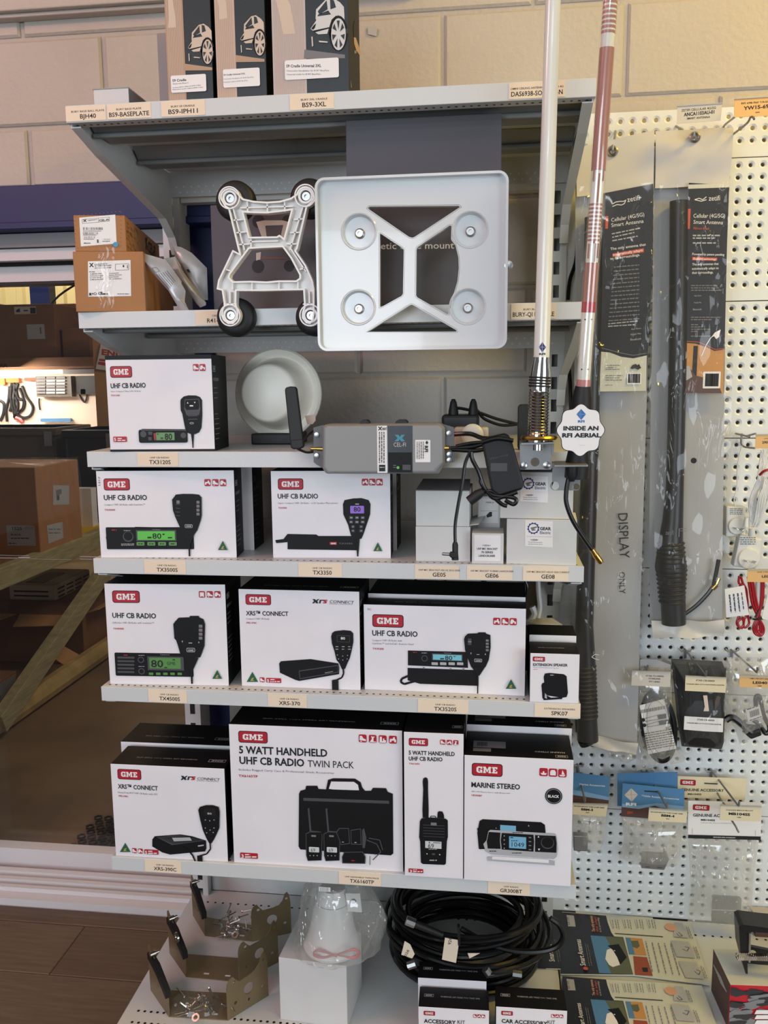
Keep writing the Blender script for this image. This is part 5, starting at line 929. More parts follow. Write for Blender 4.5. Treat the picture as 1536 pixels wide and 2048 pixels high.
P.poly([(273, 966), (292, 966), (285, 1054), (279, 1054)], 'black').ausmade(358, 985, 402, 1028); P.build(o); sidewords(o, side, H, .07)
o2, pl2, _, side2, _, _ = carton('radio_carton', 'radio carton hidden behind the purple display one, only its edge showing', 'carton', (1250, 1388), (1966, 1388), z, .115, .118, 838, .08, c='E', group='radio cartons', H=H); sidewords(o2, side2, H, .08)
# plain white bracket boxes
MW = ('white_card', 'white_card')
o, pl, top, side, W, H = carton('bracket_box', 'plain white box at the bottom of the pair behind the hanging plug', 'carton', (565, 1080), (830, 1082), z, .022, .024, 909, .13, mats=MW, c='F', group='white bracket boxes')
z2 = z+H+.0006
o, pl, top, side, W, H = carton('bracket_box', 'plain white box with lifted grey lid, stacked on its twin', 'carton', (565, 906), (826, 908), z2, .024, .022, 735, .12, mats=MW, c='F', group='white bracket boxes')
m = MB(); m.hexa([pl.p(0, H, -.001), pl.p(W, H, -.001), top.p(W-.004, .11, .008), top.p(0.002, .11, .008), pl.p(0, H+.0015, 0), pl.p(W, H+.0015, 0), top.p(W-.004, .11, .0095), top.p(.002, .11, .0095)]); m.build('lid', 'roller_grey', o)
m = MB(); m.hexa([side.p(0, .002, .001), side.p(.1, .002, .001), side.p(.1, .012, .030), side.p(0, .004, .016), side.p(0, .003, .001), side.p(.1, .003, .001), side.p(.1, .0135, .031), side.p(0, .0055, .017)]); m.build('side_flap', 'white_card', o)
o, pl, top, side, W, H = carton('bracket_box', 'small white cube box with three printed lines', 'carton', (838, 1088), (992, 1090), z, .010, .010, 942, .06, mats=MW, c='F', group='white bracket boxes')
P = Print(pl); P.rect(850, 950, 978, 1078, 'white').text('<GE06>', 888, 1005, 930, h=8, bold=.02).text('UHF MIC BRACKET', 862, 1022, 964, h=10, bold=.03).text('70 SERIES', 884, 1039, 942, h=10, bold=.03).text('LANDCRUISER', 872, 1056, 952, h=10, bold=.03); P.build(o)
z2 = z+H
o, pl, top, side, W, H = carton('bracket_box', 'white box with small picture sticker behind the hanging brick', 'carton', (866, 905), (975, 905), z, .085, .085, 762, .09, mats=MW, c='F', group='white bracket boxes')
P = Print(pl); P.rect(872, 772, 966, 892, 'white').text('<GE06-2>', 904, 795, 948, h=7, bold=.02).rect(880, 832, 962, 834, 'grey').poly([(908, 855), (925, 838), (936, 838), (936, 860), (912, 866)], 'ink'); P.build(o)
def cog(P, x, y, s_):
    P.step(); u, v = P.pl.uv(x, y); k = abs(P.pl.uv(x+s_, y)[0]-u); P.uvpoly([(u+k*(1.0 if (i//2) % 2 else .88)*math.cos(2*math.pi*i/48+.4), v+k*(1.0 if (i//2) % 2 else .88)*math.sin(2*math.pi*i/48+.4)) for i in range(48)], 'rfi_navy'); P.uvpoly(circ_pts(u, v, k*.72), 'white'); P.uvpoly([(u-k*.5, v+.1*k), (u+k*.55, v+.35*k), (u+k*.7, v+.2*k), (u+.1*k, v-.1*k), (u+.5*k, v-.3*k), (u-k*.2, v-.45*k)], 'grey')
def gearbox(o, pl, dx, dy):
    P = Print(pl); P.poly([(1098+dx, 878+dy), (1233+dx, 884+dy), (1233+dx, 1012+dy), (1098+dx, 1004+dy)], 'white'); cog(P, 1138+dx, 918+dy, 30)
    P.text('GEAR', 1170+dx, 926+dy, 1224+dx, h=15, bold=.04, m='ink').text('Electric', 1170+dx, 945+dy, 1222+dx, h=14, m='rfi_navy', bold=.01).rect(1105+dx, 958+dy, 1230+dx, 959+dy, 'lightgrey').text('<GE08>', 1124+dx, 977+dy, 1162+dx, h=7, bold=.02).text('The best UHF mic mount for', 1112+dx, 987+dy, 1182+dx, h=5, res=1).text('www.gearelectric.com.au', 1112+dx, 996+dy, 1182+dx, h=5, res=1); P.build(o)
o, pl, top, side, W, H = carton('bracket_box', 'white box with blue cog sticker at the bottom of its pair', 'carton', (1006, 1087), (1346, 1098), z, .012, .005, 872, .09, mats=MW, c='F', group='white bracket boxes'); gearbox(o, pl, 0, 0)
z2 = z+H+.0006
o, pl, top, side, W, H = carton('bracket_box', 'white box with blue cog sticker stacked on its pair, below the steel brackets', 'carton', (975, 858), (1330, 866), z2, .016, .010, 662, .09, mats=MW, c='F', group='white bracket boxes', H=.082); gearbox(o, pl, -24, -218)

# ---------------- fifth shelf
z = SZ['s5']
o, pl, top, side, W, H = carton('radio_carton', 'white radio carton with dark green display and wide grille radio', 'carton', (84, 634), (748, 646), z, .015, .027, 76, .12, c='K', group='radio cartons')
P = Print(pl); P.logo(95, 114, 252, 184).text('UHF CB RADIO', 98, 266, 342, 270, h=28, bold=.025).text('DIN-Size UHF CB Radio with ScanSuite™', 100, 298, 330, 300, h=9, m='grey', res=1).text('TX4500S', 102, 331, 162, h=9, m='red', bold=.02).icon(580, 117, 616, 154, 'truck').icon(624, 117, 660, 154, 'car').icon(667, 117, 703, 154, 'tractor')
P.rr(110, 460, 552, 596, 'black', .05)
for k in range(5): P.rr(126, 482+k*20, 222, 494+k*20, 'midgrey', .4)
P.circ(258, 500, 18, 'midgrey').circ(258, 500, 13, 'black').circ(262, 564, 18, 'midgrey').circ(262, 564, 13, 'black').greek(162, 476, 188, 5, 'red').greek(245, 476, 280, 3, 'lightgrey').greek(245, 538, 280, 3, 'lightgrey').text('TX4500S', 366, 474, 418, h=5, m='lightgrey', res=1)
P.rect(294, 480, 500, 560, 'midgrey').rect(305, 487, 482, 550, 'ledgreen_dark').text('80', 316, 540, 384, h=40, m='ink', bold=.02).text('GME', 404, 528, 452, h=18, m='ink').rect(436, 496, 450, 502, 'ink').greek(390, 545, 406, 5, 'ink')
for k in range(5): P.rr(303+k*40, 570, 329+k*40, 584, 'ledgreen_dark', .2)
P.poly([(440, 300), (450, 285), (470, 264), (530, 262), (533, 254), (582, 254), (586, 263), (608, 272), (617, 300), (614, 420), (600, 460), (590, 485), (500, 492), (480, 470), (466, 420), (456, 390), (446, 380)], 'black').poly([(478, 285), (575, 280), (580, 390), (470, 388)], 'carton_black')
for k in range(4): P.rr(582, 303+k*22, 603, 320+k*22, 'grey', .15)
P.rr(514, 432, 562, 456, 'lightgrey', .25).rr(517, 435, 559, 453, 'black', .25).text('GME', 522, 450, 554, h=10, m='lightgrey', bold=.04).rect(526, 402, 546, 407, 'lightgrey').poly([(487, 392), (495, 392), (491, 404)], 'lightgrey').poly([(579, 404), (587, 404), (583, 394)], 'lightgrey')
P.poly([(505, 488), (582, 486), (552, 552), (535, 552)], 'black').poly([(536, 550), (548, 550), (550, 632), (540, 632)], 'black').ausmade(658, 554, 712, 604); P.build(o); sidewords(o, side, H, .12)
def xrs(P, x0, y0, k=1.0):
    def f(x, y): return (x0+x*k, y0+y*k)
    P.poly([f(0, 26), f(12, 12), f(2, 0), f(18, 0), f(24, 8), f(36, 0), f(46, 0), f(32, 12), f(38, 26), f(24, 26), f(20, 18), f(12, 26)], 'ink').poly([f(42, 26), f(48, 4), f(74, 4), f(72, 10), f(56, 10), f(52, 26)], 'ink').poly([f(66, 26), f(68, 20), f(78, 20), f(79, 16), f(70, 16), f(74, 4), f(96, 4), f(94, 10), f(84, 10), f(83, 13), f(92, 13), f(88, 26)], 'red')
o, pl, top, side, W, H = carton('radio_carton', 'white connect radio carton with plain black box radio, between two wider neighbours', 'carton', (820, 648), (1484, 672), z, .030, .028, 106, .12, c='K', group='radio cartons')
P = Print(pl); P.logo(840, 134, 984, 197).text('XRS™ CONNECT', 844, 252, 1080, 256, h=24, bold=.025).text('Compact UHF CB Radio', 844, 276, 976, 277, h=9, m='grey', res=1).text('XRS-370C', 844, 298, 904, h=9, m='red', bold=.02); xrs(P, 1213, 162, .9); P.text('CONNECT', 1310, 183, 1444, 188, h=16, sl=.25).text('ADVANCED COMMUNICATIONS', 1308, 190, 1440, 194, h=4, res=1)
P.ausmade(848, 568, 912, 624).icon(921, 598, 948, 626, 'car').rr(957, 601, 1041, 630, 'red', .15).text('5', 962, 624, 974, h=16, m='white', bold=.03).greek(980, 613, 1008, 5, 'white').greek(980, 624, 1034, 5, 'white')
P.poly([(1030, 520), (1040, 508), (1205, 496), (1360, 520), (1366, 545), (1364, 580), (1142, 618), (1120, 612), (1034, 572)], 'black').poly([(1042, 512), (1205, 499), (1355, 521), (1180, 545)], 'carton_black').poly([(1140, 560), (1362, 528), (1362, 570), (1145, 608)], 'midgrey').poly([(1144, 565), (1358, 533), (1358, 566), (1148, 603)], 'black').poly([(1285, 570), (1330, 562), (1330, 567), (1286, 576)], 'grey')
P.poly([(1320, 370), (1326, 350), (1340, 340), (1390, 334), (1430, 338), (1443, 352), (1444, 400), (1436, 440), (1424, 490), (1410, 520), (1398, 550), (1380, 552), (1366, 520), (1350, 500), (1338, 450), (1325, 410)], 'black').rect(1352, 362, 1424, 402, 'midgrey').rect(1354, 364, 1422, 400, 'dark').text('80', 1374, 386, 1398, h=14, m='white', bold=.02)
for i in range(2):
    for j in range(3): P.greek(1345+j*35, 428+i*14, 1360+j*35, 4, 'lightgrey')
for q in ((1355, 472), (1385, 478), (1412, 474), (1362, 494), (1386, 500), (1410, 494)): P.circ(q[0], q[1], 3, 'lightgrey', 6)
P.line([(1388, 550), (1390, 575), (1380, 598), (1350, 612), (1330, 615)], 9, 'black').rect(1325, 612, 1362, 668, 'black'); P.build(o)
topwords(o, top, W, .12)
sidewords(o, side, H, .12)
o, pl, top, side, W, H = carton('radio_carton', 'widest radio carton with pale blue display and separate black base unit', 'carton', (92, 745), (1096, 785), z, .034, .028, 215, .05, c='L', group='radio cartons')
P = Print(pl); P.logo(140, 276, 336, 362).text('UHF CB RADIO', 140, 410, 424, 418, h=34, bold=.025).text('Compact UHF CB Radio with', 140, 445, 326, 448, h=11, m='grey', res=1).text('ScanSuite™ and SelCall - Remote Head', 140, 464, 398, 470, h=11, m='grey', res=1).text('TX3520S', 142, 497, 212, h=11, m='red', bold=.02).icon(898, 298, 942, 344, 'atv').icon(950, 299, 994, 345, 'car').icon(1001, 300, 1045, 346, 'tractor').text('SC', 110, 250, 135, h=12, m='grey')
P.line([(420, 665), (370, 660), (325, 680), (318, 700), (340, 714), (390, 700), (430, 690)], 14, 'black').poly([(362, 612), (790, 626), (806, 640), (806, 725), (440, 712), (362, 690)], 'black').poly([(440, 620), (770, 640), (770, 700), (440, 705)], 'carton_black').circ(432, 668, 24, 'carton_black')
P.poly([(364, 503), (735, 512), (740, 612), (364, 596)], 'black').circ(415, 555, 34, 'carton_black').circ(468, 552, 20, 'midgrey').circ(468, 552, 15, 'black').greek(396, 517, 420, 5, 'red').greek(450, 520, 484, 4, 'lightgrey').rect(514, 520, 706, 570, 'midgrey').rect(521, 526, 700, 566, 'ledteal').text('80', 596, 561, 642, h=28, m='ink', bold=.02).greek(566, 558, 590, 8, 'ink').greek(650, 542, 665, 5, 'ink').text('TX3520S', 590, 520, 636, h=5, m='lightgrey', res=1)
for k in range(4): P.rr(512+k*53, 575, 552+k*53, 594, 'lightgrey', .2)
P.rect(458, 606, 468, 616, 'grey').rect(626, 612, 634, 622, 'grey').rect(706, 614, 716, 624, 'grey').poly([(715, 430), (722, 412), (740, 396), (800, 394), (805, 388), (850, 388), (854, 396), (880, 405), (882, 480), (870, 560), (850, 605), (760, 605), (742, 560), (722, 500)], 'black').poly([(752, 408), (868, 408), (868, 500), (740, 500)], 'carton_black')
for k in range(4): P.rr(852, 432+k*20, 870, 446+k*20, 'grey', .15)
for k in range(3): P.rr(740, 426+k*14, 762, 438+k*14, 'grey' if k == 1 else 'midgrey', .15)
P.rr(780, 552, 828, 574, 'lightgrey', .25).rr(783, 555, 825, 571, 'black', .25).text('GME', 788, 568, 820, h=9, m='lightgrey', bold=.04).rect(795, 524, 812, 528, 'lightgrey').poly([(755, 514), (763, 514), (759, 526)], 'lightgrey').poly([(845, 528), (853, 528), (849, 516)], 'lightgrey')
P.poly([(762, 603), (848, 603), (812, 658), (800, 658)], 'black').poly([(796, 655), (806, 655), (804, 770), (797, 770)], 'black').ausmade(976, 680, 1042, 740); P.build(o); topwords(o, top, W, .05, logo=False); sidewords(o, side, H, .05)
carton('radio_carton', 'black topped radio carton hidden behind the widest one, its lid showing', 'carton', (120, 735), (1092, 775), z, .095, .089, 215, .12, c='L', group='radio cartons', H=H+.006)
zz = z
o, pl, top, side, W, H = carton('speaker_carton', 'small white carton with black square speaker picture', 'carton', (1126, 820), (1433, 834), z, .000, .000, 520, .07, c='L')
P = Print(pl); P.logo(1146, 542, 1222, 574).text('EXTENSION SPEAKER', 1148, 600, 1364, 604, h=17, bold=.03).text('Water Resistant Extension Speaker', 1148, 612, 1312, 617, h=6, m='grey', res=1).text('SPK07', 1148, 624, 1178, h=5, m='red')
P.poly([(1200, 720), (1206, 708), (1220, 704), (1226, 780), (1260, 800), (1330, 796), (1330, 808), (1215, 815), (1206, 800)], 'black').poly([(1214, 668), (1222, 648), (1250, 644), (1340, 652), (1358, 665), (1366, 770), (1358, 795), (1330, 800), (1240, 786), (1224, 775)], 'black').poly([(1240, 665), (1345, 670), (1350, 780), (1245, 772)], 'carton_black').greek(1255, 660, 1280, 5, 'lightgrey').poly([(1222, 770), (1232, 782), (1235, 806), (1220, 800)], 'lightgrey'); P.build(o); topwords(o, top, W, .07, logo=False)
carton('speaker_carton', 'black topped carton standing behind the small speaker carton', 'carton', (1118, 810), (1410, 820), z, .080, .080, 520, .07, c='L', H=H+.010)
# bags on the cartons behind
pb = Pl((0, .16, 0), (1, 0, 0), (0, .25, 1), 'L')
m = MB(); m.pillow(pb, [pb.uv(*q) for q in ((1105, 320), (1180, 302), (1265, 300), (1330, 340), (1350, 385), (1345, 415), (1240, 420), (1110, 415))], .0, .03, rings=5); o = tag(m.build('plastic_bag', 'milky_film', smooth=True), 'crumpled clear bag stuffed behind the small speaker carton', 'bag')
m = MB(); m.pillow(pb, [pb.uv(*q) for q in ((1108, 355), (1200, 340), (1300, 370), (1320, 405), (1200, 415), (1110, 412))], .004, .018, rings=4); m.build('dark_contents', 'midgrey', o, smooth=True)
m = MB(); m.box((.30, .17, z), (.42, .26, aty(*cp('L', 1200, 420), .16).z-.005)); tag(m.build('spare_carton', 'carton_black', bevel=.001), 'black carton under the crumpled clear bag', 'carton')
for pts, mt, r_, lab in (([(1095, 60), (1112, 110), (1095, 180), (1060, 240)], 'cable_black', .003, 'black lead curving down beside the slotted upright'), ([(1178, 60), (1182, 150), (1190, 230), (1178, 300)], 'wire_white', .006, 'pale grey conduit hanging beside the slotted upright'), ([(410, 55), (425, 100), (420, 140)], 'cable_black', .003, 'short black lead against the block wall above the widest carton'), ([(820, 55), (858, 90), (872, 140)], 'cable_black', .004, 'bent black lead against the block wall above the widest carton'), ([(1140, 230), (1155, 270), (1135, 310), (1110, 330)], 'wire_white', .008, 'grey cable bunch beside the slotted upright')):
    m = MB(); m.tube(smooth_path([aty(*cp('L', *q), .45) for q in pts]), r_, 8); tag(m.build('loose_lead', mt, smooth=True), lab, 'lead')

# ---------------- sixth shelf
z = SZ['s6']
def fullcarton(lab, BL, BR, Yl, Yr, topy, D, c, H=None, mats=('carton_white', 'carton_black')): return carton('radio_carton', lab, 'carton', BL, BR, z, Yl, Yr, topy, D, c=c, group='radio cartons', H=H, mats=mats)
o, pl, top, side, W, H = fullcarton('white connect radio carton with finned black radio, on the lowest raised shelf', (55, 790), (620, 820), .004, .006, 322, .085, 'M')
P = Print(pl); P.logo(62, 346, 184, 403).text('XRS™ CONNECT', 66, 444, 267, 455, h=22, bold=.025).text('Heavy Duty iP67 UHF CB Radio with GPS', 66, 468, 265, 479, h=9, m='grey', res=1).text('XRS-390C', 68, 485, 118, 489, h=8, m='red', bold=.02); xrs(P, 381, 381, .8); P.text('CONNECT', 464, 400, 577, 406, h=13, sl=.25).text('ADVANCED COMMUNICATIONS', 462, 407, 572, 412, h=4, res=1)
P.ausmade(76, 718, 130, 764).icon(137, 744, 161, 770, 'car').icon(168, 746, 192, 772, 'tractor').rr(199, 750, 271, 777, 'red', .15).text('5', 204, 772, 214, h=15, m='white', bold=.03).greek(219, 762, 240, 5, 'white').greek(219, 772, 264, 5, 'white')
P.poly([(240, 700), (252, 684), (380, 675), (440, 684), (510, 706), (512, 745), (505, 760), (330, 776), (290, 765), (240, 735)], 'black').poly([(262, 688), (378, 679), (500, 706), (340, 728)], 'midgrey')
for k in range(12): P.line([(272+k*10, 688-k*.4), (352+k*12, 722-k*1.6)], 3, 'ink')
P.poly([(340, 690), (430, 688), (440, 704), (350, 708)], 'lightgrey').poly([(470, 728), (500, 724), (500, 730), (472, 735)], 'lightgrey')
P.line([(385, 735), (420, 750), (445, 780), (458, 812)], 8, 'black').poly([(472, 550), (480, 535), (510, 526), (545, 526), (575, 535), (580, 560), (578, 640), (565, 670), (550, 700), (538, 718), (526, 716), (512, 690), (495, 650), (482, 600)], 'black').rect(500, 542, 560, 580, 'dark').text('80', 518, 572, 540, h=10, m='lightgrey', bold=.02)
for q in ((508, 600), (530, 604), (552, 600), (508, 640), (532, 650), (552, 640), (515, 664), (548, 662)): P.circ(q[0], q[1], 3, 'lightgrey', 6)
P.line([(532, 715), (534, 745), (515, 770), (480, 780)], 7, 'black').rect(467, 778, 495, 815, 'black'); P.build(o); topwords(o, top, W, .085)
o2, pl2, top2, s2, W2, H2 = fullcarton('black topped connect carton standing behind its twin on the lowest raised shelf', (110, 740), (650, 760), .098, .100, 240, .10, 'M', H=H+.004); topwords(o2, top2, W2, .10)
o, pl, top, side, W, H = fullcarton('big white twin pack carton with black carry case and two handsets', (650, 822), (1502, 866), .006, .008, 122, .18, 'M')
P = Print(pl); P.logo(671, 154, 820, 219).text('5 WATT HANDHELD', 676, 267, 1120, 285, h=38, bold=.03).text('UHF CB RADIO', 678, 320, 1004, 334, h=38, bold=.03).text('TWIN PACK', 1022, 336, 1254, 344, h=36).text('Includes Rugged Carry Case & Professional Grade Accessories', 675, 354, 1153, 372, h=11, m='grey', res=1).text('TX6165TP', 674, 386, 770, 390, h=12, m='red', bold=.02)
P.icon(1278, 172, 1318, 213, 'car').icon(1329, 174, 1368, 215, 'man').icon(1379, 176, 1419, 217, 'city').icon(1430, 178, 1470, 219, 'atv').rr(681, 766, 771, 798, 'red', .15).text('3', 688, 792, 700, h=18, m='white', bold=.03).greek(706, 779, 732, 5, 'white').greek(706, 791, 764, 6, 'white')
P.poly([(978, 470), (985, 455), (1010, 448), (1014, 430), (1070, 430), (1076, 446), (1114, 448), (1124, 400), (1150, 392), (1260, 394), (1288, 412), (1296, 438), (1310, 455), (1340, 455), (1350, 440), (1416, 442), (1424, 460), (1450, 470), (1452, 770), (1440, 780), (985, 750), (976, 735)], 'black').poly([(1128, 445), (1140, 408), (1255, 410), (1275, 425), (1280, 452), (1265, 452), (1150, 448)], 'carton_white').poly([(1000, 490), (1430, 505), (1432, 520), (1000, 505)], 'midgrey').poly([(1004, 530), (1428, 540), (1430, 700), (1004, 700)], 'carton_black')
for x in (1012, 1102):
    P.poly([(x, 670), (x+20, 660), (x+10, 545), (x+18, 540), (x+28, 655), (x+75, 660), (x+84, 680), (x+80, 805), (x+10, 808), (x+2, 780)], 'midgrey').poly([(x+3, 673), (x+22, 663), (x+78, 664), (x+81, 682), (x+77, 803), (x+12, 805), (x+5, 780)], 'black').rr(x+16, 736, x+68, 765, 'ledwhite', .15).text('69', x+26, 760, x+48, h=18, m='midgrey')
    for k in range(3): P.circ(x+22+k*18, 780, 3, 'lightgrey', 6)
    P.rr(x+28, 676, x+52, 686, 'grey')
P.poly([(1165, 660), (1180, 640), (1230, 640), (1235, 720), (1190, 726)], 'midgrey').poly([(1169, 662), (1183, 644), (1227, 644), (1231, 716), (1192, 722)], 'black').poly([(1238, 650), (1290, 642), (1294, 725), (1240, 722)], 'midgrey').poly([(1241, 654), (1287, 646), (1290, 721), (1243, 718)], 'black').poly([(1296, 650), (1306, 640), (1318, 690), (1310, 740), (1298, 740)], 'midgrey').poly([(1194, 785), (1205, 760), (1300, 758), (1314, 785), (1312, 820), (1196, 818)], 'midgrey').poly([(1198, 786), (1208, 764), (1297, 762), (1310, 786), (1308, 816), (1200, 814)], 'black').greek(1242, 806, 1262, 5, 'red').line([(1320, 700), (1370, 720), (1390, 760), (1350, 800)], 5, 'midgrey').line([(1330, 690), (1385, 700), (1400, 750)], 5, 'midgrey').line([(1335, 825), (1335, 780)], 3, 'ink').rect(1195, 708, 1205, 712, 'lightgrey').rect(1258, 710, 1268, 714, 'lightgrey'); P.build(o); topwords(o, top, W, .18, big=.2)
o, pl, top, side, W, H = fullcarton('tall narrow white carton with one black handset', (116, 1380), (576, 1412), -.004, -.003, 250, .18, 'N')
P = Print(pl); P.logo(148, 297, 300, 364).text('5 WATT HANDHELD', 148, 428, 510, 440, h=33, bold=.03).text('UHF CB RADIO', 148, 474, 414, 482, h=32, bold=.03).text('TX6160X', 150, 505, 236, 508, h=12, m='red', bold=.02).icon(395, 310, 436, 351, 'car').icon(447, 312, 488, 353, 'atv').icon(498, 314, 539, 355, 'man').rr(147, 1324, 262, 1362, 'red', .15).text('3', 156, 1354, 174, h=22, m='white', bold=.03).greek(182, 1338, 212, 6, 'white').greek(182, 1352, 256, 8, 'white')
P.poly([(258, 925), (256, 860), (262, 700), (258, 640), (262, 615), (280, 606), (296, 614), (300, 640), (300, 700), (305, 860), (304, 925)], 'black').poly([(372, 925), (376, 880), (390, 872), (414, 876), (424, 900), (428, 930)], 'black').line([(320, 925), (322, 912), (358, 912), (360, 925)], 6, 'black').poly([(236, 950), (250, 928), (330, 922), (440, 932), (455, 945), (456, 1075), (448, 1110), (440, 1285), (430, 1295), (260, 1288), (244, 1278), (238, 1110), (230, 1075)], 'black')
for k in range(5): P.line([(262, 980+k*22), (430, 988+k*22)], 4, 'midgrey')
P.rr(322, 960, 368, 985, 'grey').poly([(278, 1105), (406, 1112), (406, 1168), (278, 1160)], 'ledwhite').text('69', 300, 1160, 346, 1163, h=38, m='midgrey', bold=.01).rect(340, 1116, 400, 1124, 'midgrey').rect(306, 1112, 316, 1122, 'midgrey').greek(305, 1172, 370, 5, 'lightgrey').circ(292, 1206, 5, 'white', 6).circ(392, 1212, 5, 'white', 6).rr(330, 1200, 356, 1216, 'midgrey').greek(312, 1260, 370, 8, 'lightgrey'); P.build(o); topwords(o, top, W, .18, text=' ')
o, pl, top, side, W, H = fullcarton('white marine stereo carton with round black badge', (582, 1400), (1424, 1466), -.005, -.006, 432, .11, 'N')
P = Print(pl); P.logo(645, 494, 886, 606).text('MARINE STEREO', 641, 684, 1024, 704, h=42, bold=.03).text('AM / FM Marine Stereo with Bluetooth®', 642, 724, 950, 740, h=12, m='grey', res=1).text('GR300BT', 642, 754, 726, 760, h=14, m='red', bold=.02).icon(1177, 533, 1242, 600, 'boat').icon(1251, 537, 1316, 604, 'van').icon(1325, 541, 1390, 608, 'sail').circ(1289, 755, 68, 'black', 28).circ(1289, 755, 60, 'lightgrey', 28).circ(1289, 755, 57, 'black', 28).text('BLACK', 1244, 764, 1332, 768, h=22, m='white', bold=.03)
P.poly([(688, 1040), (705, 950), (730, 936), (1190, 960), (1220, 980), (1226, 1050), (1300, 1060), (1300, 1180), (700, 1170)], 'black').poly([(685, 1010), (700, 1000), (760, 1010), (760, 1170), (705, 1172), (700, 1120), (720, 1110)], 'black').poly([(868, 980), (992, 988), (992, 1030), (868, 1025)], 'ledblue').circ(1170, 1010, 40, 'carton_black').circ(836, 1005, 4, 'lightgrey', 6).poly([(1086, 990), (1098, 992), (1092, 978)], 'lightgrey')
P.poly([(768, 1230), (1296, 1262), (1296, 1298), (768, 1262)], 'lightgrey').poly([(805, 1225), (1250, 1252), (1250, 1280), (805, 1250)], 'carton_white').poly([(735, 1130), (760, 1100), (775, 1030), (790, 1018), (1300, 1048), (1312, 1070), (1322, 1170), (1312, 1230), (1290, 1248), (800, 1212), (755, 1190)], 'lightgrey').poly([(762, 1110), (778, 1034), (870, 1040), (866, 1100), (872, 1168), (770, 1165)], 'black').poly([(880, 1042), (1130, 1056), (1135, 1110), (1130, 1190), (880, 1172), (872, 1100)], 'black').poly([(1142, 1058), (1304, 1066), (1312, 1120), (1310, 1198), (1142, 1190)], 'black').poly([(938, 1068), (1072, 1076), (1072, 1168), (938, 1160)], 'ledblue').text('1049', 958, 1148, 1056, 1154, h=38, m='ink').greek(955, 1106, 1010, 6, 'ink').rect(948, 1074, 970, 1082, 'ink')
P.circ(1240, 1120, 52, 'midgrey', 24).circ(1240, 1116, 46, 'carton_black', 24).poly([(1162, 1076), (1176, 1077), (1169, 1062)], 'white').poly([(1164, 1164), (1182, 1165), (1173, 1180)], 'white')
for k in range(4): P.circ(900, 1064+k*32, 5, 'lightgrey', 6); P.rr(1092, 1072+k*31, 1112, 1082+k*31, 'grey', .3)
P.greek(784, 1186, 836, 6, 'ink').greek(960, 1200, 1040, 5, 'ink').greek(965, 1040, 1050, 5, 'ink'); P.build(o)
def sticker(o, top, W):
    P = Print(top, .0003); P.uvpoly([(.015, .035), (.075, .035), (.075, .065), (.015, .065)], 'grey'); P.uvpoly([(.015, .018), (.048, .018), (.048, .032), (.015, .032)], 'grey'); d = P.step()
    for k in range(9): P.uvpoly([(.022+k*.0022, .042), (.0232+k*.0022, .042), (.0232+k*.0022, .060), (.022+k*.0022, .060)], 'ink', False)
    P.step()
    vs, fs, w = glyphs('MARINE STEREO', .02, 1); P.mb.add([top.p(W*.93-x*.055/w, .030-y*.008, P.d) for x, y in vs], fs, P.mi('lightgrey')); P.logo_line(W*.95, .016, .022, .010, True); P.build(o, 'lid_print')
sticker(o, top, W)
o2, pl2, top2, s2, W2, H2 = fullcarton('black topped marine stereo carton standing behind its twin', (600, 1380), (1405, 1440), .110, .109, 300, .11, 'N', H=H+.012); sticker(o2, top2, W2)
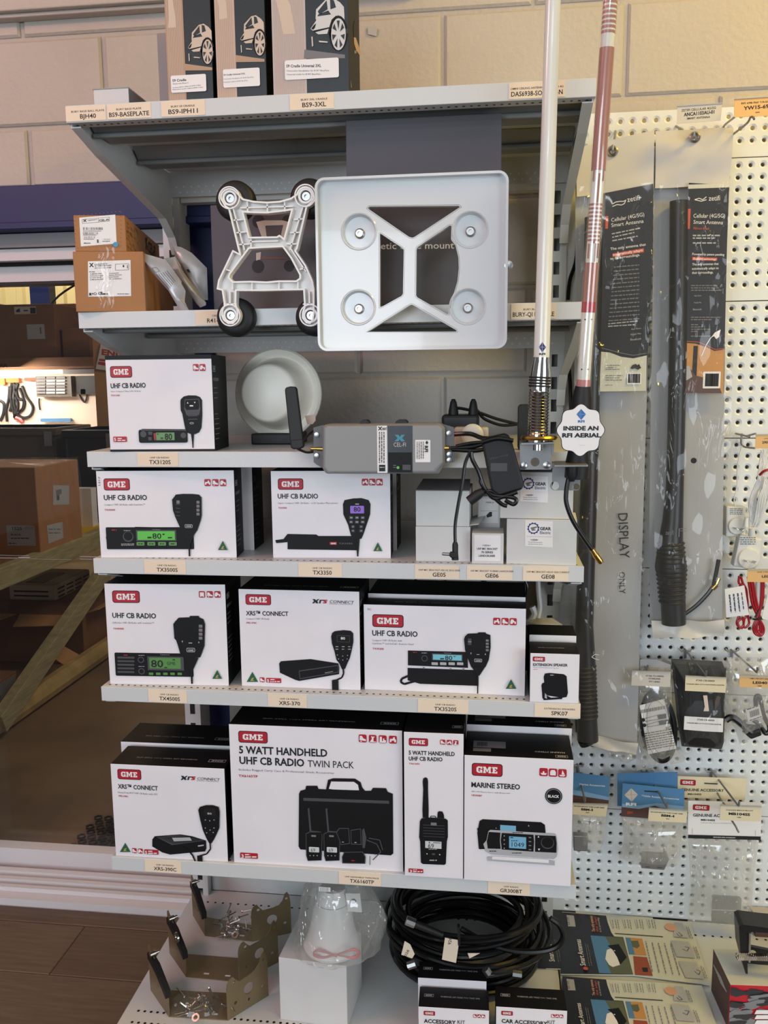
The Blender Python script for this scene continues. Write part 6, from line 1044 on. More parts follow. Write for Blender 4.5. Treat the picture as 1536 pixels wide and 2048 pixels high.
# ================================================================== on the base deck
ZD = .12
def dk(c, x, y, zz=ZD): return atz(*cp(c, x, y), zz)
mat('screw_dark', (120, 110, 96), .35, .9)
def tanbracket(Ln, Lf, Rn, Rf, lab, washer=False):
    a, b, c, d = (dk('P', *q) for q in (Ln, Lf, Rn, Rf)); t = thing('tan_bracket', lab, 'bracket', (a+b+c+d)/4, 'tan steel brackets on the base deck')
    th = .0022
    m = MB(); base = [a, c, d, b]; m.hexa([q+V((0, 0, .0004)) for q in base]+[q+V((0, 0, .0026)) for q in base]); m.build('base_plate', 'zinc', t)
    # right plate: broad, with scalloped top and a round hole
    L = (d-c).length; pl = Pl(c, d-c, (0, 0, 1)); pl2 = pl
    S = [(0, .0026), (L, .0026), (L, .080), (L*.97, .100), (L*.92, .108), (L*.86, .104), (L*.80, .088), (L*.70, .078), (L*.55, .075), (L*.30, .074), (L*.22, .082), (L*.15, .092), (L*.08, .090), (L*.02, .082), (0, .070)]
    holes = [circ_pts(L*.52, .046, .0125, n=18), circ_pts(L*.18, .078, .0038, n=10), circ_pts(L*.85, .030, .004, n=10), circ_pts(L*.20, .030, .004, n=10), circ_pts(L*.52, .020, .0035, n=10), circ_pts(L*.90, .092, .0035, n=10)]
    m = MB(); m.c2d(pl, [S]+holes, -th, 0); m.build('side_plate', 'zinc', t)
    L = (b-a).length; pl = Pl(b, a-b, (0, 0, 1)); S = [(0, .0026), (L, .0026), (L, .055), (L*.55, .085), (L*.1, .104), (L*.02, .110), (-L*.03, .106), (-.004, .09)]
    m = MB(); m.c2d(pl, [S, circ_pts(L*.5, .04, .003, n=8)], -th, 0); arm = m.build('side_arm', 'zinc', t)
    E0 = [(L*1.0, .052), (L*1.0, .066), (L*.5, .096), (L*.05, .114), (-.004, .108), (-.004, .094), (L*.1, .098)]
    m = MB(); m.prism(pl, [(L*1.02, .046), (L*1.02, .062), (L*.5, .092), (L*.08, .098), (L*.08, .084), (L*.5, .074)], -.006, .006); m.build('rubber_strip', 'rubber', arm)
    m = MB(); k = pl.p(L*.3, .106, 0); m.lathe([(.006, -.004), (.006, .008), (.003, .009)], k, pl.n, 12); m.lathe([(.0035, -.012), (.0035, -.004)], k, pl.n, 10); m.build('bolt', 'screw', arm, smooth=True)
    for u_ in (.3, .7): m = MB(); q = a+(c-a)*u_+V((0, .012, .0027)); m.box(tuple(q), tuple(q+V((.012, .004, .0006)))); m.build('slot', 'white', t)
    if washer: m = MB(); m.lathe([(.012, 0), (.012, .004), (.006, .004), (.006, 0)], pl.p(L*.75, .086, .006), pl.n, 20, close=False); m.build('ring', 'screw', arm, smooth=True)
    return t, (a+b+c+d)/4
t1, c1 = tanbracket((268, 808), (168, 660), (592, 828), (815, 690), 'tan steel bracket nearest the open front edge of the deck, holding a screw bag')
t2, c2 = tanbracket((362, 588), (272, 458), (655, 618), (870, 506), 'tan steel bracket between its two twins, empty with a clear ring', True)
t3, c3 = tanbracket((466, 362), (400, 250), (725, 395), (940, 345), 'tan steel bracket at the back by the upright, holding a screw bag')
rnd = random.Random(11)
for cc_, n_, lab, off in ((c1, 26, 'clear bag of screws and washers in the foremost tan bracket', V((-.01, -.02, 0))), (c3, 30, 'clear bag of screws in the rearmost tan bracket', V((.0, .0, .0)))):
    t = thing('screw_bag', lab, 'bag', cc_+off+V((0, 0, .003)), 'screw bags')
    m = MB()
    for k in range(n_):
        p0 = cc_+off+V((rnd.gauss(0, .022), rnd.gauss(0, .016), .010+rnd.random()*.022)); d = V((rnd.uniform(-1, 1), rnd.uniform(-1, 1), rnd.uniform(-.35, .35))).normalized(); m.tube([p0, p0+d*.024], .0016, 5); m.lathe([(.0034, 0), (.0034, .002)], p0, -d, 7)
    m.build('screws', 'screw', t, kind='stuff')
    m = MB(); m.lathe([(.008, 0), (.008, .002), (.0045, .002), (.0045, 0)], cc_+off+V((.01, -.03, .012)), (0, -.6, .8), 16, close=False); m.build('washer', 'screw', t, smooth=True)
    m = MB(); N = 14; vs = []
    for j in range(6):
        for i in range(N):
            an = 2*math.pi*i/N; h = j/5; rr2 = (.052 if j else .05)*math.cos(h*1.35)+.004*math.sin(i*3.1+j*2); vs.append(cc_+off+V((rr2*1.1*math.cos(an), rr2*.85*math.sin(an), .003+.04*math.sin(h*1.5))))
    m.add(vs, [(j*N+i, j*N+(i+1) % N, (j+1)*N+(i+1) % N, (j+1)*N+i) for j in range(5) for i in range(N)]); m.build('film', 'clear_film', t, smooth=True)
# white box with bagged horn speaker
a = dk('P', 880, 818); b = dk('P', 1248, 872)
o, pl, top, side, W, H = carton('white_box', 'plain white cardboard box under the bagged horn speaker', 'carton', (880, 818), (1248, 872), ZD, a.y, b.y, 480, .13, mats=('white_card', 'white_card'), c='P', bevel=.0012)
zt = ZD+H; cs = top.p(W*.70, .050, 0)
t = thing('horn_speaker', 'white horn speaker in a crinkled clear bag on the white box', 'speaker', cs)
m = MB(); m.lathe([(.058, .004), (.060, .010), (.056, .018), (.046, .05), (.040, .085), (.034, .10), (.030, .125), (.026, .135), (.0, .136)], cs, (.02, .04, 1), 40); m.build('horn', 'white_plastic', t, smooth=True)
m = MB(); m.lathe([(.0325, .098), (.0335, .104), (.0325, .108)], cs, (.02, .04, 1), 40, close=False); m.build('seam_ring', 'lightgrey', t, smooth=True)
m = MB(); k = cs+V((.036, -.01, .092)); m.hexa([k, k+V((.03, 0, .0)), k+V((.03, .003, .0)), k+V((0, .003, 0)), k+V((-.004, 0, .04)), k+V((.026, 0, .042)), k+V((.026, .003, .042)), k+V((-.004, .003, .04))]); br = m.build('mounting_foot', 'white_plastic', t)
m = MB(); m.lathe([(.005, 0), (.005, .002)], k+V((.013, -.001, .025)), (0, -1, 0), 12); m.build('bolt_hole', 'dark', br)
ph = Pl(cs+V((0, -.058, .0)), (1, 0, 0), (0, 0, 1), 'P'); m = MB()
for dy in (0, 10, 20): m.tube(smooth_path([ph.w(*q) for q in ((1190, 470+dy*.3), (1090, 445-dy*.5), (1062, 455+dy*.6), (1110, 478+dy*.3), (1190, 468), (1280, 485-dy*.4), (1312, 465-dy*.6), (1280, 440-dy*.3), (1190, 462))]), .0013, 6)
m.build('pink_lead', 'pink_tape', t, smooth=True, kind='stuff')
P = Print(plY(cs.y-.04, 'P'), 0); P.rect(1090, 92, 1155, 120, 'white').barcode(1098, 96, 1145, 116, 'grey'); P.build(t, 'sticker')
m = MB(); N = 40; K = 14; vs = []
prof = [(.070, .001), (.082, .004), (.080, .02), (.073, .045), (.067, .07), (.062, .095), (.058, .12), (.052, .14), (.04, .152)]
for j, (r_, h) in enumerate(prof):
    for i in range(N):
        an = 2*math.pi*i/N; ex = max(0, math.cos(an-.2))**3*.052*(1-abs(h-.08)/.12); q = r_+ex+.0035*math.sin(i*2.3+j*1.7)+.002*math.sin(i*5.1-j); vs.append(cs+V((q*math.cos(an), min(q, .075)*math.sin(an)*.95, h)))
m.add(vs, [(j*N+i, j*N+(i+1) % N, (j+1)*N+(i+1) % N, (j+1)*N+i) for j in range(len(prof)-1) for i in range(N)]); m.build('clear_bag', 'bag_film', t, smooth=True)
# coils of black coax
cc = atz(930, 1862, .17)
cc = V((cc.x, cc.y-.022, 0)); LABC = ['upper black coaxial cable coil with taped cream tag', 'lower black coaxial cable coil resting on the deck', 'middle black coaxial cable coil with loose looping end']
for ci, (z0, z1, r0, r1, turns, dx) in enumerate(((.205, .265, .125, .178, 9, 0), (.126, .162, .13, .185, 8, -.004), (.166, .202, .128, .188, 8, .004))):
    m = MB(); pts = []; rn = random.Random(ci+2); n_ = turns*40
    rad = [r0+(r1-r0)*rn.random() for _ in range(turns+1)]; hz = [z0+(z1-z0)*rn.random() for _ in range(turns+1)]; ox = [rn.uniform(-.007, .007) for _ in range(turns+1)]; oy = [rn.uniform(-.007, .007) for _ in range(turns+1)]
    for i in range(n_+1):
        f_ = i/40.0; k = min(int(f_), turns-1); s_ = f_-k; e = s_*s_*(3-2*s_); g = lambda A: A[k]+(A[k+1]-A[k])*e
        an = 2*math.pi*f_; pts.append(cc+V((g(ox)+dx+g(rad)*math.cos(an), g(oy)+g(rad)*.92*math.sin(an), g(hz)+.006*math.sin(an*2+k))))
    m.tube(pts, .0062, 8); o = tag(m.build('cable_coil', 'cable_black', smooth=True), LABC[ci], 'cable', 'coaxial cable coils')
    if ci == 0:
        for q, dd in (((285, 385), (350, 415)), ): pass
        pq_ = plY(cc.y-.195, 'Q')
        m = MB(); m.tube([pq_.w(345, 412), pq_.w(450, 455), pq_.w(560, 500)], [.008, .0075, .0065], 10); m.build('boot', 'rubber', o, smooth=True)
        m = MB(); m.tube([pq_.w(278, 385), pq_.w(345, 412)], .0095, 8); m.build('connector', 'steel', o, smooth=False)
        m = MB(); m.prismx(pq_, [(578, 495), (688, 515), (662, 688), (555, 662)], .010, .0106); tg = m.build('paper_tag', 'label_cream', o); P = Print(pq_, .0112); P.text('926', 625, 548, 630, 498, h=22, m='ink'); P.build(tg, 'lettering')
        m = MB(); m.prismx(pq_, [(672, 410), (690, 415), (695, 560), (678, 552)], .0, .012); m.build('tape_band', 'rubber', o)
    if ci == 1:
        pq_ = plY(cc.y-.200, 'Q')
        for x, y, dx_, dy_ in ((292, 735, 62, -20), (885, 760, 25, 35), (1095, 795, 70, 10)): m = MB(); m.tube([pq_.w(x, y), pq_.w(x+dx_, y+dy_)], .0085, 8); m.build('connector', 'steel', o)
        m = MB(); m.prismx(pq_, [(268, 535), (310, 560), (345, 635), (325, 668), (242, 640)], .004, .0046); tg = m.build('paper_tag', 'label_cream', o); P = Print(pq_, .0052); P.text('026', 280, 655, 305, 605, h=18, m='ink'); P.build(tg, 'lettering')
        m = MB(); m.prismx(pq_, [(750, 628), (845, 628), (765, 668)], .004, .0046); m.build('paper_tag', 'label_cream', o)
    if ci == 2:
        pq_ = plY(cc.y-.12, 'Q'); m = MB(); m.tube(smooth_path([pq_.w(*q) for q in ((700, 450), (900, 560), (1100, 620), (1300, 625), (1430, 590), (1485, 510), (1450, 420), (1385, 370))]), .0062, 8); m.build('loose_end', 'cable_black', o, smooth=True)
# accessory kit boxes
def kit(TL, TR, TB, hz, lab, w1, w2, W2):
    a = dk('Q', *TL, hz); b = dk('Q', *TR, hz); bk = dk('Q', *TB, hz); D = (bk-a).length; r = (b-a).normalized(); back = V((-r.y, r.x, 0)); a0 = V((a.x, a.y, ZD)); b0 = V((b.x, b.y, ZD)); u = V((0, 0, hz-ZD)); B = back*D
    m = MB(); m.hexa([a0, b0, b0+B, a0+B, a0+u, b0+u, b0+B+u, a0+B+u], mis=[1, 1, 0, 1, 1, 1]); o = tag(m.build('kit_carton', ['carton_white', 'carton_black'], bevel=.0008), lab, 'carton', 'kit cartons')
    pl = Pl(a0, r, (0, 0, 1), 'Q'); x0, y0 = TL; s_ = (TR[0]-TL[0])/543.0; sl = (TR[1]-TL[1])/(TR[0]-TL[0])
    if w1:
        P = Print(pl); X = lambda v: x0+v*s_
        P.logo(X(40), y0+32, X(128), y0+70).icon(X(420), y0+58, X(448), y0+86, 'car').icon(X(452), y0+59, X(480), y0+87, 'atv').icon(X(484), y0+60, X(512), y0+88, 'tractor').text(w1, X(42), y0+122, X(42+w2), y0+122+sl*w2*s_, h=32, bold=.03).text('KIT', X(W2), y0+130, X(W2+58), y0+133, h=30); P.build(o)
    top = Pl(a0+u, r, back); P = Print(top, .0003); Wd = (b-a).length; P.logo_line(.010, D*.5, .019, .008); vs, fs, w = glyphs('WHEREVER LIFE TAKES YOU. TAKE GME.', 0, 1); P.step(); P.mb.add([top.p(.043+x*(Wd*.57)/w, D*.5+y*.006, P.d) for x, y in vs], fs, P.mi('lightgrey')); P.build(o, 'lid_print'); return o
kit((372, 1048), (915, 1080), (370, 893), .20, 'white accessory kit carton before the cable coils', 'ACCESSORY', 245, 300)
kit((968, 1048), (1515, 1082), (990, 892), .20, 'white car accessory kit carton beside the brochures', 'CAR ACCESSORY', 350, 392)
kit((368, 826), (895, 856), (385, 700), .215, 'black topped kit carton behind the accessory kit carton', None, 0, 0)
# brochures on the right deck
def brochure(qd, lab, zz, dx=0, dy=0, detail=True, sc=1.0):
    pz = Pl((0, 0, zz), (1, 0, 0), (0, 1, 0), 'R'); m = MB(); m.prismx(pz, qd, -.0016, 0); o = tag(m.build('brochure', 'brochure_pale'), lab, 'brochure', 'brochures on the base deck'); P = Print(pz, .0001)
    f = lambda x, y: (x+dx+(y-280)*0*sc, y+dy)
    P.poly([f(150, 285), f(445, 308), f(455, 350), f(480, 420), f(500, 448), f(560, 452), f(628, 705), f(140, 700)], 'brochure_dark')
    if detail:
        P.poly([f(178, 303), f(228, 308), f(240, 382), f(190, 380)], 'lightgrey').text('ZETIFI', *f(200, 372), *f(196, 320), h=14, m='ink')
        P.poly([f(340, 442), f(556, 456), f(628, 705), f(398, 695)], 'sky_print').poly([f(440, 450), f(556, 456), f(628, 705), f(480, 700), f(440, 600), f(480, 520)], 'olive_print').poly([f(450, 540), f(500, 520), f(520, 590), f(540, 640), f(490, 655), f(465, 640), f(440, 600)], 'white').poly([f(455, 510), f(530, 500), f(585, 590), f(540, 640), f(520, 590), f(490, 540)], 'black').circ(*f(502, 545), 5, 'white', 8)
        P.poly([f(575, 456), f(688, 464), f(718, 578), f(600, 570)], 'sand_print').poly([f(575, 456), f(610, 460), f(640, 572), f(600, 570)], 'sky_print').poly([f(612, 480), f(660, 478), f(672, 515), f(655, 530), f(625, 520)], 'olive_print').poly([f(628, 582), f(720, 590), f(760, 716), f(640, 708)], 'rust_print').poly([f(685, 660), f(725, 660), f(728, 690), f(695, 690)], 'ink')
        P.line([f(505, 430), f(828, 452)], 8, 'ink')
        for k in range(4): P.line([f(490+82*k, 400), f(470+82*k, 335)], 2, 'grey'); P.greek(*f(500+82*k, 395), f(488+82*k, 0)[0], 4, 'grey', y1=f(0, 338)[1]); P.greek(*f(520+82*k, 397), f(508+82*k, 0)[0], 4, 'grey', y1=f(0, 338)[1]); P.greek(*f(536+82*k, 402), f(524+82*k, 0)[0], 4, 'grey', y1=f(0, 340)[1])
        for k in range(5): P.greek(*f(760+k*46, 690+k*6), f(715+k*42, 0)[0], 6, 'grey', y1=f(0, 485+k*4)[1])
        P.poly([f(905, 360), f(960, 365), f(1000, 465), f(900, 455)], 'lightgrey').circ(*f(880, 392), 40, 'peach', 16).poly([f(880, 480), f(1000, 490), f(1045, 600), f(920, 590)], 'lightgrey').poly([f(930, 620), f(1050, 630), f(1105, 742), f(980, 732)], 'lightgrey').line([f(920, 435), f(940, 455), f(960, 450), f(930, 425)], 5, 'midgrey').line([f(960, 540), f(990, 555), f(1005, 530), f(975, 525)], 5, 'midgrey').line([f(1040, 690), f(1070, 715), f(1080, 690), f(1050, 680)], 5, 'midgrey')
        for k in range(3): P.greek(*f(1015+k*50, 468+k*135), f(985+k*50, 0)[0], 5, 'grey', y1=f(0, 385+k*135)[1]); P.greek(*f(1030+k*50, 470+k*135), f(1000+k*50, 0)[0], 5, 'grey', y1=f(0, 390+k*135)[1])
        P.text('The only antennas', *f(372, 425), *f(352, 318), h=13, m='peach', bold=.02).text('that adapt', *f(395, 425), *f(378, 325), h=12, m='orange_red').text('to its surroundings', *f(414, 428), *f(396, 330), h=9, m='pale')
        P.circ(*f(307, 673), 17, 'orange_red', 12)
    P.text('Smart Antennas', *f(308, 655), *f(272, 478), h=24, m='white', bold=.01).greek(*f(335, 658), f(308, 0)[0], 4, 'grey', y1=f(0, 505)[1]).greek(*f(350, 655), f(322, 0)[0], 4, 'grey', y1=f(0, 510)[1])
    P.build(o); return o
def shiftq(q, dx, dy): return [(x+dx, y+dy) for x, y in q]
qb = [(150, 282), (445, 306), (1010, 348), (1150, 775), (628, 708), (140, 702)]
brochure(shiftq([(80, 268), (300, 285), (760, 320), (800, 700), (430, 690), (40, 662)], 0, 0), 'dark brochure under the others, mostly covered, beside the cable coils', .1235, -208, -38, detail=False)
P_ = None
brochure(qb, 'pale brochure with blue sky and vehicle photo, nearest the pegboard', .1255)
brochure(shiftq([(150, 282), (445, 306), (1090, 345), (1250, 775), (650, 720), (160, 712)], 0, 432), 'pale brochure with vehicle photo, overlapping the one nearest the pegboard', .1275, 0, 430)
# camo box and black clamp
a = dk('R', 1152, 812); e = aty(*cp('R', 1172, 530), a.y); hz = e.z; f0 = dk('R', 1282, 772, hz); n_ = dk('R', 1282, 772, hz)
F0 = V((f0.x, f0.y, ZD)); Bk = V((a.x, a.y, ZD)); dd = (Bk-F0); r = V((dd.y, -dd.x, 0)).normalized(); Wd = .16
m = MB(); u = V((0, 0, hz-ZD)); m.hexa([F0, F0+r*Wd, F0+r*Wd+dd, Bk, F0+u, F0+r*Wd+u, F0+r*Wd+dd+u, Bk+u], mis=[0, 0, 1, 0, 0, 2]); o = tag(m.build('camouflage_carton', ['brochure_pale', 'camo_red', 'hill_print'], bevel=.001), 'carton with red grey camouflage front under the black clamp', 'carton')
pl = Pl(F0, r, (0, 0, 1), 'R'); P = Print(pl); Hh = hz-ZD; rn = random.Random(4)
for k in range(46):
    x = rn.uniform(.004, Wd-.02); v = rn.uniform(.006, Hh-.008); w = rn.uniform(.010, .026); h = rn.uniform(.004, .008); s_ = rn.uniform(-.25, .25)
    q = [(min(max(x+w*math.cos(t_)*(1+.25*math.sin(3*t_+k)), .0008), Wd-.001), min(max(v+h*math.sin(t_)*(1+.3*math.cos(2*t_+k))+s_*w*math.cos(t_), .0008), Hh-.001)) for t_ in [2*math.pi*i/14 for i in range(14)]]; P.uvpoly(q, ('camo_grey', 'camo_dark', 'camo_grey', 'camo_dark')[k % 4])
for k in range(3): P.poly([(1455, 935+k*34), (1560, 935+k*34), (1560, 962+k*34), (1440, 962+k*34)], 'white')
P.build(o); sd = Pl(Bk, -dd, (0, 0, 1), 'R'); P = Print(sd)
for k in range(6): P.line([(1170+k*9, 640+k*22), (1225+k*7, 735+k*17)], 4, 'lightgrey')
P.build(o, 'printed_side')
kz = plZ(hz, 'R'); t = thing('steel_clamp', 'black steel clamp with chrome threaded rod on the camouflage carton', 'clamp', kz.w(1440, 700))
pcl = Pl((0, F0.y+.05, 0), (1, 0, 0), (0, 0, 1), 'R'); pcl = Pl(kz.w(1390, 715)+V((0, .0, 0)), (1, -.06, 0), (0, 0, 1), 'R')
hs = lambda pts: [pcl.uv(*q) for q in pts]
m = MB(); m.c2d(pcl, [hs([(1340, 380), (1365, 368), (1520, 388), (1650, 400), (1650, 735), (1440, 725), (1385, 700), (1350, 560)]), hs([(1422, 420), (1620, 440), (1620, 640), (1425, 600)]), circ_pts(*pcl.uv(1462, 655), .009, n=16)], -.05, -.042); m.c2d(pcl, [hs([(1340, 380), (1365, 368), (1520, 388), (1650, 400), (1650, 430), (1420, 418), (1395, 560), (1400, 700), (1385, 700), (1350, 560)])], -.042, .0); m.build('body', 'abs_black', t, bevel=.002)
m = MB(); L0 = pcl.w(1322, 575, .004); L1 = pcl.w(1640, 580, .004); n_ = 150; pts = [L0+(L1-L0)*(i/n_)+V((0, math.sin(i*1.05)*.006, math.cos(i*1.05)*.006)) for i in range(n_+1)]; m.tube(pts, .0022, 6); m.tube([L0, L1], .005, 8); m.build('threaded_rod', 'chrome', t, smooth=True)
m = MB(); m.tube([pcl.w(1412, 420, .002), pcl.w(1408, 615, .002)], .0025, 8); m.build('pin', 'steel', t, smooth=True)
a = dk('R', 1450, 450); m = MB(); m.box((a.x, a.y, ZD), (a.x+.15, .515, aty(*cp('R', 1450, 330), a.y).z)); o = tag(m.build('rear_carton', 'hill_print', bevel=.001), 'dark brown carton with pale lid behind the steel clamp', 'carton'); m = MB(); zz = aty(*cp('R', 1450, 330), a.y).z; m.box((a.x-.001, a.y-.001, zz), (a.x+.151, .516, zz+.003)); m.build('lid', 'pale', o)

# ================================================================== hanging on the pegboard
PY = .52
def hook(path, lab, r_=.0022, mt='steel_dull', nm='display_hook'):
    m = MB(); m.tube(smooth_path(path, 4), r_, 8); o = tag(m.build(nm, mt, smooth=True), lab, 'hook', 'pegboard hooks'); return o
def wirehook(c, peg, tip, Yt, lab, up=.012, plate=True):
    """straight prong from a peg hole out to its tip"""
    A = aty(*cp(c, *peg), PY-.002); B = aty(*cp(c, *tip), Yt); m = MB(); m.tube(smooth_path([A+V((0, .012, 0)), A, A+(B-A)*.9, B, B+V((0, -.004, up))], 5), .0024, 8)
    o = tag(m.build('display_hook', 'steel_dull', smooth=True), lab, 'hook', 'pegboard hooks')
    if plate: m = MB(); m.tube([A+V((-.014, -.002, .004)), A+V((-.010, -.004, -.002)), A+V((.010, -.004, -.002)), A+V((.014, -.002, .004))], .002, 6); m.box(tuple(A+V((-.003, -.003, -.02))), tuple(A+V((.003, -.001, 0)))); m.build('peg_plate', 'steel_dull', o)
    return o
# --- long bagged antennas
mat('vinyl_grey', (168, 168, 168), .4, bump=.25, bscale=9)
def antenna_bag(nm_lab, Y, hdr, pouch, rod, card, eye, c='G'):
    pl = plY(Y, 'O'); G = lambda q: cp(c, *q); t = thing('antenna_bag', nm_lab, 'bag', pl.w(*pouch[-1][:2]), 'bagged antennas on the pegboard')
    def wavy(pts, d, mt, nm, amp, n=26, k=9, thick=None):
        # four-corner sheet with gentle folds; pts: list of (xl, xr, y) rows in frame pixels
        m = MB(); vs = []
        for j in range(n):
            f_ = j/(n-1)*(len(pts)-1); i0 = min(int(f_), len(pts)-2); s_ = f_-i0; L0 = [pts[i0][i]+(pts[i0+1][i]-pts[i0][i])*s_ for i in range(4)]
            for i in range(k):
                q = i/(k-1); vs.append(pl.w(L0[0]+(L0[2]-L0[0])*q, L0[1]+(L0[3]-L0[1])*q, d+amp*math.sin(i*1.4+j*.35)+amp*.6*math.sin(j*.9-i*.8)))
        m.add(vs, [(j*k+i, (j+1)*k+i, (j+1)*k+i+1, j*k+i+1) for j in range(n-1) for i in range(k-1)]); return m.build(nm, mt, t, smooth=True)
    wavy(pouch, -.016, 'vinyl_grey', 'back_sheet', .0012); wavy(hdr, .006, 'vinyl_white', 'header', .0018, 8)
    return t, pl, wavy
t, pl, wavy = antenna_bag('bagged black antenna with black printed card and handwritten words', .425, [(1152, 297, 1308, 262), (1152, 345, 1307, 320), (1153, 395, 1306, 374)], [(1152, 330, 1306, 300), (1152, 600, 1302, 600), (1148, 900, 1293, 900), (1143, 1200, 1284, 1205), (1152, 1470, 1276, 1497)], None, None, None)
rodpts = [(1186, 436), (1184, 700), (1180, 900), (1173, 1100), (1168, 1250), (1170, 1340), (1172, 1400), (1175, 1478)]; rr_ = [.018, .018, .018, .019, .02, .024, .022, .024]
m = MB(); m.tube([pl.w(x, y, .006) for x, y in rodpts], rr_, 18); m.build('antenna_rod', 'abs_black', t, smooth=True)
m = MB(); s0 = pl.w(1169, 1330, .006); s1 = pl.w(1173, 1430, .006)
for i in range(13): m.lathe([(.024, -.003), (.026, 0), (.024, .003)], s0+(s1-s0)*(i/12), s1-s0, 18, close=False)
m.build('spring_boot', 'rubber', t, smooth=True, kind='stuff')
pg = plY(.425, 'G'); P = Print(pg, .012); P.poly([(275, 642), (595, 580), (590, 1100), (548, 1985), (230, 1990), (245, 1400)], 'brochure_dark').poly([(243, 1720), (300, 1725), (380, 1755), (460, 1765), (552, 1745), (547, 1985), (230, 1990)], 'brochure_pale')
P.line([(318, 718), (340, 705), (370, 700), (395, 700), (410, 690), (400, 715), (380, 725), (350, 722), (318, 735)], 5, 'white').text('zetifi', 420, 705, 505, 690, h=34, m='white').text('Cellular (4G/5G)', 312, 840, 535, 800, h=26, m='white').text('Smart Antenna', 312, 875, 530, 845, h=26, m='white').rect(272, 800, 288, 885, 'orange_red')
P.greek(315, 925, 510, 8, 'lightgrey', y1=885).greek(318, 948, 468, 8, 'lightgrey', y1=915).greek(318, 972, 490, 8, 'lightgrey', y1=940).text('The only antenna that', 305, 1032, 545, 1000, h=18, m='white', bold=.01).poly([(318, 1055), (530, 1018), (532, 1045), (320, 1078)], 'orange_red').text('automatically adapts', 322, 1070, 525, 1038, h=17, m='white', bold=.01).text('to its surroundings.', 304, 1098, 505, 1070, h=18, m='white', bold=.01)
for k in range(14): P.greek(330-k*3, 1150+k*28, 500, 7, 'grey', y1=1135+k*28)
P.greek(290, 1535, 490, 7, 'lightgrey', y1=1515).greek(288, 1552, 470, 7, 'lightgrey', y1=1540).text('App Store', 445, 1572, 512, 1565, h=10, m='lightgrey').text('Google Play', 440, 1608, 512, 1600, h=10, m='lightgrey').text('Bluetooth', 440, 1645, 512, 1638, h=14, m='lightgrey').line([(245, 1695), (380, 1730), (460, 1745), (550, 1730)], 4, 'grey')
P.greek(272, 1815, 370, 6, 'grey').greek(272, 1830, 340, 6, 'grey').greek(272, 1842, 365, 6, 'grey').greek(272, 1885, 385, 6, 'grey').greek(272, 1900, 370, 6, 'grey').greek(272, 1915, 385, 6, 'grey').text('zetifi.com', 268, 1950, 318, h=9, m='ink').poly([(440, 1830), (452, 1812), (475, 1802), (485, 1812), (498, 1803), (512, 1830), (490, 1842), (470, 1832), (450, 1838)], 'ink').rect(418, 1865, 512, 1940, 'white').barcode(424, 1870, 506, 1932); P.build(t, 'printed_card')
phh = plY(.425, 'H'); P = Print(phh, -.012); P.text('DISPLAY', 380, 950, 395, 1268, h=66, m='ink').text('ONLY', 385, 1365, 390, 1520, h=42, m='ink'); P.d = -.011; P.build(t, 'handwriting')
px_ = plY(.425, 'X'); P = Print(px_, .034); P.line([(190, 55), (215, 35), (245, 40)], 5, 'white').line([(190, 55), (215, 70), (245, 75)], 5, 'white'); P.build(t, 'rod_emblem')
m = MB(); m.tube([pl.w(1172, 1478, .0), pl.w(1176, 1486, 0)], .02, 12); m.build('rod_foot', 'rubber', t)
wavy([(1156, 380, 1303, 372), (1152, 600, 1302, 600), (1148, 900, 1293, 900), (1143, 1200, 1284, 1205), (1152, 1470, 1276, 1497)], .034, 'clear_film', 'clear_front', .0018, 60, 11)
wavy([(1155, 1465, 1277, 1488), (1160, 1488, 1272, 1510)], .0, 'vinyl_white', 'bottom_hem', .004, 6)
ey = plY(.425, 'G'); m = MB(); m.lathe([(.010, .006), (.011, .010), (.008, .012), (.0055, .010), (.0055, .005)], ey.w(322, 357), (0, -1, 0), 20, close=False); m.build('eyelet', 'steel', t, smooth=True)
t, pl, wavy = antenna_bag('bagged black antenna with orange picture card and coiled spring base', .430, [(1310, 264, 1466, 256), (1310, 330, 1462, 320), (1309, 378, 1456, 371)], [(1310, 290, 1464, 280), (1308, 600, 1454, 600), (1303, 900, 1452, 900), (1301, 1100, 1449, 1100), (1302, 1250, 1448, 1252)], None, None, None)
rodpts = [(1356, 404), (1354, 700), (1350, 900), (1348, 975), (1344, 1040), (1340, 1080), (1340, 1130), (1344, 1180), (1346, 1245)]; rr_ = [.0185, .0185, .0185, .019, .022, .026, .034, .027, .026]
m = MB(); m.tube([pl.w(x, y, .008) for x, y in rodpts], rr_, 18); m.build('antenna_rod', 'abs_black', t, smooth=True)
m = MB(); s0 = pl.w(1340, 1085, .010); s1 = pl.w(1342, 1200, .010)
for i in range(14): m.lathe([(.030-.0006*abs(i-6), -.003), (.0345-.0008*abs(i-6), 0), (.030-.0006*abs(i-6), .003)], s0+(s1-s0)*(i/13), s1-s0, 18, close=False)
m.build('spring_boot', 'rubber', t, smooth=True, kind='stuff')
P = Print(Pl((0, .430, 0), (1, 0, 0), (0, 0, 1), 'H'), .033); P.text('zetifi', 690, 1075, 745, h=34, m='grey').rect(792, 1030, 834, 1034, 'grey').rect(792, 1046, 834, 1050, 'grey').rect(782, 1030, 786, 1090, 'grey'); P.build(t, 'rod_print')
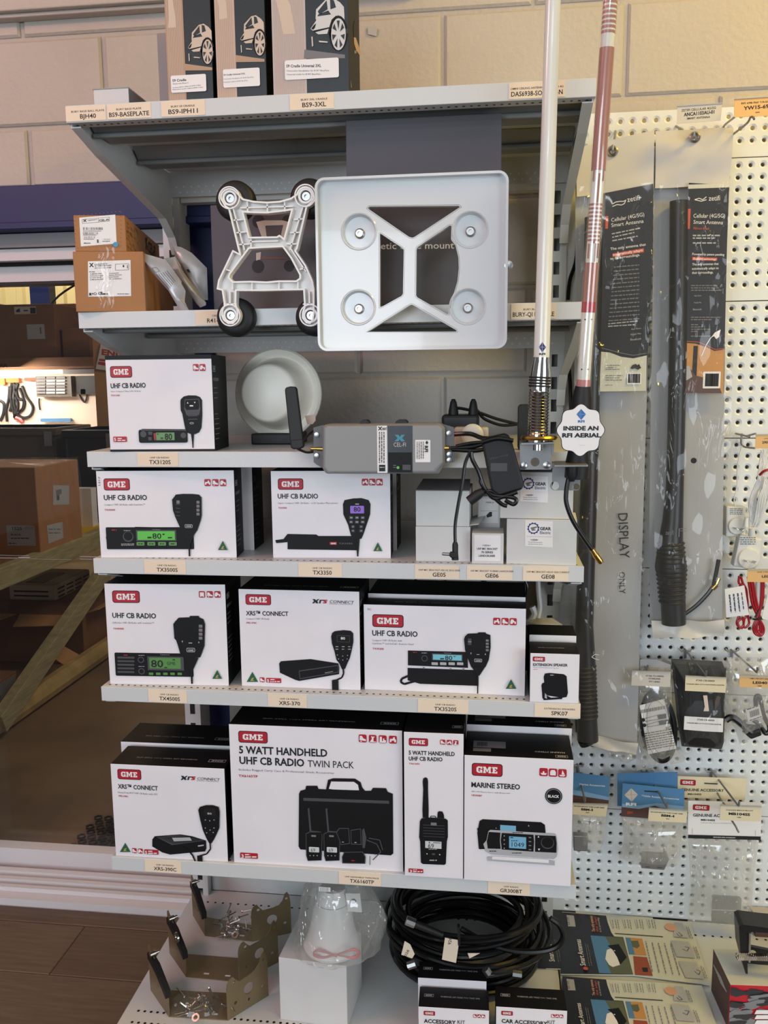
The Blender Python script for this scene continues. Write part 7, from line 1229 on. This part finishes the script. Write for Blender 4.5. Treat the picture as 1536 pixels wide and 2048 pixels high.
pg = plY(.430, 'G'); P = Print(pg, .013); P.poly([(836, 575), (1110, 590), (1095, 1000), (1072, 2003), (806, 2000), (822, 1200)], 'brochure_dark').poly([(815, 1660), (880, 1665), (960, 1690), (1010, 1715), (1078, 1705), (1070, 2003), (808, 2000)], 'sand_print').poly([(868, 1680), (898, 1680), (888, 1900), (855, 1900)], 'ink').poly([(815, 1850), (850, 1840), (880, 1880), (1030, 1920), (1060, 2002), (808, 2000)], 'hill_print').poly([(812, 1820), (840, 1815), (860, 1890), (812, 1920)], 'lightgrey').rr(935, 1855, 1048, 1968, 'white', .06).barcode(948, 1868, 1036, 1955)
P.rect(832, 588, 1108, 606, 'brochure_pale').line([(875, 690), (905, 680), (930, 690), (955, 670)], 5, 'white').line([(875, 690), (920, 700), (955, 690)], 5, 'white').text('zetifi', 970, 697, 1046, h=34, m='white').text('Cellular (4G/5G)', 866, 812, 1080, 812, h=27, m='white').text('Smart Antenna', 866, 853, 1066, 857, h=26, m='white').rect(828, 752, 842, 888, 'orange_red').text('785mm Black', 864, 892, 975, 892, h=16, m='orange_red')
for y, x1 in ((937, 1050), (955, 1010), (988, 1018)): P.greek(862, y, x1, 9, 'lightgrey')
P.text('Powered by patent pending', 858, 1066, 1075, 1070, h=16, m='white', bold=.01).poly([(858, 1078), (1028, 1084), (1026, 1104), (857, 1100)], 'orange_red').text('ZetiLink technology', 864, 1096, 1020, 1100, h=13, m='white', bold=.01).text('The only antennas that', 858, 1136, 1036, h=16, m='white', bold=.01).text('automatically adapt to', 856, 1165, 1036, h=16, m='white', bold=.01).text('their surroundings.', 856, 1193, 1000, h=16, m='white', bold=.01)
for y, x1 in ((1275, 1030), (1291, 1040), (1307, 1055), (1490, 1055), (1506, 990), (1540, 900), (1555, 930), (1571, 980), (1586, 890), (1618, 980)): P.greek(850, y, x1, 6, 'grey')
P.text('App Store', 870, 1345, 918, h=9, m='lightgrey').text('Google Play', 870, 1392, 918, h=9, m='lightgrey').text('Bluetooth', 862, 1440, 920, h=13, m='lightgrey').line([(920, 1750), (950, 1680), (980, 1630), (1010, 1600)], 5, 'white').poly([(985, 1625), (1010, 1590), (1050, 1570), (1040, 1620), (1020, 1635), (1005, 1615)], 'white').line([(815, 1650), (900, 1655), (960, 1680), (1010, 1705), (1078, 1700)], 4, 'orange_red'); P.build(t, 'printed_card')
phh = plY(.430, 'H'); m = MB(); m.tube(smooth_path([phh.w(*q, .0) for q in ((835, 1660), (920, 1600), (1000, 1520), (1045, 1460))]), .0045, 8); m.build('lead', 'cable_black', t, smooth=True); m = MB(); m.tube([phh.w(1040, 1475, 0), phh.w(1070, 1445, 0)], .006, 10); m.tube([phh.w(1070, 1445, 0), phh.w(1090, 1400, 0)], .0035, 8); m.build('plug', 'brass', t, smooth=True)
m = MB(); m.tube(smooth_path([phh.w(*q, .0) for q in ((1050, 1450), (1070, 1350), (1085, 1270))]), .0045, 8); m.build('lead_end', 'rubber', t, smooth=True)
wavy([(1312, 380, 1456, 372), (1308, 600, 1454, 600), (1303, 900, 1452, 900), (1301, 1100, 1449, 1100), (1302, 1250, 1448, 1252)], .043, 'clear_film', 'clear_front', .0018, 60, 11)
wavy([(1302, 1240, 1449, 1240), (1303, 1262, 1448, 1262), (1308, 1276, 1446, 1272)], .004, 'vinyl_white', 'bottom_hem', .006, 6)
ey = plY(.430, 'G'); m = MB(); m.lathe([(.010, .006), (.011, .010), (.008, .012), (.0055, .010), (.0055, .005)], ey.w(880, 262), (0, -1, 0), 20, close=False); m.build('eyelet', 'steel', t, smooth=True)
m = MB(); m.lathe([(.006, 0), (.006, .002)], plY(.430, 'H').w(876, 556, .044), (0, -1, 0), 14); m.build('vent_hole', 'rubber', t)
wirehook('G', (345, 215), (325, 350), .405, 'bent wire hook through the eyelet of the handwritten bag', plate=False)
wirehook('G', (760, 180), (880, 262), .405, 'wire hook through the eyelet of the picture-card bag', plate=False)
# --- price tags in clear holders
def ptag(c, quad, Y, mt, lines, lab, rim=True):
    pl = plY(Y, c); m = MB(); m.prismx(pl, quad, -.001, .0); o = tag(m.build('hook_tag', mt), lab, 'tag', 'hook price tags'); P = Print(pl, .0002)
    for (s_, x0, y0, x1, y1, h, b) in lines: P.text(s_, x0, y0, x1, y1, h=h, bold=b, res=2)
    if lines: P.build(o, 'lettering')
    m = MB(); m.prismx(pl, [(quad[0][0], quad[0][1]-3), (quad[1][0], quad[1][1]-3), (quad[1][0], quad[1][1]+4), (quad[0][0], quad[0][1]+4)], -.003, .002); m.build('clear_holder', 'lightgrey', o)
    return o
ptag('G', [(768, 42), (1075, 22), (1062, 140), (764, 162)], .36, 'vinyl_white', [('ZETIFI CELLULAR 4G/5G', 795, 80, 1030, 60, 16, .01), ('ANCA1103AU-01', 812, 112, 1020, 92, 24, .03), ('SMART ANTENNA', 832, 134, 990, 122, 14, .01)], 'white hook tag above the picture-card antenna bag')
ptag('Y', [(588, 160), (1400, 105), (1390, 430), (580, 465)], .34, 'tag_orange', [('RFI 698-960 YAGI 15DBI', 705, 245, 1330, 200, 30, .02), ('YW15-698', 745, 345, 1230, 300, 62, .03), ('RFI', 950, 395, 1015, 390, 20, .02)], 'orange hook tag level with the top of the pegboard')
hook([aty(*cp('Y', 400, 640), .518), aty(*cp('Y', 430, 590), .50), aty(*cp('Y', 585, 468), .36)], 'wire hook holding the topmost orange tag')
hook([aty(*cp('Y', 560, 760), .44), aty(*cp('Y', 800, 570), .36), aty(*cp('Y', 860, 470), .34), aty(*cp('Y', 900, 465), .335), aty(*cp('Y', 925, 500), .33)], 'upturned wire hook end under the topmost orange tag')
ptag('W', [(595, 112), (800, 108), (795, 275), (588, 275)], .42, 'tag_orange', [('290', 668, 218, 735, 216, 30, .03), ('GME', 690, 165, 735, 163, 12, 0)], 'orange hook tag over the white wire bundle')
ptag('W', [(500, 1690), (800, 1690), (795, 1840), (492, 1836)], .40, 'tag_orange', [('GME 3 PIN', 610, 1728, 740, 1726, 14, 0), ('LE050', 665, 1785, 800, 1783, 30, .03)], 'orange hook tag over the red cables')
for c, a_, b_, lab in (('W', (480, 130), (590, 100), 'double wire hook bar carrying the white wires'), ('W', (360, 100), (520, 138), 'small wire hook foot above the white plugs')):
    hook([aty(*cp(c, *a_), .517), aty(*cp(c, (a_[0]+b_[0])/2, (a_[1]+b_[1])/2), .48), aty(*cp(c, *b_), .44)], lab)
hook([aty(*cp('W', 432, 100), .512), aty(*cp('W', 432, 240), .50), aty(*cp('W', 590, 272), .43)], 'lower wire prong carrying the white wires')
# --- white plugs and wire bundle
def plug(c, body, cc_, rad, Y, lab, prongs):
    pl = plY(Y, c); t = thing('plug_pack', lab, 'plug', pl.w(*body[2])); m = MB(); m.prismx(pl, body, -.03, 0); m.build('body', 'plug_white', t, bevel=.004)
    u, v = pl.uv(*cc_); R_ = abs(pl.uv(cc_[0]+rad, cc_[1])[0]-u); m = MB(); m.lathe([(R_, 0), (R_, .004), (R_*.92, .006), (0, .006)], pl.p(u, v, 0), (0, -1, 0), 32, close=False); fc = m.build('plug_face', 'plug_white', t, smooth=True)
    for x, y, an in prongs: m = MB(); k = pl.w(x, y, .006); d = V((math.cos(an), 0, math.sin(an))); m.beam(k+V((0, 0, 0)), k+V((.003, -.016, 0)), .006, .0016, up=(math.sin(an), 0, math.cos(an))); m.build('pin', 'steel', fc)
    P = Print(pl, .0003); b0 = body[0]; s_ = rad/105.0
    for k in range(4): P.greek(cc_[0]-80*s_, cc_[1]-(195-k*20)*s_, cc_[0]+70*s_, 9*s_, 'grey')
    P.build(t, 'rating_print'); return t
plug('W', [(250, 948), (485, 958), (478, 1312), (246, 1312)], (370, 1180), 105, .47, 'white plug pack partly behind the antenna bag', ((335, 1200, .6), (400, 1210, -.6)))
plug('W', [(412, 1282), (672, 1332), (645, 1620), (600, 1690), (332, 1660)], (508, 1562), 128, .455, 'white plug pack in front of the other, tilted', ((455, 1580, .7), (545, 1590, -.7)))
m = MB(); W_ = lambda x, y, Y=.455: aty(*cp('W', x, y), Y)
m.tube(smooth_path([W_(430, 240), W_(380, 480), W_(375, 700), W_(340, 870), W_(355, 950)]), .0012, 6); tag(m.build('thin_wire', 'wire_white', smooth=True), 'thin grey wire rising from the rear white plug pack', 'wire')
t = thing('wire_bundle', 'bundle of looped white figure-eight wire tied with red', 'wire', W_(620, 1200)); rn = random.Random(9)
for k in range(16):
    m = MB(); x0 = rn.uniform(620, 760); x1 = rn.uniform(520, 700); m.tube(smooth_path([W_(rn.uniform(650, 800), rn.uniform(280, 340), .44), W_(x0, rn.uniform(480, 560), .435), W_(x1, rn.uniform(760, 860), .44), W_(rn.uniform(520, 620), rn.uniform(900, 1150), .445), W_(rn.uniform(560, 660), rn.uniform(1100, 1200), .44), W_(rn.uniform(640, 740), rn.uniform(800, 900), .43), W_(rn.uniform(690, 790), rn.uniform(600, 700), .43)]), .0016, 6); m.build('strand', 'wire_white', t, smooth=True)
m = MB(); m.tube(smooth_path([W_(640, 585, .428), W_(690, 540, .42), W_(760, 520, .42)]), .0028, 6); m.build('red_tie', 'wire_red', t, smooth=True)
m = MB(); m.tube([W_(545, 1200, .44), W_(548, 1290, .445)], [.006, .008], 10); m.build('strain_relief', 'plug_white', t, smooth=True)
m = MB(); m.tube([W_(490, 1080, .45), W_(480, 1190, .45)], [.005, .007], 10); m.build('strain_relief', 'plug_white', t, smooth=True)
# --- red cables
Z_ = lambda x, y, Y=.45: aty(*cp('Z', x, y), Y)
for i, (paths, lab) in enumerate((([[(460, 10), (455, 90), (500, 130), (550, 260), (560, 470), (575, 560), (540, 610), (510, 600), (520, 500)], [(480, 20), (500, 90), (545, 200), (540, 480), (470, 520), (440, 560), (470, 615), (510, 580), (500, 490)], [(455, 480), (430, 560), (460, 610), (500, 620)]], 'red cable hank behind the white printed slip'), ([[(560, 20), (580, 150), (610, 330), (670, 470), (740, 600), (740, 680), (700, 712), (640, 680), (625, 600), (680, 470), (730, 330), (745, 100), (740, 20)], [(590, 20), (610, 150), (640, 330), (680, 460), (720, 600), (715, 690), (660, 680), (645, 600), (690, 480), (715, 300), (725, 60)], [(615, 20), (640, 200), (690, 460), (700, 640), (680, 670), (665, 610), (700, 470)]], 'red cable hank tied with black wire below the orange tag'))):
    m = MB(); 
    for p_ in paths: m.tube(smooth_path([Z_(x, y, .455-.006*i) for x, y in p_]), .0027, 8)
    o = tag(m.build('red_cable', 'wire_red', smooth=True), lab, 'cable', 'red cable hanks')
    if i: m = MB(); m.tube([Z_(615, 515, .44), Z_(680, 520, .435), Z_(720, 505, .44)], .0022, 6); m.tube([Z_(640, 500, .438), Z_(690, 400, .44)], .0016, 6); m.build('wire_tie', 'rubber', o)
m = MB(); m.tube([Z_(690, 60, .458), Z_(680, 390, .458)], .0075, 12); tag(m.build('cable_sleeve', 'wire_white', smooth=True), 'white plastic sleeve hanging among the red cables', 'sleeve')
pz_ = plY(.440, 'Z'); m = MB(); m.prismx(pz_, [(290, 165), (400, 145), (518, 122), (575, 468), (450, 480), (308, 500)], -.0008, 0); o = tag(m.build('printed_slip', 'white'), 'white instruction slip in front of the red cable hank', 'slip'); P = Print(pz_, .0002)
for k in range(4): P.greek(480-k*48, 205+k*8, 505-k*50, 12, 'midgrey', y1=400+k*10)
for k in range(3): P.greek(440-k*48, 215+k*8, 462-k*50, 10, 'midgrey', y1=430+k*6)
P.build(o); m = MB(); pz2 = plY(.44, 'Z'); m.prismx(pz2, [(795, 220), (850, 200), (850, 540), (720, 510)], -.0008, 0); tag(m.build('printed_slip', 'white'), 'blank white slip corner beside the tied red cable hank', 'slip')
# --- blister packs
px_ = lambda Y: plY(Y, 'X')
def baggy(pl, pts, d, t_, mt, nm, parent, rings=5): m = MB(); m.pillow(pl, [pl.uv(*q) for q in pts], d, t_, rings=rings); return m.build(nm, mt, parent, smooth=True)
t = thing('cable_pack', 'clear pack with coiled black lead and white data sticker', 'pack', px_(.45).w(700, 900), 'packs on pegboard hooks'); pl = px_(.45)
m = MB(); m.prismx(pl, [(570, 110), (690, 110), (800, 150), (810, 330), (560, 330)], -.002, -.001); m.build('hanger_card', 'vinyl_grey', t)
m = MB(); n_ = 7
for k in range(n_): m.tube([pl.w(705+(.95-.06*k)*140*math.cos(a_)+20*math.sin(a_), 610+(1-.05*k)*272*math.sin(a_)+20*math.cos(a_), .004+.003*(k % 3)) for a_ in [2*math.pi*i/40 for i in range(41)]], .0028, 7, caps=False)
m.build('coiled_lead', 'cable_black', t, smooth=True)
m = MB(); m.prismx(pl, [(558, 442), (742, 392), (834, 768), (622, 810)], .012, .0126); st = m.build('data_sticker', 'white', t); P = Print(pl, .0128); P.step(); P.poly([(570, 478), (752, 440), (754, 460), (572, 500)], 'white')
for k in range(26): x = 572+k*7; P.line([(x, 475-(x-572)*.2), (x+2, 500-(x-572)*.2)], 3 if k % 3 else 4.5, 'ink')
P.line([(590, 540), (700, 510), (755, 505), (755, 535), (600, 560), (590, 540)], 3, 'ink').poly([(690, 515), (755, 500), (758, 535), (700, 545)], 'ink').line([(610, 585), (730, 550), (782, 545), (785, 575), (620, 600), (610, 585)], 3, 'ink').poly([(700, 558), (782, 545), (785, 575), (705, 588)], 'ink').circ(583, 548, 15, 'ink', 12).circ(592, 588, 15, 'ink', 12).text('CE', 772, 660, 806, 652, h=24, bold=.02).text('FC', 760, 625, 795, 615, h=22, bold=.02)
for k in range(8): P.greek(592+k*4, 655+k*17, 800+k*3, 6, 'midgrey', y1=620+k*17)
P.build(st, 'lettering'); baggy(pl, [(560, 150), (800, 155), (815, 500), (850, 760), (915, 862), (900, 890), (545, 955), (540, 900), (560, 800), (558, 400)], -.003, .026, 'bag_film', 'clear_bag', t)
ptag('X', [(508, 198), (800, 206), (796, 318), (502, 306)], .415, 'vinyl_white', [('STAR-TU-00002', 612, 238, 748, 242, 11, .02), ('STARLINK', 632, 258, 724, 262, 11, .02), ('DC LEAD', 636, 280, 718, 284, 11, .02)], 'white hook tag over the coiled black lead pack'); wirehook('X', (575, 110), (622, 190), .42, 'wire hook carrying the coiled lead pack', plate=False)
t = thing('adapter_pack', 'black foil pack with white label strip and cream tag', 'pack', px_(.45).w(1030, 790), 'packs on pegboard hooks'); pl = px_(.45)
baggy(pl, [(805, 108), (1190, 128), (1222, 200), (1205, 740), (1190, 795), (885, 772), (850, 560), (815, 200)], -.004, .020, 'black', 'foil_pack', t)
baggy(pl, [(960, 370), (1160, 370), (1190, 640), (1120, 760), (930, 745), (890, 640), (900, 500)], .012, .012, 'rubber', 'adapter', t)
m = MB(); m.prismx(pl, [(885, 505), (1030, 514), (1176, 522), (1172, 625), (1030, 618), (880, 605)], .026, .0266); st = m.build('label_strip', 'white', t); P = Print(pl, .0268); P.text('STAR-CB-00009', 980, 535, 1108, 543, h=13, bold=.02).text('STARLINK MINI 12V TO 56V POWER ADAPTER', 902, 558, 1160, 572, h=9, bold=.03, res=1); P.build(st, 'lettering')
m = MB(); m.prismx(pl, [(1028, 355), (1058, 355), (1075, 500), (1068, 512), (1020, 508), (1040, 440)], .022, .0225); m.build('white_strip', 'label_cream', t); m = MB(); m.prismx(pl, [(1130, 360), (1160, 365), (1140, 430), (1112, 480), (1115, 400)], .022, .0224); m.build('foil_glint', 'chrome', t)
baggy(pl, [(800, 105), (1195, 125), (1228, 200), (1225, 745), (1190, 798), (880, 775), (845, 560), (810, 200)], .0, .034, 'clear_film', 'clear_bag', t)
ptag('X', [(912, 235), (1222, 250), (1214, 362), (908, 346)], .40, 'tag_cream', [('STAR-CB-00009', 990, 272, 1132, 278, 12, .02), ('STARLINK MINI 12V TO 56V POWER ADAPTER', 918, 298, 1206, 308, 8, .03)], 'cream hook tag over the black foil pack'); wirehook('X', (910, 35), (1065, 232), .40, 'wire hook carrying the black foil pack')
t = thing('lead_pack', 'clear pack with short black lead and white barcode sticker', 'pack', px_(.45).w(1400, 740), 'packs on pegboard hooks')
m = MB(); m.tube(smooth_path([pl.w(*q, .008) for q in ((1440, 480), (1435, 390), (1465, 385), (1495, 520), (1540, 620), (1510, 660), (1470, 600), (1420, 560))]), .005, 8); m.tube(smooth_path([pl.w(*q, .006) for q in ((1210, 560), (1260, 540), (1330, 590), (1400, 650), (1460, 640))]), .008, 8); m.build('lead', 'cable_black', t, smooth=True)
m = MB(); m.prismx(pl, [(1330, 590), (1460, 600), (1480, 670), (1400, 700), (1350, 660)], -.0, .012); m.build('plug', 'rubber', t, bevel=.003)
m = MB(); m.prismx(pl, [(1350, 470), (1455, 432), (1478, 528), (1372, 562)], .016, .0165); st = m.build('barcode_sticker', 'white', t); P = Print(pl, .0168)
for k in range(14): P.line([(1382+k*5, 482-k*1.8), (1388+k*5, 528-k*1.8)], 2.2 if k % 3 else 3.4, 'ink')
P.greek(1362, 470, 1450, 7, 'ink', y1=440).greek(1382, 552, 1470, 6, 'ink', y1=522); P.build(st, 'lettering')
baggy(pl, [(1225, 95), (1540, 95), (1600, 300), (1600, 640), (1465, 690), (1325, 752), (1290, 640), (1200, 500), (1215, 330)], -.002, .024, 'bag_film', 'clear_bag', t)
ptag('X', [(1322, 232), (1560, 240), (1555, 325), (1318, 318)], .41, 'tag_orange', [('GME 5 PIN EXT LEAD', 1398, 258, 1545, 262, 10, .02), ('LE040', 1420, 292, 1530, 296, 20, .04), ('GME', 1455, 312, 1488, 313, 8, .02)], 'orange hook tag over the short black lead pack'); wirehook('X', (1260, 38), (1450, 205), .41, 'wire hook carrying the short black lead pack')
# carded brackets
def card_pack(lab, cards, bag, Y, extra=None):
    pl = px_(Y); t = thing('carded_pack', lab, 'pack', pl.w(*bag[-1]), 'carded packs on pegboard hooks')
    for k, (pts, mt, d) in enumerate(cards): m = MB(); m.prismx(pl, pts, d-.0006, d); c_ = m.build('header_card', mt, t)
    if bag: baggy(pl, bag, -.006, .03, 'bag_film', 'clear_bag', t)
    return t, pl
t, pl = card_pack('blue header card pack half hidden by the marine stereo carton', [([(40, 962), (340, 995), (326, 1215), (40, 1190)], 'sky_print', 0)], [(50, 1200), (320, 1220), (300, 1420), (272, 1575), (170, 1570), (60, 1540)], .46)
P = Print(pl, .0003); P.poly([(40, 1120), (120, 1130), (333, 1170), (326, 1214), (40, 1190)], 'hill_print').poly([(40, 1090), (150, 1110), (335, 1150), (333, 1175), (40, 1130)], 'sky_print_lt').text('Marine Accessories', 110, 1058, 302, 1072, h=14, m='white', bold=.02); P.build(t)
m = MB(); m.prismx(pl, [(60, 1410), (170, 1415), (165, 1530), (60, 1525)], .0, .02); m.build('steel_bracket', 'steel_dull', t, bevel=.002)
ptag('X', [(60, 1200), (325, 1208), (308, 1298), (58, 1282)], .42, 'tag_cream', [('BULLBAR MOUNT TUBE CLAMP 38MM', 70, 1222, 296, 1236, 8, .02), ('BBM-3', 122, 1250, 212, 1256, 17, .05), ('RFI', 158, 1270, 182, 1272, 8, .02)], 'cream hook tag beside the marine stereo carton'); wirehook('X', (95, 905), (150, 1180), .42, 'wire hook beside the marine stereo carton'); 
t, pl = card_pack('blue header card pack holding a folded steel bracket', [([(405, 1000), (865, 990), (862, 1100), (860, 1250), (405, 1250)], 'sky_print', -.020), ([(436, 1046), (905, 1092), (895, 1335), (425, 1296)], 'sky_print', .0)], [(425, 1296), (905, 1338), (880, 1500), (850, 1680), (700, 1695), (540, 1672), (410, 1620), (450, 1480)], .45)
P = Print(pl, .0003); P.poly([(430, 1225), (560, 1240), (680, 1215), (720, 1230), (898, 1250), (895, 1334), (425, 1295)], 'hill_print').poly([(432, 1200), (560, 1215), (690, 1195), (900, 1220), (898, 1250), (720, 1230), (680, 1215), (560, 1240), (430, 1225)], 'sky_print_lt').poly([(500, 1082), (552, 1130), (505, 1185), (448, 1135)], 'pale').line([(448, 1135), (552, 1130)], 2, 'grey').line([(500, 1082), (505, 1185)], 2, 'grey').text('RFI', 460, 1212, 538, 1216, h=22, m='white', bold=.05).text('Mobile Antenna Accessories', 580, 1145, 862, 1172, h=15, m='white', bold=.01).rr(600, 1100, 706, 1114, 'ink', .5).poly([(470, 1255), (515, 1258), (510, 1275), (470, 1280)], 'rust_print'); P.build(t)
m = MB(); pb = pl; m.prismx(pl, [(580, 1558), (758, 1570), (742, 1682), (572, 1668)], .0, .012); m.prismx(pl, [(758, 1570), (782, 1602), (745, 1682), (742, 1680)], -.02, .011); m.build('steel_bracket', 'steel_dull', t, bevel=.0015); P = Print(pl, .0125); P.line([(640, 1595), (655, 1620), (672, 1600)], 5, 'white').line([(655, 1590), (655, 1630)], 4, 'white').rect(600, 1655, 635, 1660, 'ink').rect(690, 1660, 728, 1665, 'ink'); P.build(t, 'bracket_mark')
ptag('X', [(636, 1236), (925, 1256), (918, 1346), (628, 1332)], .40, 'tag_cream', [('BULLBAR MOUNT TUBE CLAMP 50MM', 650, 1266, 890, 1282, 8, .02), ('BBM-4', 728, 1296, 828, 1304, 18, .05), ('RFI', 765, 1318, 788, 1320, 8, .02)], 'cream hook tag over the folded steel bracket pack'); wirehook('X', (620, 955), (770, 1225), .40, 'wire hook carrying the blue header pack')
rb = [(935, 1470), (1478, 1476), (1440, 1700), (1420, 1950), (1420, 2120), (1360, 2140), (930, 2120), (960, 1900)]
t, pl = card_pack('white header card accessory pack with long clear bag and steel plate', [([(872, 1036), (1405, 1056), (1390, 1220), (872, 1200)], 'tag_cream', -.03), ([(932, 1178), (1490, 1192), (1480, 1476), (930, 1462)], 'white', .0)], rb, .45)
P = Print(pl.crop('X'), -.0295); P.logo(893, 1060, 1010, 1108).text('GENUINE ACCESSORY', 900, 1148, 1228, 1156, h=22, bold=.02).text('MB104SS', 950, 1178, 1055, 1181, h=13, bold=.03).rr(1076, 1085, 1180, 1100, 'midgrey', .5); P.build(t, 'rear_card_print')
P = Print(pl, .0003); P.logo(968, 1205, 1092, 1254).text('GENUINE ACCESSORY', 968, 1296, 1318, 1306, h=24, bold=.025).text('MB104SS', 1028, 1328, 1135, 1332, h=14, bold=.04).text('STAINLESS STEEL MIRROR MOUNT BRACKET', 1026, 1346, 1262, 1352, h=5, res=1).poly([(931, 1434), (1481, 1448), (1480, 1475), (930, 1461)], 'ink').text('GENUINE GME ACCESSORY', 1120, 1456, 1290, 1461, h=8, m='white', bold=.02).line([(963, 1388), (963, 1430)], 2, 'grey').line([(1440, 1400), (1440, 1440)], 2, 'grey'); P.build(t)
pR = plY(.45, 'R'); m = MB(); m.c2d(pR, [rr_pts(*pR.uv(1152, 345), *pR.uv(1356, 178), .006), circ_pts(*pR.uv(1187, 203), .003, n=10), circ_pts(*pR.uv(1325, 212), .003, n=10), circ_pts(*pR.uv(1247, 283), .003, n=10)], .0, .003); m.build('steel_plate', 'steel_dull', t); m = MB(); q = pR.w(1155, 262, .003); q2 = pR.w(1352, 270, .003); m.tube([q, q2], .0018, 6); m.build('fold_line', 'steel', t)
ptag('X', [(1178, 1214), (1486, 1224), (1480, 1336), (1170, 1326)], .39, 'tag_cream', [('STAINLESS MIRROR MOUNT', 1218, 1252, 1424, 1258, 9, .02), ('MB104SS', 1238, 1284, 1400, 1292, 20, .05), ('GME', 1300, 1306, 1332, 1308, 8, .02)], 'cream hook tag over the white header card pack')
wirehook('X', (1105, 945), (1312, 1216), .39, 'wire hook carrying the white header card pack'); hook([aty(*cp('X', 1262, 1328), .40), aty(*cp('X', 1290, 1370), .385), aty(*cp('X', 1302, 1395), .375), aty(*cp('X', 1316, 1420), .37)], 'downturned wire hook end before the white header card')
hook([aty(*cp('X', 1128, 1072), .50), aty(*cp('X', 1180, 1170), .46), aty(*cp('X', 1215, 1215), .44)], 'second wire prong through the cream accessory card')
# leftover small clear bags beneath the handwritten antenna bag
m = MB(); m.pillow(px_(.47), [px_(.47).uv(*q) for q in ((330, 790), (540, 810), (540, 860), (480, 890), (420, 880), (410, 850), (330, 850))], 0, .012, rings=4); tag(m.build('small_clear_bag', 'bag_film', smooth=True), 'small empty clear bag under the handwritten antenna bag', 'bag')
m = MB(); m.tube(smooth_path([aty(1152, 310, .50), aty(1156, 380, .49), aty(1155, 460, .49), aty(1152, 520, .49), aty(1140, 560, .49), aty(1136, 600, .49)]), .0042, 8); tag(m.build('black_lead', 'cable_black', smooth=True), 'black lead running down the pegboard behind the striped aerial', 'lead')
m = MB(); m.tube(smooth_path([aty(1134, 710, .485), aty(1140, 760, .485), aty(1142, 830, .485)]), .0042, 8); tag(m.build('black_lead', 'cable_black', smooth=True), 'lower stretch of black lead beside the slotted upright', 'lead')
m = MB(); m.lathe([(.012, 0), (.012, .002)], aty(0, 0, .5), (0, -1, 0), 8)
